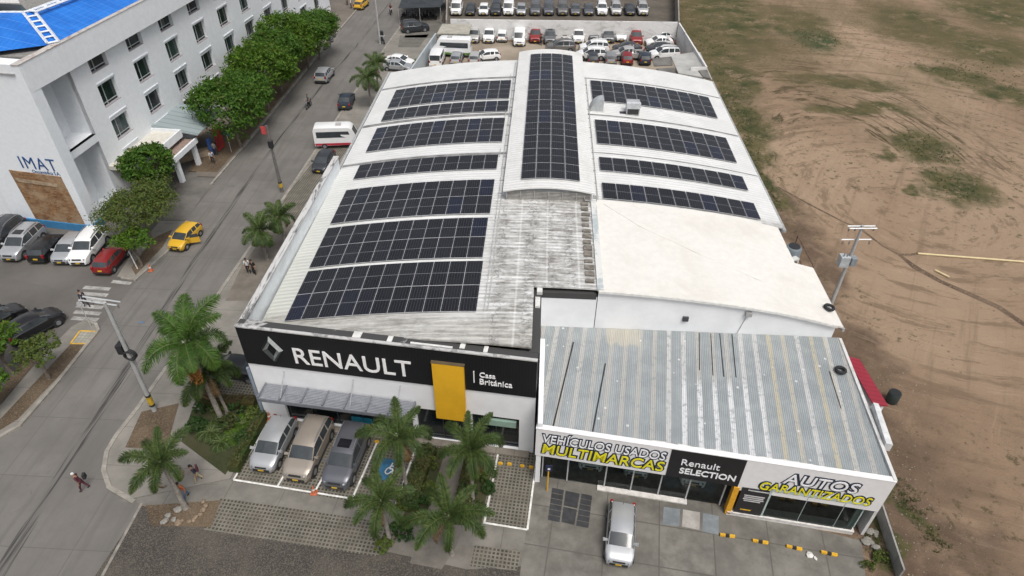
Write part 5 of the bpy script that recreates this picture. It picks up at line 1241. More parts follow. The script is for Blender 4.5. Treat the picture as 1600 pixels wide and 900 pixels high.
leaf_hedge = leaf_mat('leaf_hedge', (0.042, 0.075, 0.018), (0.075, 0.07, 0.022), .15)

def rand_dir(r):
    while True:
        v = Vector((r.uniform(-1, 1), r.uniform(-1, 1), r.uniform(-1, 1)))
        if .05 < v.length < 1: return v.normalized()
def leaf(mb, p, d, s_, r, asp=.55):
    u = d.cross(rand_dir(r)).normalized(); v = d.cross(u).normalized(); a = s_; b = s_ * asp
    mb.face(p - u * a, p - v * b * .8 + u * a * .1, p + u * a, p + v * b * .8 + u * a * .1)
def crown_mesh(r, R, H, nclump, per, size, name, m, hollow=.55, squash=.7):
    """leaves gathered in many small clumps spread over an uneven envelope"""
    mb = MB(); lob = [(rand_dir(r), r.uniform(.55, 1.3)) for _ in range(12)]
    for _ in range(nclump):
        d = rand_dir(r)
        if d.z < -.35 and r.random() < .75: d.z = -d.z
        f = 1.0
        for ld, lf in lob:
            k = max(0, d.dot(ld)); f += (lf - 1) * k ** 3
        rad = f * (hollow + (1 - hollow) * r.random() ** .5)
        c = Vector((d.x * R * rad, d.y * R * rad, d.z * H * rad))
        cr = R * r.uniform(.08, .25)
        for _ in range(per):
            o = rand_dir(r) * (r.random() ** .5) * cr; o.z *= squash
            n_ = (o.normalized() * .7 + Vector((0, 0, .5)) + rand_dir(r) * .6).normalized()
            leaf(mb, c + o, n_, size * r.uniform(.6, 1.25), r)
    return mb
def make_tree(name, label, R, H, zc, nclump, per, size, m, seed, group=None, lean=(0, 0), hollow=.55):
    r = random.Random(seed); root = thing(name, label, 'tree', group=group)
    mb = crown_mesh(r, R, H, nclump, per, size, 'crown', m, hollow)
    mb.v = [(v[0] + lean[0], v[1] + lean[1], v[2] + zc) for v in mb.v]; mb.build('crown', m, root)
    tk = MB(); top = Vector((lean[0], lean[1], zc)); mid = Vector((lean[0] * .3 + r.uniform(-.15, .15), lean[1] * .3, zc * .45))
    tk.tube([(0, 0, -.05), mid, top * .8 + mid * .2], [.06 * R ** .5 + .06, .06 * R ** .5 + .03, .05], 8)
    for i in range(7):
        a = i * 2.4; e = Vector((math.cos(a) * R * .65, math.sin(a) * R * .65, H * r.uniform(-.1, .5))) + top
        tk.tube([mid.lerp(top, r.uniform(0, .5)), mid.lerp(e, .55) + Vector((0, 0, .2)), e], [.07, .05, .02], 5)
    tk.build('trunk', bark, root); return root
GT = 'dense green trees lining the clinic pavement'
protos = [make_tree('street_tree', 'dense green tree in the row along the clinic pavement', 3.6, 2.7, 4.3, 400, 26, .17, leaf_dense, 11 + i, GT) for i in range(2)]
lime = make_tree('street_tree', 'yellower green tree in the row along the clinic pavement', 3.7, 2.8, 4.3, 400, 26, .17, leaf_lime, 21, GT)
spots = [(*at(px, py, 4.3)[:2], k_, sc) for px, py, k_, sc in ((362, 176, 0, 1.12), (384, 147, 1, 1.15), (408, 117, 2, 1.2), (430, 94, 0, 1.12), (452, 74, 2, 1.1), (474, 60, 1, 1.15), (492, 46, 0, 1.0))]
wheres = ['nearest the clinic canopy', 'second from the clinic canopy', 'third from the clinic canopy, yellower', 'fourth from the clinic canopy', 'fifth from the clinic canopy, yellower', 'second from the far street end', 'nearest the far food stall']
seen = set()
for i, (x, y, k_, sc) in enumerate(spots):
    p_ = (protos + [lime])[k_]
    o = p_ if k_ not in seen else copy_tree(p_); seen.add(k_)
    o.location = (x, y, .1); o.rotation_euler = (0, 0, i * 1.7); o.scale = (sc, sc, sc * rnd.uniform(.92, 1.06))
    tag(o, 'dense green street tree in the row, ' + wheres[i], 'tree', GT)
def place(o, px, py, z=0.1, rz=0): q = at(px, py, z); o.location = (q.x, q.y, z); o.rotation_euler = (0, 0, rz); return o
place(make_tree('round_tree', 'dark green round tree in front of the clinic entrance', 2.5, 2.0, 3.6, 300, 22, .18, leaf_dense, 31), 252, 312)
place(make_tree('feathery_tree', 'wide feathery olive tree beside the wood panel tower', 3.8, 1.6, 3.5, 420, 26, .12, leaf_olive, 32, hollow=.25), 236, 374)
place(make_tree('feathery_tree', 'small lime green tree over the red hatchback', 1.9, .75, 2.8, 120, 22, .14, leaf_lime, 33, hollow=.25), 222, 415)
place(make_tree('feathery_tree', 'lime feathery tree over the black cars at the photo edge', 1.9, .9, 3.0, 130, 24, .14, leaf_lime, 34, hollow=.25), 20, 585)
place(make_tree('feathery_tree', 'thin olive sapling on the planting strip by the black cars', 1.55, .6, 2.6, 110, 20, .13, leaf_olive, 35, hollow=.2), 77, 592)
place(make_tree('feathery_tree', 'lime tree low at the left edge behind the corner pavement', 1.9, .9, 2.3, 130, 24, .15, leaf_lime, 36, hollow=.25), -8, 648)

# palms
def frond_mesh(r, L, droop, width, nl=34, bushy=1):
    """pinnate frond along +x, arching down"""
    mb = MB(); pts = []; n = 12
    a = .85; x = z = 0.0
    for i in range(n + 1):
        pts.append(Vector((x, 0, z))); st = L / n; x += math.cos(a) * st; z += math.sin(a) * st; a -= droop / n * (1 + .6 * i / n)
    mb.m(0).tube(pts, [.035 * (1 - .8 * i / n) + .008 for i in range(n + 1)], 4)
    for k in range(nl):
        t_ = .10 + .90 * k / (nl - 1); f = t_ * n; i = min(int(f), n - 1); p = pts[i].lerp(pts[i + 1], f - i); d = (pts[i + 1] - pts[i]).normalized()
        ll = width * (math.sin(math.pi * min(1, t_ * .92 + .10)) ** .6) * r.uniform(.85, 1.1)
        for sgn in (-1, 1):
            for b_ in range(bushy):
                side = Vector((0, sgn, 0)); up = d.cross(side).normalized() * sgn if False else Vector((-d.z, 0, d.x))
                el = r.uniform(-.4, .4) + (b_ - (bushy - 1) / 2) * (.65 if bushy < 3 else .95)
                o = (side * math.cos(el) + up * math.sin(el) + d * r.uniform(.45, .75)).normalized()
                e1 = p + o * ll * .55 + Vector((0, 0, -.03)); e2 = p + o * ll + Vector((0, 0, -ll * .30)); wv = d * (.019 + .009 * r.random())
                mb.m(1).face(p - wv * .5, p + wv * .5, e1 + wv, e1 - wv); mb.face(e1 - wv, e1 + wv, e2)
    return mb
def make_palm(name, label, h, fl, nf, seed, m, rw=.13, lean=(0, 0), bushy=2, width=.62, shaft=True, dry=0, group=None):
    r = random.Random(seed); root = thing(name, label, 'palm', group=group)
    top = Vector((lean[0], lean[1], h)); mid = Vector((lean[0] * .4, lean[1] * .4, h * .5))
    tk = MB(); tk.tube([(0, 0, -.05), (lean[0] * .03, 0, .25), mid, top], [rw * 1.75, rw * 1.2, rw, rw * .8], 10); tk.build('trunk', palm_bark, root, True)
    if shaft: MB().tube([top - Vector((0, 0, .1)), top + Vector((0, 0, .55))], [rw * .85, rw * .45], 8).build('crownshaft', mat('crownshaft_green', (0.12, 0.17, 0.07), .5), root, True)
    base = top + Vector((0, 0, .35 if shaft else 0))
    protos_f = [frond_mesh(r, fl, dr, width, int(62 * max(1, fl / 2.4)), bushy).build('frond', [mat('rachis', (0.085, 0.115, 0.035), .6), m], root) for dr in (1.15, 1.75, 2.3)]
    used = set()
    for i in range(nf):
        k = i % 3; o = protos_f[k] if k not in used else protos_f[k].copy()
        if k in used: COL.objects.link(o); o.parent = root
        used.add(k)
        o.location = base; o.rotation_euler = (r.uniform(-.15, .15), r.uniform(-.25, .25) + (-.35 if i % 3 == 0 else .05), i * 2.399 + r.uniform(-.2, .2)); s_ = r.uniform(.85, 1.12); o.scale = (s_, s_, s_)
    dead = frond_mesh(r, fl * .8, 2.2, width * .7, 34, 1).build('dead_frond', [mat('rachis_dry', (0.16, 0.10, 0.05), .8), leaf_dry], root)
    for i in range(2):
        o = dead if i == 0 else dead.copy()
        if i: COL.objects.link(o); o.parent = root
        o.location = base - Vector((0, 0, .2)); o.rotation_euler = (r.uniform(-.2, .2), r.uniform(.75, 1.1), r.uniform(0, 6.28))
    for i in range(dry):
        mb = MB(); mb.tube([(0, 0, 0), (.15, 0, -.3), (.22, 0, -.9)], [.03, .03, .02], 4)
        for k in range(90):
            p = Vector((.2 + r.uniform(-.16, .16), r.uniform(-.18, .18), -.2 - r.random() * 1.1)); leaf(mb, p, rand_dir(r), .16, r, .25)
        o = mb.build('seed_cluster', mat('dry_orange', (0.33, 0.15, 0.03), .8, var=.4, sc=8), root); o.location = base + Vector((-.05 + .16 * i, -.42 - .1 * i, -.75)); o.rotation_euler = (0, 0, -1.9 + i * .5); o.scale = (1.25, 1.25, 1.25)
    return root
place(make_palm('palm_tree', 'tall palm with an orange seed cluster by the sign corner', 6.5, 3.7, 11, 41, leaf_palm_vivid, .15, (-.15, -.1), 2, .8, dry=3), 345, 652, .1)
place(make_palm('palm_tree', 'shorter palm crowded under the tall palm by the sign corner', 3.5, 2.7, 9, 51, leaf_palm, .11, (-.2, -.1), 3, .55), 356, 645, .1)
place(make_palm('palm_tree', 'leaning palm ringed by stones at the road corner', 3.8, 2.7, 8, 42, leaf_palm, .13, (-.12, .1), 3, .5), 290, 793, .05)
place(make_palm('palm_tree', 'palm in the bed right of the blue accessible bay', 4.8, 2.7, 9, 43, leaf_palm, .10, (-.1, 0), 3, .5), 637, 768, .03)
place(make_palm('palm_tree', 'palm in front of the yellow panel, right bed', 4.6, 2.7, 9, 44, leaf_palm, .10, (0, .1), 3, .5), 739, 785, .03)
place(make_palm('palm_tree', 'low palm at the front of the left garden bed', 3.5, 2.4, 8, 45, leaf_palm, .11, (-.1, .1), 3, .45), 610, 848, .03)
place(make_palm('palm_tree', 'low palm on the front edge nearest the camera', 3.2, 2.8, 8, 46, leaf_palm, .10, (0, .1), 3, .5), 706, 866, .03)
GW = 'palms beside the long side wall'
place(make_palm('palm_tree', 'palm beside the side wall near two standing people', 2.6, 2.2, 11, 47, leaf_palm, .12, (0, 0), 2, .55, group=GW), 418, 405, .1)
place(make_palm('palm_tree', 'palm against the side wall behind another palm', 2.9, 2.1, 11, 48, leaf_palm, .12, (0, 0), 2, .5, group=GW), 448, 388, .1)
place(make_palm('palm_tree', 'palm by the far end of the roof near the sedan', 3.2, 2.6, 12, 49, leaf_palm, .12, (0, 0), 2, .6, group=GW), 580, 166, .1)
place(make_palm('palm_tree', 'second far palm close to the roof edge', 3.4, 2.4, 12, 50, leaf_palm, .12, (0, 0), 2, .6, group=GW), 592, 145, .1)
# low plants and hedges
def shrub(name, label, px, py, R, H, m, seed, n=50, per=24, size=.09, cat='shrub', z=.1, group=None):
    r = random.Random(seed); mb = crown_mesh(r, R, H, n, per, size, name, m, .4)
    mb.v = [(v[0], v[1], max(.02, v[2] + H * .75)) for v in mb.v]; o = mb.build(name, m); tag(o, label, cat, group); return place(o, px, py, z)
def hedge(name, label, pts, wd, h, m, seed, z=.03, dens=260, size=.075):
    r = random.Random(seed); mb = MB()
    for a, b in zip(pts, pts[1:]):
        a, b = at(*a, z), at(*b, z); L = (b - a).length; d = (b - a).normalized(); n_ = Vector((-d.y, d.x, 0))
        mb.prism([a - n_ * wd * .42, b - n_ * wd * .42, b + n_ * wd * .42, a + n_ * wd * .42], z, z + h * .82)
        for _ in range(int(L * dens)):
            t_ = r.random(); s_ = r.uniform(-1, 1); zz = h * (1 if r.random() < .6 else r.random()); bulge = .5 * wd * (1 if zz < h * .9 else r.uniform(.2, 1))
            p = a.lerp(b, t_) + n_ * s_ * bulge + Vector((0, 0, zz + r.uniform(-.07, .09) + .06 * math.sin(t_ * L * 5)))
            leaf(mb, p, (Vector((0, 0, 1)) + rand_dir(r) * .8).normalized(), size * r.uniform(.6, 1.3), r)
    o = mb.build(name, m); return tag(o, label, 'hedge')
hedge('hedge', 'clipped hedge along the left customer bay', [(366, 738), (412, 652)], .8, .75, leaf_hedge, 61, .12)
hedge('hedge', 'reddish hedge behind the lawn under the sign corner', [(318, 632), (402, 634)], .9, .8, leaf_mat('leaf_rust', (0.07, 0.065, 0.02), (0.055, 0.035, 0.016), .15), 62, .12)
hedge('hedge', 'loose hedge in the bed right of the blue bay', [(640, 800), (655, 745), (672, 706)], 1.1, .85, leaf_hedge, 63, .03, 340, .1)
hedge('hedge', 'loose hedge left of the right striped bay', [(722, 805), (735, 745), (748, 712)], 1.1, .75, leaf_hedge, 64, .03, 300, .1)
shrub('bush', 'low dark bush at the foot of the front left palm', 628, 830, .85, .5, leaf_dark, 65, 60, 26, .11)
shrub('bush', 'small grassy bush at the foot of the nearest palm', 600, 856, .6, .35, leaf_olive, 66, 40, 22, .1)
for i, (px, py, R1, H1, m_) in enumerate(((645, 765, .7, .45, leaf_hedge), (660, 790, .6, .4, leaf_dark), (668, 728, .6, .45, leaf_olive), (735, 770, .6, .4, leaf_dark), (752, 745, .55, .4, leaf_olive), (748, 795, .5, .35, leaf_hedge), (372, 640, .7, .5, leaf_dark), (345, 645, .6, .5, leaf_olive))):
    shrub('bush', 'leafy filler bush ' + ('low in the left palm bed, front', 'low in the left palm bed, front edge by the path', 'behind the left palm bed hedge', 'at the foot of the palm by the yellow panel', 'beside the right bay line, back', 'beside the right bay line, front', 'between lawn plants and the reddish hedge', 'behind the dark lawn palm')[i], px, py, R1, H1, m_, 90 + i, 46, 24, .085, z=.04)
for i, (px, py, R1, H1, m_, nm) in enumerate(((332, 612, .9, .7, leaf_dark, 'beside the paver bay under the tall palm'), (356, 668, .8, .6, leaf_hedge, 'in the middle of the lawn planting'), (388, 690, .7, .55, leaf_dark, 'against the clipped hedge, front'), (398, 655, .7, .6, leaf_olive, 'against the clipped hedge, back'), (312, 668, .7, .5, leaf_dark, 'on the lawn side facing the walk'),
        (632, 790, .55, .4, leaf_olive, 'left of the blue bay palm trunk'), (675, 765, .5, .4, leaf_olive, 'on the garden path edge, left bed'), (725, 790, .5, .4, leaf_hedge, 'on the garden path edge, right bed'), (765, 765, .45, .35, leaf_dark, 'touching the right bay line'))):
    shrub('bush', 'dense leafy bush ' + nm, px, py, R1, H1, m_, 110 + i, 60, 26, .09, z=.05)
def cycad(name, label, px, py, n, L, m, seed, w_=.34, group=None):
    r = random.Random(seed); root = thing(name, label, 'plant', group=group); f = frond_mesh(r, L, 2.1, w_, 22, 1)
    o0 = f.build('frond', [MATS['rachis'], m], root)
    for i in range(n):
        o = o0 if i == 0 else o0.copy()
        if i: COL.objects.link(o); o.parent = root
        o.rotation_euler = (0, r.uniform(-.4, .3), i * 2.399); s_ = r.uniform(.8, 1.1); o.scale = (s_,) * 3
    MB().tube([(0, 0, -.02), (0, 0, .12)], [.09, .05], 6).build('stem', bark, root)
    return place(root, px, py, .12)
GC = 'low palms on the lawn by the hedge'
cycad('low_palm', 'dark low palm on the lawn left of the fan-leaved plant', 330, 676, 13, 1.5, leaf_palm, 71, .4, GC)
cycad('low_palm', 'dark low palm at the lawn front', 347, 692, 12, 1.2, leaf_palm, 72, .36, GC)
cycad('low_palm', 'bright fan-leaved low plant between lawn palms and hedge', 366, 684, 14, 1.1, leaf_lime, 73, .5, GC)
cycad('low_palm', 'bright low plant behind the lawn palms', 380, 662, 12, 1.0, leaf_lime, 74, .5, GC)
shrub('bush', 'round clipped bush behind the tall palm trunk', 318, 640, .6, .5, leaf_dark, 75)
shrub('bush', 'weedy bush beside the concrete fence by the rubble', 1372, 872, .55, .25, leaf_olive, 76, 30, 20, .08, z=0)
shrub('bush', 'small weed clump at the right forecourt edge', 1357, 885, .4, .2, leaf_olive, 77, 26, 20, .07, z=0)
shrub('bush', 'weeds in the near yard corner by the grey wall', 655, 100, 1.3, .4, leaf_olive, 78, 50, 22, .13, z=.02)
# grass tufts on the field
def tufts():
    r = random.Random(5); mb = MB()
    cen = [(1275, 60, 3.5, 5, 160), (1445, 228, 3, 4.5, 150), (1490, 290, 2.8, 3, 120), (1150, 175, 2.0, 11, 220), (1180, 250, 1.2, 10, 120), (1100, 60, 4, 14, 220), (1415, 780, .7, 1.2, 60), (1370, 850, .5, 1.2, 50), (1540, 120, 8, 8, 200), (1210, 310, .7, 4, 50), (1455, 835, .6, 1, 40)]
    for px, py, rx, ry, n in cen:
        c = at(px, py)
        for _ in range(n):
            p = c + Vector((r.gauss(0, .55) * rx, r.gauss(0, .55) * ry, 0))
            for _ in range(7):
                a = r.random() * 6.28; o = Vector((math.cos(a), math.sin(a), 0)); b = p + o * r.random() * .18; hh = r.uniform(.06, .2)
                s_ = Vector((-o.y, o.x, 0)) * .03
                mb.face(b - s_, b + s_, b + o * hh * .7 + Vector((0, 0, hh)))
    o = mb.build('grass_tufts', leaf_mat('grass_blade', (0.07, 0.10, 0.03), (0.12, 0.11, 0.05), .2)); o['kind'] = 'stuff'
    o['label'] = 'short grass tufts scattered over the bare field'
tufts()

# ================================================================== YARD WALLS, SHELTER, FENCES
def wall_thing(name, label, pts, h, th, m, z0=0.0, cat='wall', cap=None):
    root = thing(name, label, cat, (pts[0][0], pts[0][1], 0), world=True)
    mb = MB()
    for a, b in zip(pts, pts[1:]): mb.wall(a, b, z0, h, th)
    mb.build('panel', m, root)
    if cap:
        mb = MB()
        for a, b in zip(pts, pts[1:]): mb.wall(a, b, h + .002, h + .08, th * 1.0)
        mb.build('coping', cap, root)
    return root
yw = grimy('yard_wall', (0.70, 0.70, 0.69), (0.38, 0.37, 0.35), 0.7, 0.5, .8, (1, 1, 2), lo=.48, hi=.68)
gw_ = grimy('grey_block', (0.30, 0.275, 0.245), (0.17, 0.15, 0.13), 0.7, 0.5, .9)
bluew = grimy('blue_grey_wall', (0.42, 0.47, 0.50), (0.30, 0.33, 0.35), .6, .5, .8)
wall_thing('yard_wall', 'long white wall between the two walled car yards', [(-14.6, 105.6), (20.8, 106.9)], 3.05, .2, yw)
wall_thing('yard_wall', 'white side wall of the near yard beside the field', [(20.9, 106.9), (21.8, 88.2), (19.7, 87.9)], 3.0, .2, yw)
wall_thing('block_wall', 'grey block wall behind the farthest row of cars', [(-18, 131.5), (24.5, 132.5)], 3.0, .2, gw_)
wall_thing('block_wall', 'grey block wall of the far yard beside the field', [(21.2, 107.6), (24.6, 132.5)], 2.9, .2, gw_)
wall_thing('block_wall', 'grey block wall between shelter and far yard', [(-15.2, 106.0), (-18.2, 131.5)], 2.8, .2, gw_)
wall_thing('side_wall', 'blue grey wall between the street verge and near yard', [(-17.5, 84.0), (-16.8, 93.0), (-16.1, 100.5)], 2.5, .2, bluew)
# slab strips beside the yard wall, right corner
def slab(name, label, cat, pts, z, m, th=.15): return tag(MB().prism([at(*q, z)[:2] for q in pts], z - th, z).build(name, m), label, cat)
slab('concrete_slab', 'pale concrete slab roof in the yard corner by the field', 'slab', [(1048, 87), (1085, 81), (1094, 81.5), (1113, 124), (1101, 121), (1060, 114)], 2.6, concrete('corner_slab', (0.42, 0.42, 0.40), .4, (0, 4.0), 0, .3))
shm = concrete('shed_slab', (0.16, 0.155, 0.145), .5, None, 0, .4)
slab('shed_roof', 'dark shed roof strip in front of the black-roofed white car', 'roof', [(1019, 91), (1048, 88.5), (1051, 101), (1022, 102.5)], 2.5, shm)
slab('shed_roof', 'narrow dark shed roof strip nearest the solar roof edge', 'roof', [(1026, 107), (1053, 105.5), (1056, 115), (1033, 112)], 2.5, shm)
slab('roof_hatch', 'dark square hatch on the pale corner slab', 'hatch', [(1091, 110), (1105, 109), (1111, 123), (1099, 120)], 2.72, shm, .11)
# guard booth
gb = thing('guard_booth', 'small flat-roofed guard booth in the corner of the near yard', 'booth', (-14.2, 102, 0), world=True)
mb = MB(); mb.wall((-15.6, 100.6), (-15.6, 104.6), 0, 2.4, .12); mb.wall((-15.6, 104.6), (-11.6, 104.6), 0, 2.4, .12); mb.wall((-11.6, 104.6), (-11.6, 100.8), 0, 2.4, .12); mb.box(-14.0, -11.7, 100.7, 100.85, 0, 1.0); mb.build('wall', gw_, gb)
MB().prism([(-16.0, 100.2), (-11.2, 100.4), (-11.2, 104.9), (-15.8, 104.9)], 2.402, 2.55).build('roof', concrete('booth_roof', (0.38, 0.365, 0.31), .8), gb); MB().box(-15.3, -14.3, 100.72, 100.8, 0, 2.1).build('door', mat('booth_door', (0.06, 0.09, 0.10), .5), gb)
# motorcycle shelter
sh = thing('shade_shelter', 'black shade-cloth shelter over parked motorcycles by the street', 'shelter', (-20, 122, 0), world=True)
mb = MB(); c4 = [at(622, 14, 2.6), at(688, 12, 2.6), at(702, -16, 2.6), at(634, -20, 2.6)]
rows = []
for j in range(7):
    rows.append([c4[0].lerp(c4[1], i / 10).lerp(c4[3].lerp(c4[2], i / 10), j / 6) + Vector((0, 0, -.12 * math.sin(i / 10 * 9.42) * math.sin(j / 6 * 3.14) + .1 * (j % 3 == 0))) for i in range(11)])
mb.grid(rows); mb.build('shade_cloth', mat('shade_cloth', (0.028, 0.033, 0.038), .8, var=.3, sc=.8), sh, True)
for c_ in (*c4, c4[0].lerp(c4[1], .5)): MB().tube([(c_.x, c_.y, 0), (c_.x, c_.y, 2.62)], .05, 6).build('post', mat('post_grey', (0.30, 0.30, 0.30), .5), sh)
# concrete fence at the lower right, fence wires
A_, B_ = at(1372, 802, 0), at(1404, 905, 0)
wall_thing('concrete_fence', 'low concrete fence running from the annex corner to the photo edge', [(B_.x, B_.y), (A_.x, A_.y + .5)], 1.0, .1, concrete('fence_grey', (0.30, 0.30, 0.285), 1.0, (0, 2.0), 0, .3))
# red lean-to, tank, AC, tyres
rl = thing('lean_to', 'small lean-to with a red metal roof against the annex side wall', 'shed', (21, 29, 0), world=True)
q = [at(1322, 556, 4.7), at(1343, 561, 4.3), at(1388, 634, 4.3), at(1366, 634, 4.7)]
t = NT('red_sheet'); p = t.pos(); fr = t.math('FRACT', t.math('MULTIPLY', t.xyz(t.rotz(p, R_(-8)))[1], 2.6)); t.out(t.mix(t.ss(fr, .7, .95, 0, .6), t.mix(t.noise(p, 1.5, 4), (0.22, 0.012, 0.025), (0.30, 0.02, 0.04)), (0.11, 0.008, 0.015)), .5); t.bump(fr, .5, .04)
mb = MB(); mb.face(*q[::-1]); mb.face(*[v - Vector((0, 0, .06)) for v in q])
for i in range(4): j = (i + 1) % 4; mb.face(q[i], q[j], q[j] - Vector((0, 0, .06)), q[i] - Vector((0, 0, .06)))
mb.build('roof', t.m, rl, recalc=True)
mb = MB(); b_ = [Vector((v.x, v.y, 0)) for v in q]; mb.prism([b_[0], b_[1] - Vector((.15, 0, 0)), b_[2] - Vector((.15, -.1, 0)), b_[3] + Vector((0, .1, 0))], 0, 4.22); mb.build('wall', white_wall, rl)
bar = thing('barrel', 'dark barrel standing beyond the red lean-to', 'barrel', (*at(1392, 627)[:2], 0))
mb = MB(); mb.tube([(0, 0, 0), (0, 0, .05), (0, 0, .85), (0, 0, .9)], [.36, .40, .42, .40], 16); mb.build('drum', mat('barrel_dark', (0.03, 0.045, 0.045), .5), bar, True, 40); MB().tube([(0, 0, .901), (0, 0, .93)], .37, 16).build('lid', mat('barrel_lid', (0.012, 0.014, 0.014), .6), bar)
tk = thing('water_tank', 'grey cylindrical tank on a steel frame beside the cream roof', 'tank', (18.9, 40.2, 0), world=True)
fm = mat('rust_frame', (0.12, 0.07, 0.055), .7, var=.3)
for x in (18.6, 20.2):
    for y in (39.2, 43.2): MB().tube([(x, y, 0), (x, y, 6.4)], .05, 5).build('leg', fm, tk)
mb = MB()
for y in (39.2, 40.5, 41.8, 43.2): mb.tube([(18.6, y, 5.2), (20.2, y, 5.2)], .05, 5)
for x in (18.6, 20.2): mb.tube([(x, 39.2, 5.2), (x, 43.2, 5.2)], .05, 5); mb.tube([(x, 39.2, 6.4), (x, 43.2, 6.4)], .04, 5)
mb.build('frame', fm, tk)
mb = MB(); mb.tube([(19.05, 40.7, 5.26), (19.05, 40.7, 6.95), (19.05, 40.7, 7.1)], [.58, .58, .48], 18); mb.build('tank_body', mat('tank_grey', (0.17, 0.20, 0.22), .5), tk, True, 40)
mb = MB(); mb.tube([(19.05, 40.7, 7.102), (19.05, 40.7, 7.15)], .42, 14); mb.build('lid', mat('tank_hole', (0.02, 0.022, 0.025), .6), tk)
ac = thing('ac_unit', 'small outdoor air conditioner at the cream roof step', 'air conditioner', (*at(1238, 410, 6.6)[:2], 6.35))
MB().box(-.4, .4, -.2, .2, 0, .6).build('casing', mat('ac_white', (0.55, 0.55, 0.52), .6), ac); MB().tube([(0, -.205, .3), (0, -.23, .3)], .22, 14).build('fan_grille', mat('ac_grille', (0.15, 0.15, 0.15), .6), ac); ac.rotation_euler = (0, 0, .5)
def tyre_thing(label, px, py, z, tilt):
    root = thing('old_tyre', label, 'tyre', (*at(px, py, z)[:2], z), group=None)
    pts = [(math.cos(a) * .27, math.sin(a) * .27, .1) for a in [i * 2 * math.pi / 20 for i in range(21)]]
    MB().tube(pts, .1, 8, False).build('tread', tyre_m, root, True, 60); root.rotation_euler = tilt; return root
tyre_thing('old black tyre lying at the right edge of the cream roof', 1295, 482, hz(19.3) + .05, (0, .08, 0)); tyre_thing('old black tyre lying on the grey annex roof', 1313, 580, 5.5, (-.04, 0, 0))
# roof ventilators
mv = mat('fan_sheet', (0.42, 0.44, 0.45), .45, .2, .15)
def elbow(name, label, x, y, h, rz):
    z0 = roof_z(x); root = thing(name, label, 'roof vent', (x, y, z0), rz)
    mb = MB(); n = 8; w_ = .55; prof = [(math.sin(a) * h, math.cos(a) * h) for a in [i * math.pi / 2 / n for i in range(n + 1)]]
    L_ = [Vector((-w_, -h / 2 + p[0] , p[1])) for p in prof]; R2 = [Vector((w_, v.y, v.z)) for v in L_]
    mb.grid([L_, R2]); mb.face(*L_, Vector((-w_, -h / 2, 0))); mb.face(*R2[::-1], Vector((w_, -h / 2, 0))[:] and Vector((w_, -h / 2, 0)))
    mb.build('hood', mv, root, True, 40, True)
    MB().face((-w_ + .06, -h / 2 - .004, .1), (w_ - .06, -h / 2 - .004, .1), (w_ - .06, -h / 2 - .004, h - .1), (-w_ + .06, -h / 2 - .004, h - .1)).build('opening', mat('vent_black', (0.03, 0.03, 0.03), .7), root)
    MB().box(-w_ - .15, w_ + .15, -h / 2 - .15, h / 2 + .15, -.1, .05).build('curb', MATS['sealant'], root); return root
elbow('roof_ventilator', 'rounded elbow ventilator next to the raised roof', 5.3, 60.2, 1.25, R_(90))
bx = thing('exhaust_box', 'square box exhaust with dark louvred face on the right roof slope', 'roof vent', (8.75, 60.2, roof_z(8.75)))
MB().box(-.62, .62, -.55, .55, 0, 1.15).build('casing', mv, bx); MB().box(-.52, .52, -.6, -.552, .12, .62).build('louvre', MATS['vent_black'], bx); MB().box(-.66, .66, -.62, -.2, .66, 1.2).build('hood', mat('fan_pale', (0.5, 0.52, 0.53), .5), bx); MB().box(-1.7, -.63, -.45, .1, .0, .1).build('duct', MATS['vent_dark'], bx)

# ================================================================== POLES, SIGNS
conc = mat('pole_concrete', (0.36, 0.365, 0.36), .8, var=.12, sc=2); steel = mat('galvanised', (0.48, 0.50, 0.51), .45, .3, .1); ins = mat('insulator', (0.20, 0.17, 0.16), .4)
def cross_arm(root, z, hw, double, ang, name='cross_arm'):
    d = Vector((math.cos(ang), math.sin(ang), 0)); n_ = Vector((-d.y, d.x, 0))
    for k in ((-.16, .16) if double else (.12,)):
        ao = MB().tube([d * -hw + n_ * k + Vector((0, 0, z)), d * hw + n_ * k + Vector((0, 0, z))], .06, 4).build(name, steel, root)
    for k in (-.9, -.45, .9):
        MB().tube([d * hw * k + Vector((0, 0, z - .05)), d * hw * k + Vector((0, 0, z - .3)), d * hw * k + Vector((0, 0, z - .36))], [.03, .07, .03], 6).build('insulator', ins, root)
def utility_pole(label, px, py, h, arms, z=0.1, lean=(0, 0), m=None):
    root = thing('utility_pole', label, 'utility pole', (*at(px, py)[:2], z))
    MB().tube([(0, 0, -.1), (lean[0], lean[1], h)], [.17, .10], 12).build('post', m or conc, root, True, 50)
    for a in arms: cross_arm(root, *a)
    return root
lp = utility_pole('tall grey utility pole with double cross arm beside the big palm', 242.5, 643, 9.9, [(9.75, 1.25, True, R_(-8))], lean=(.5, -.3))
for z0, z1, m_ in ((.55, .75, black_rub), (.75, 1.5, mat('band_yellow', (0.50, 0.33, 0.03), .6, var=.25)), (1.5, 1.7, black_rub)):
    MB().tube([(.05 * z0, -.03 * z0, z0), (.05 * z1, -.03 * z1, z1)], .185, 12, False).build('painted_band', m_, lp)
pts = [(math.cos(a) * .34, -.32, math.sin(a) * .34) for a in [i * 2 * math.pi / 16 for i in range(17)]]
cb = MB()
for k in range(3): cb.tube([(x + .42, y + k * .09, z_ + 5.55) for x, y, z_ in pts], .07, 6, False)
cb.build('cable_coil', black_rub, lp, True)
MB().box(-.28, .12, -.3, .25, 5.6, 6.3).build('splice_box', mat('box_black', (0.02, 0.02, 0.022), .5), lp)
MB().tube([(.3, .1, 3.5), (.3, .1, 9.3)], .03, 5).build('conduit', MATS['grey_conduit'], lp)
p2 = utility_pole('dark street pole with a red sign and yellow black foot', 441, 300, 7.2, [], m=mat('pole_dark', (0.13, 0.125, 0.12), .8, var=.2))
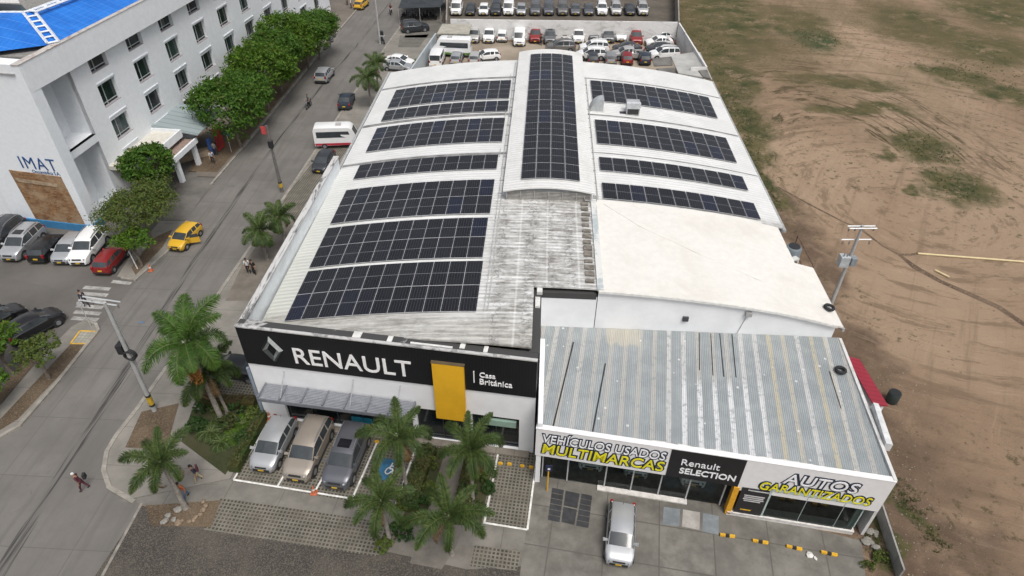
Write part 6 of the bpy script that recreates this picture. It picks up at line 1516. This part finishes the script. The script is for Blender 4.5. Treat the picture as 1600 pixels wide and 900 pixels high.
MB().box(-.62, -.12, -.03, .03, 6.3, 7.1).build('red_sign', mat('sign_red', (0.42, 0.06, 0.06), .6, var=.2), p2); MB().box(-.2, .2, -.2, .2, 4.9, 5.6).build('junction_box', MATS['box_black'], p2)
MB().tube([(0, 0, .5), (0, 0, .95)], .19, 12, False).build('painted_band', MATS['band_yellow'], p2); MB().tube([(0, 0, .95), (0, 0, 1.15)], .19, 12, False).build('painted_band', black_rub, p2)
utility_pole('slim far street pole beside the black motorcycle', 594, 68, 9.5, [(9.2, 1.0, False, 0)])
rp = utility_pole('grey utility pole with transformer in the field behind the cream roof', 1297, 478, 7.9, [(7.75, 1.05, True, R_(4)), (6.55, 1.15, False, R_(4))], 0)
mb = MB(); mb.box(-.75, -.05, -.35, .3, 4.2, 5.1); mb.build('transformer', mat('transformer_grey', (0.42, 0.46, 0.48), .5, .1, .15), rp); MB().box(.1, .5, -.3, .25, 4.3, 5.0).build('fuse_box', mat('fuse_grey', (0.22, 0.25, 0.28), .5), rp)
for k in (-.55, -.3): MB().tube([(k, -.1, 5.1), (k, -.1, 5.4)], [.06, .03], 6).build('bushing', ins, rp)
ts = thing('traffic_sign', 'white back of a road sign on a thin post at the zebra crossing', 'sign', (*at(143, 511, .1)[:2], .1))
MB().tube([(0, 0, 0), (0, 0, 2.2)], .035, 6).build('post', steel, ts); MB().box(-.05, .05, -.02, .02, .0, .04).build('foot', steel, ts)
MB().tube([(0, .03, 2.25), (0, .06, 2.25)], .3, 8).build('plate', mat('sign_back', (0.45, 0.46, 0.46), .5), ts)
ts2 = thing('street_name_sign', 'blue street sign on a thin post under the first street tree', 'sign', (*at(362, 238, .1)[:2], .1))
MB().tube([(0, 0, 0), (0, 0, 2.3)], .035, 6).build('post', steel, ts2); MB().box(-.45, .45, -.02, .02, 2.1, 2.4).build('plate', mat('sign_blue', (0.05, 0.17, 0.25), .5), ts2)
ts3 = thing('post', 'short leaning white post by the small lime tree', 'post', (*at(215, 420, .1)[:2], .1)); MB().tube([(0, 0, 0), (-.25, .2, 1.6)], .05, 6).build('shaft', mat('post_white', (0.6, 0.6, 0.58), .7), ts3); MB().tube([(-.24, .2, 1.55), (-.26, .21, 1.75)], .08, 6).build('cap', steel, ts3)
def cone(label, px, py, z):
    root = thing('traffic_cone', label, 'traffic cone', (*at(px, py, z)[:2], z), group='traffic cones')
    cm = mat('cone_orange', (0.45, 0.13, 0.06), .6, var=.15); MB().box(-.2, .2, -.2, .2, 0, .04).build('foot', cm, root); MB().tube([(0, 0, .04), (0, 0, .7)], [.16, .03], 12).build('cone', cm, root, True, 50); MB().tube([(0, 0, .32), (0, 0, .44)], [.107, .083], 12, False).build('band', mat('cone_white', (0.6, 0.6, 0.58), .6), root)
cone('orange cone on the kerb tip by the small lime tree', 236, 423, .03); cone('faded orange cone before the sunroof car in the bay', 491, 770, .04); cone('faded cone at the wall corner behind the silver car', 422, 655, .1)
def wheel_stop(label, A, B, z, group):
    root = thing('wheel_stop', label, 'wheel stop', ((A.x + B.x) / 2, (A.y + B.y) / 2, z), math.atan2(B.y - A.y, B.x - A.x), group); L_ = (B - A).length / 2
    for x0, x1, m_ in ((-L_, -L_ * .28, yellow), (-L_ * .28, L_ * .28, black_rub), (L_ * .28, L_, yellow)):
        mb = MB(); mb.prism([(x0, -.09), (x1, -.09), (x1, .09), (x0, .09)], 0, .10); mb.prism([(x0, -.06), (x1, -.06), (x1, .06), (x0, .06)], .1005, .15); mb.build('rubber_block', m_, root)
for (a, b), nm in zip((((1125, 835), (1148, 838)), ((1176, 844), (1200, 848)), ((1229, 853), (1253, 858)), ((1283, 862), (1308, 867))), ('beside the yellow portal', 'second from the yellow portal', 'third from the yellow portal', 'farthest from the yellow portal')):
    wheel_stop('yellow and black wheel stop, ' + nm, at(*a, .1), at(*b, .1), .03, 'wheel stops before the display window')
for i, ((px, py), nm) in enumerate(zip(((782, 724), (796, 725), (816, 728), (830, 730), (573, 688), (589, 690), (601, 693), (516, 682), (459, 672)), ('first from left in the right bay', 'second in the right bay', 'third in the right bay', 'rightmost in the right bay', 'left in the blue accessible bay', 'middle in the blue accessible bay', 'right in the blue accessible bay', 'behind the sunroof car', 'behind the beige car'))):
    o = MB(); o.box(-.14, .14, -.07, .07, 0, .12); o.box(-.1, .1, -.05, .05, .1205, .18); p_ = at(px, py, .1); ob = o.build('wheel_block', yellow); ob.location = (p_.x, p_.y, .03); ob.rotation_euler = (0, 0, R_(-6)); tag(ob, 'small yellow wheel block, ' + nm, 'wheel stop', 'yellow wheel blocks in the bays')
# field: pipes, trench, rubble, stones
pipe_m = mat('pipe_cream', (0.60, 0.50, 0.29), .6, var=.1)
a, b = at(1434, 396, .1), at(1640, 412, .1); tag(MB().tube([a, b], .09, 8).build('pipe', pipe_m), 'long pale yellow pipe lying across the bare field', 'pipe', 'pipes on the field')
a, b = at(1461, 422, .1), at(1483, 433, .1); tag(MB().tube([a, b], .09, 8).build('pipe', pipe_m), 'short pale yellow pipe piece lying beside the trench', 'pipe', 'pipes on the field')
tr_m = speckle('trench_soil', ((0.10, 0.07, 0.049), (0.155, 0.11, 0.076), (0.2, 0.145, 0.1)), 8.0)
mb = MB(); r = random.Random(9)
TP = [at(1215, 292), at(1262, 318), at(1318, 347), at(1345, 358), at(1380, 385), at(1405, 398), at(1430, 418), at(1470, 440), at(1520, 462), at(1560, 480), at(1620, 520)]
L1, L2 = [], []
for i, p in enumerate(TP):
    d = (TP[min(i + 1, len(TP) - 1)] - TP[max(i - 1, 0)]).normalized(); n_ = Vector((-d.y, d.x, 0)); w_ = r.uniform(.09, .2) + (.16 if i > 5 else 0); L1.append(p + n_ * w_ + Vector((0, 0, .012))); L2.append(p - n_ * w_ + Vector((0, 0, .012)))
mb.grid([L2, [(a + b) / 2 + Vector((0, 0, .05)) for a, b in zip(L1, L2)], L1]); struct(mb.build('trench', tr_m))
mb = MB(); TP2 = [at(1405, 398), at(1424, 398), at(1436, 396)]; mb.grid([[p + Vector((0, -.16, .02)) for p in TP2], [p + Vector((0, .16, .02)) for p in TP2]]); struct(mb.build('trench', tr_m))
def rock(mb, c, s_, r):
    bm = bmesh.new(); bmesh.ops.create_icosphere(bm, subdivisions=1, radius=1)
    sc = Vector((r.uniform(.7, 1.3), r.uniform(.7, 1.3), r.uniform(.5, .8))) * s_; off = len(mb.v); a = r.random() * 6.28
    for v in bm.verts:
        k = v.co * r.uniform(.75, 1.15); x, y, z_ = k.x * sc.x, k.y * sc.y, k.z * sc.z; mb.v.append((c.x + x * math.cos(a) - y * math.sin(a), c.y + x * math.sin(a) + y * math.cos(a), c.z + max(z_, -.02) + s_ * .2))
    for f in bm.faces: mb.f.append(tuple(off + v.index for v in f.verts)); mb.mi.append(0)
    bm.free()
st_m = mat('stone_tan', (0.22, 0.165, 0.115), .9, var=.3, sc=5); st_g = mat('stone_grey', (0.23, 0.22, 0.195), .9, var=.3, sc=5)
r = random.Random(14); ringp = [(258, 815, .34, 1), (263, 806, .24, 1), (278, 818, .26, 0), (284, 814, .2, 0), (296, 815, .22, 0), (306, 808, .24, 0), (313, 804, .22, 0), (318, 797, .28, 0), (322, 790, .26, 0), (279, 796, .32, 1), (318, 783, .18, 0), (272, 812, .2, 1), (302, 812, .18, 0)]
for i, (px, py, s_, g_) in enumerate(ringp):
    mb = MB(); rock(mb, Vector((0, 0, 0)), s_ * .85, r); o = mb.build('stone', st_g if g_ else st_m); p_ = at(px, py, .05); o.location = (p_.x, p_.y, .035)
    tag(o, 'grey stone in the ring at the leaning palm' if g_ else 'tan stone in the ring at the leaning palm', 'stone', 'grey stones around the leaning palm' if g_ else 'tan stones around the leaning palm')
for i in range(9):
    px, py = 1355 + r.uniform(-4, 16), 828 + r.uniform(0, 30); mb = MB(); rock(mb, Vector((0, 0, 0)), r.uniform(.16, .3), r); o = mb.build('rubble', st_g); p_ = at(px, py); o.location = (p_.x, p_.y, .02)
    tag(o, 'grey rubble lump heaped between annex corner and concrete fence', 'rubble', 'rubble by the concrete fence')
mb = MB()
for _ in range(420):
    px, py = r.choice(((1385, 640), (1420, 700), (1390, 590), (1450, 850), (1400, 780), (1440, 640))); p_ = at(px + r.gauss(0, 32), py + r.gauss(0, 40)); 
    if p_.x > 20.6: rock(mb, p_, r.uniform(.015, .055), r)
o = mb.build('pebbles', mat('pebble', (0.24, 0.20, 0.155), .9, var=.3)); o['kind'] = 'stuff'; o['label'] = 'pale pebbles and scraps on the earth by the annex'
mb = MB(); rock(mb, Vector(), .22, r); rock(mb, Vector((.25, -.2, 0)), .12, r); o = mb.build('paper_scrap', mat('paper_white', (0.62, 0.61, 0.58), .9)); p_ = at(1265, 868); o.location = (p_.x, p_.y, .03); tag(o, 'crumpled white scrap on the forecourt before the wheel stops', 'litter')
o = MB().box(-.2, .2, -.1, .1, 0, .03).build('litter_bag', mat('bag_blue', (0.10, 0.16, 0.24), .6)); p_ = at(221, 504); o.location = (p_.x, p_.y, .01); tag(o, 'small bluish scrap on the road behind the big palm', 'litter')
# yellow pole sign at annex left, blue sign
q = Aw(.9, 0, .5); ys = thing('info_post', 'thin yellow post with a small blue board at the annex left corner', 'sign', (q.x, q.y, .02))
MB().tube([(0, 0, 0), (0, 0, 2.0)], .05, 6).build('post', yellow, ys); MB().box(-.18, .22, -.03, .03, 2.0, 2.55).build('board', mat('board_navy', (0.015, 0.02, 0.06), .5), ys); MB().tube([(0.02, -.035, 2.25), (0.02, -.045, 2.25)], .09, 10).build('symbol', s_whi, ys)

# ================================================================== MOTORCYCLES AND PEOPLE
def make_moto(label, color, group=None, name='motorcycle'):
    root = thing(name, label, 'motorcycle', group=group)
    for x in (.62, -.62):
        pts = [(x + math.cos(a) * .25, 0, .29 + math.sin(a) * .25) for a in [i * 2 * math.pi / 16 for i in range(17)]]
        w_ = MB().tube(pts, .055, 6, False).build('wheel', tyre_m, root, True, 60); MB().tube([(x, -.03, .29), (x, .03, .29)], .16, 8).build('hub', rim_m, w_)
    mb = MB(); mb.tube([(.5, 0, .75), (.15, 0, .78), (-.1, 0, .66)], [.09, .16, .1], 8); mb.tube([(-.3, 0, .55), (-.85, 0, .72)], [.12, .06], 6); b = mb.build('body', mat('moto_' + color, dict(black=(0.02, 0.02, 0.022), red=(0.25, 0.02, 0.02), blue=(0.03, 0.05, 0.12))[color], .3, coat=.5), root, True)
    MB().tube([(.05, 0, .76), (-.3, 0, .75), (-.75, 0, .82)], [.09, .13, .1], 8).build('seat', trim_m, root, True)
    mb = MB(); mb.tube([(.62, 0, .29), (.42, 0, .95)], .04, 6); mb.tube([(.36, -.34, 1.0), (.42, 0, .96), (.36, .34, 1.0)], .025, 5); mb.build('handlebar', rim_m, root)
    MB().box(-.12, .3, -.13, .13, .25, .58).build('engine', mat('engine_grey', (0.10, 0.10, 0.105), .5, .3), root); MB().tube([(.55, 0, .82), (.64, 0, .8)], [.09, .08], 8).build('headlight', lamp_m, root)
    return root
skin_m = mat('skin', (0.30, 0.17, 0.105), .6, var=.06)
cl = lambda n, c: mat('cloth_' + n, c, .85, var=.15, sc=4)
BLK, NAVY, MAROON, WHT, JEAN, ORG, GRYC, REDC, SAND = cl('black', (0.02, 0.02, 0.024)), cl('navy', (0.025, 0.03, 0.05)), cl('maroon', (0.085, 0.02, 0.03)), cl('white', (0.55, 0.56, 0.58)), cl('jean', (0.07, 0.13, 0.24)), cl('orange', (0.38, 0.11, 0.04)), cl('grey', (0.16, 0.16, 0.17)), cl('red', (0.30, 0.03, 0.03)), cl('sand', (0.42, 0.35, 0.22))
def person(label, px, py, heading, shirt, trouser, hairc=None, pose='walk', z=.02, group=None, h=1.70, xyz=None):
    """one continuous skinned body; shoes, trousers, shirt, skin by height along the limbs; hair is a child"""
    k = h / 1.70; V = []; Ed = []; Rr = []; Mt = []
    def add(p, r, m, par=None):
        V.append(Vector(p) * k); Rr.append(r * k); Mt.append(m)
        if par is not None: Ed.append((par, len(V) - 1))
        return len(V) - 1
    S_, T_, K_, O_ = 0, 1, 2, 3                       # shirt, trousers, skin, shoes
    st = .20 if pose == 'walk' else .03
    lean = .10 if pose == 'walk' else .02
    if pose == 'ride':
        pel = add((-.25, 0, .92), .125, T_); sp = add((-.20, 0, 1.12), .12, S_, pel); ch = add((-.10, 0, 1.33), .135, S_, sp)
    else:
        pel = add((0, 0, .92), .115, T_); sp = add((lean * .4, 0, 1.10), .108, S_, pel); ch = add((lean, 0, 1.32), .128, S_, sp)
    cx_ = V[ch].x / k; cz_ = V[ch].z / k
    nk = add((cx_ + .03, 0, cz_ + .14), .05, K_, ch); hd = add((cx_ + .05, 0, cz_ + .24), .085, K_, nk); ht = add((cx_ + .055, 0, cz_ + .33), .088, K_, hd)
    for s_, ph in ((1, 1), (-1, -1)):
        if pose == 'ride':
            hip = add((-.2, .10 * s_, .88), .095, T_, pel); kn = add((.2, .19 * s_, .74), .068, T_, hip); an = add((.05, .17 * s_, .34), .045, T_, kn); add((.17, .17 * s_, .30), .042, O_, an)
        elif pose == 'sit':
            hip = add((.02, .10 * s_, .55), .09, T_, pel); kn = add((.42, .12 * s_, .5), .065, T_, hip); an = add((.42, .12 * s_, .08), .045, T_, kn); add((.54, .12 * s_, .04), .04, O_, an)
        else:
            hip = add((0, .09 * s_, .86), .092, T_, pel); kn = add((st * ph * .55 + .03, .10 * s_, .48), .066, T_, hip); an = add((st * ph * 1.0 - .04 * (ph < 0), .10 * s_, .09 + (.05 if ph < 0 and pose == 'walk' else 0)), .044, T_, kn); add((st * ph + .12, .11 * s_, .045), .04, O_, an)
        shd = add((cx_ - .005, .175 * s_, cz_ + .06), .062, S_, ch)
        if pose == 'ride': el = add((cx_ + .22, .28 * s_, cz_ - .12), .046, S_, shd); wr = add((.36, .32 * s_, 1.05), .034, K_, el)
        else:
            el = add((cx_ - .04 - st * ph * .35, .225 * s_, cz_ - .24), .046, S_, shd); wr = add((cx_ + .08 - st * ph * .7, .23 * s_, cz_ - .46), .033, K_, el)
        d = (V[wr] - V[el]).normalized() / k
        hn = add(V[wr] / k + d * .09 * k, .036, K_, wr); base = V[hn] / k
        for j, (dx, dy, ln) in enumerate(((-.02, -.02, .075), (-.005, -.008, .085), (.01, .006, .08), (.022, .018, .065))): add(base + d * ln * k + Vector((dx, dy * s_, 0)), .009, K_, hn)
        add(base + Vector((.045, -.02 * s_, -.01)), .011, K_, hn)
    me = bpy.data.meshes.new('body'); me.from_pydata([tuple(v) for v in V], Ed, [])
    ob = bpy.data.objects.new('body', me); COL.objects.link(ob)
    ob.modifiers.new('skin', 'SKIN').use_smooth_shade = True
    for i, sv in enumerate(me.skin_vertices[0].data): sv.radius = (Rr[i] * (.78 if Mt[i] == S_ and i in (sp, ch) else 1), Rr[i] * (1.15 if i in (pel, sp, ch) else 1)); sv.use_root = (i == pel)
    ob.modifiers.new('sub', 'SUBSURF').levels = 1
    bpy.context.view_layer.update()
    m2 = bpy.data.meshes.new_from_object(ob.evaluated_get(bpy.context.evaluated_depsgraph_get())); bpy.data.objects.remove(ob); bpy.data.meshes.remove(me)
    segs = [(V[a], V[b], Mt[b] if Mt[b] != S_ or Mt[a] == S_ else S_) for a, b in Ed]
    for m_ in (shirt, trouser, skin_m, BLK): m2.materials.append(m_)
    for p_ in m2.polygons:
        c = p_.center; best = 9; bi = 0
        for a, b, m_ in segs:
            ab = b - a; t_ = max(0, min(1, (c - a).dot(ab) / max(1e-9, ab.length_squared))); d_ = (c - a - ab * t_).length
            if d_ < best: best = d_; bi = m_
        p_.material_index = bi
    root = thing('person', label, 'person', group=group); link('body', m2, root)
    hc = V[ht]; mb = MB(); n = 8
    rows = [[hc + Vector((math.cos(a) * .098 * math.sin(th) - .012, math.sin(a) * .092 * math.sin(th), math.cos(th) * .11 + .0)) * k for a in [j * 2 * math.pi / n for j in range(n + 1)]] for th in [i * 1.75 / 4 + .02 for i in range(5)]]
    mb.grid(rows); mb.build('cap' if hairc else 'hair', hairc or mat('hair_black', (0.018, 0.014, 0.012), .7), root, True)
    f = MB(); e_ = V[hd] + Vector((.083, 0, .04)) * k
    f.tube([e_ + Vector((-.01, 0, .01)), e_ + Vector((.018, 0, -.03))], [.012, .018], 5); f.build('nose', skin_m, root)
    for s_ in (1, -1): MB().tube([e_ + Vector((-.012, .033 * s_, .018)), e_ + Vector((-.002, .034 * s_, .018))], .012, 6).build('eye', BLK, root)
    MB().tube([e_ + Vector((-.012, -.025, -.055)), e_ + Vector((-.008, 0, -.055)), e_ + Vector((-.012, .025, -.055))], .008, 4).build('mouth', mat('lip', (0.22, 0.08, 0.07), .6), root)
    q = Vector(xyz) if xyz is not None else at(px, py, z)
    root.location = (q.x, q.y, z if xyz is None else q.z); root.rotation_euler = (0, 0, R_(heading)); return root
def bag(root, m): MB().box(-.22, -.10, -.14, .14, 1.05, 1.45).build('backpack', m, root)
person('person in dark clothes walking over the zebra crossing', 137, 480, 150, NAVY, BLK)
o = person('person in maroon with a white cap striding over the road', 134, 765, 200, MAROON, MAROON, mat('cap_white', (0.6, 0.6, 0.6), .7)); MB().box(-.32, -.16, -.34, -.06, .85, 1.2).build('bag', BLK, o)
o = person('person with a dark backpack walking on the front path', 312, 752, -150, NAVY, SAND); bag(o, MAROON)
person('person in an orange shirt and jeans under the leaning palm', 293, 778, -120, ORG, JEAN)
GP = 'pair standing beside the side wall palm'
person('person in white shirt and dark suit, left of a pair by the wall', 390, 428, -70, WHT, BLK, group=GP, pose='stand'); person('person in dark jacket, right of a pair by the wall', 399, 430, -100, BLK, BLK, group=GP, pose='stand')
person('person in a white shirt before the clinic planter', 334, 256, -60, WHT, BLK); person('person in grey standing behind another at the planter', 338, 244, 100, GRYC, NAVY, pose='stand')
person('person in red standing at the clinic tower foot', 146, 314, -80, REDC, BLK, pose='stand', xyz=None); person('second person in red near the tower, farther right', 196, 306, -40, REDC, NAVY, pose='stand')
person('person in dark clothes beside the red car in the yard', 845, 71, -90, BLK, BLK, pose='stand')
person('person in white beside the taxi far up the street', 549, 14, 10, WHT, NAVY, pose='stand'); person('person in black on the kerb near the far taxi', 543, 9, -20, BLK, BLK, pose='stand')
GS = 'people at the food stall'
for px, py, hd_, sh_, tr_, lb in ((500, 12, -40, ORG, NAVY, 'person in orange at the food stall table'), (509, 9, -70, BLK, BLK, 'person in black standing behind the food stall'), (514, 20, 120, SAND, WHT, 'person in yellowish top beside the food stall'), (517, 26, 150, WHT, NAVY, 'person in white at the near end of the food stall'), (486, 11, -60, BLK, SAND, 'person standing by the wall left of the food stall')):
    person(lb, px, py, hd_, sh_, tr_, pose='stand', group=GS, z=.12)
fs = thing('food_stall', 'small street food stall with white table top and green front', 'stall', (*at(507, 26, .12)[:2], .12), R_(-35))
MB().box(-1.3, 1.3, -.5, .5, .85, .93).build('table_top', mat('stall_white', (0.50, 0.52, 0.52), .6), fs); MB().box(-1.25, 1.25, -.47, .4, .25, .849).build('counter', mat('stall_green', (0.06, 0.10, 0.06), .7), fs)
for x in (-1.2, 1.2): MB().tube([(x, -.4, 0), (x, -.4, .25)], .04, 5).build('leg', steel, fs)
def rider(label, plabel, px, py, hd_, color, shirt, z=.02):
    q = at(px, py, z); m_ = make_moto(label, color); m_.location = (q.x, q.y, z); m_.rotation_euler = (0, 0, R_(hd_))
    person(plabel, 0, 0, hd_, shirt, BLK, mat('helmet_black', (0.02, 0.02, 0.02), .3), pose='ride', xyz=(q.x, q.y, z)); return m_
rider('dark motorcycle ridden down the middle of the street', 'rider in a grey-green top on the motorcycle in midstreet', 483, 168, -95, 'black', cl('slate', (0.10, 0.14, 0.15)))
rider('red motorcycle by the kerb near the shade shelter', 'rider in dark clothes on the red motorcycle', 611, 22, -80, 'red', MAROON)
GM = 'motorcycles under the street trees'
for i, (px, py, c_, nm) in enumerate(((520, 60, 'red', 'first red one from the far end'), (516, 68, 'black', 'black one beside a red one'), (512, 76, 'red', 'nearest red one'))):
    m_ = make_moto('parked motorcycle at the kerb beyond the street trees, ' + nm, c_, GM); q = at(px, py); m_.location = (q.x, q.y, .02); m_.rotation_euler = (0, 0, R_(70))
mt = make_moto('black motorcycle with a cover beside the far street pole', 'black'); q = at(598, 68); mt.location = (q.x, q.y, .13); mt.rotation_euler = (0, 0, R_(-60)); mt.scale = (1.2, 1.2, 1.2)
MB().box(-.75, -.2, -.3, .3, .8, 1.3).build('cargo_box', MATS['box_black'], mt)
base_m = None
for i in range(11):
    px = 630 + i * 5.2; py = 30 - (i % 2) * 3; q = at(px, py)
    lab = 'dark motorcycle parked in the row beneath the black shade cloth'
    if base_m is None: base_m = m_ = make_moto(lab, 'black', 'motorcycles under the shade cloth')
    else: m_ = copy_tree(base_m)
    m_.location = (q.x, q.y, .12); m_.rotation_euler = (0, 0, R_(-85 + rnd.uniform(-15, 15)))
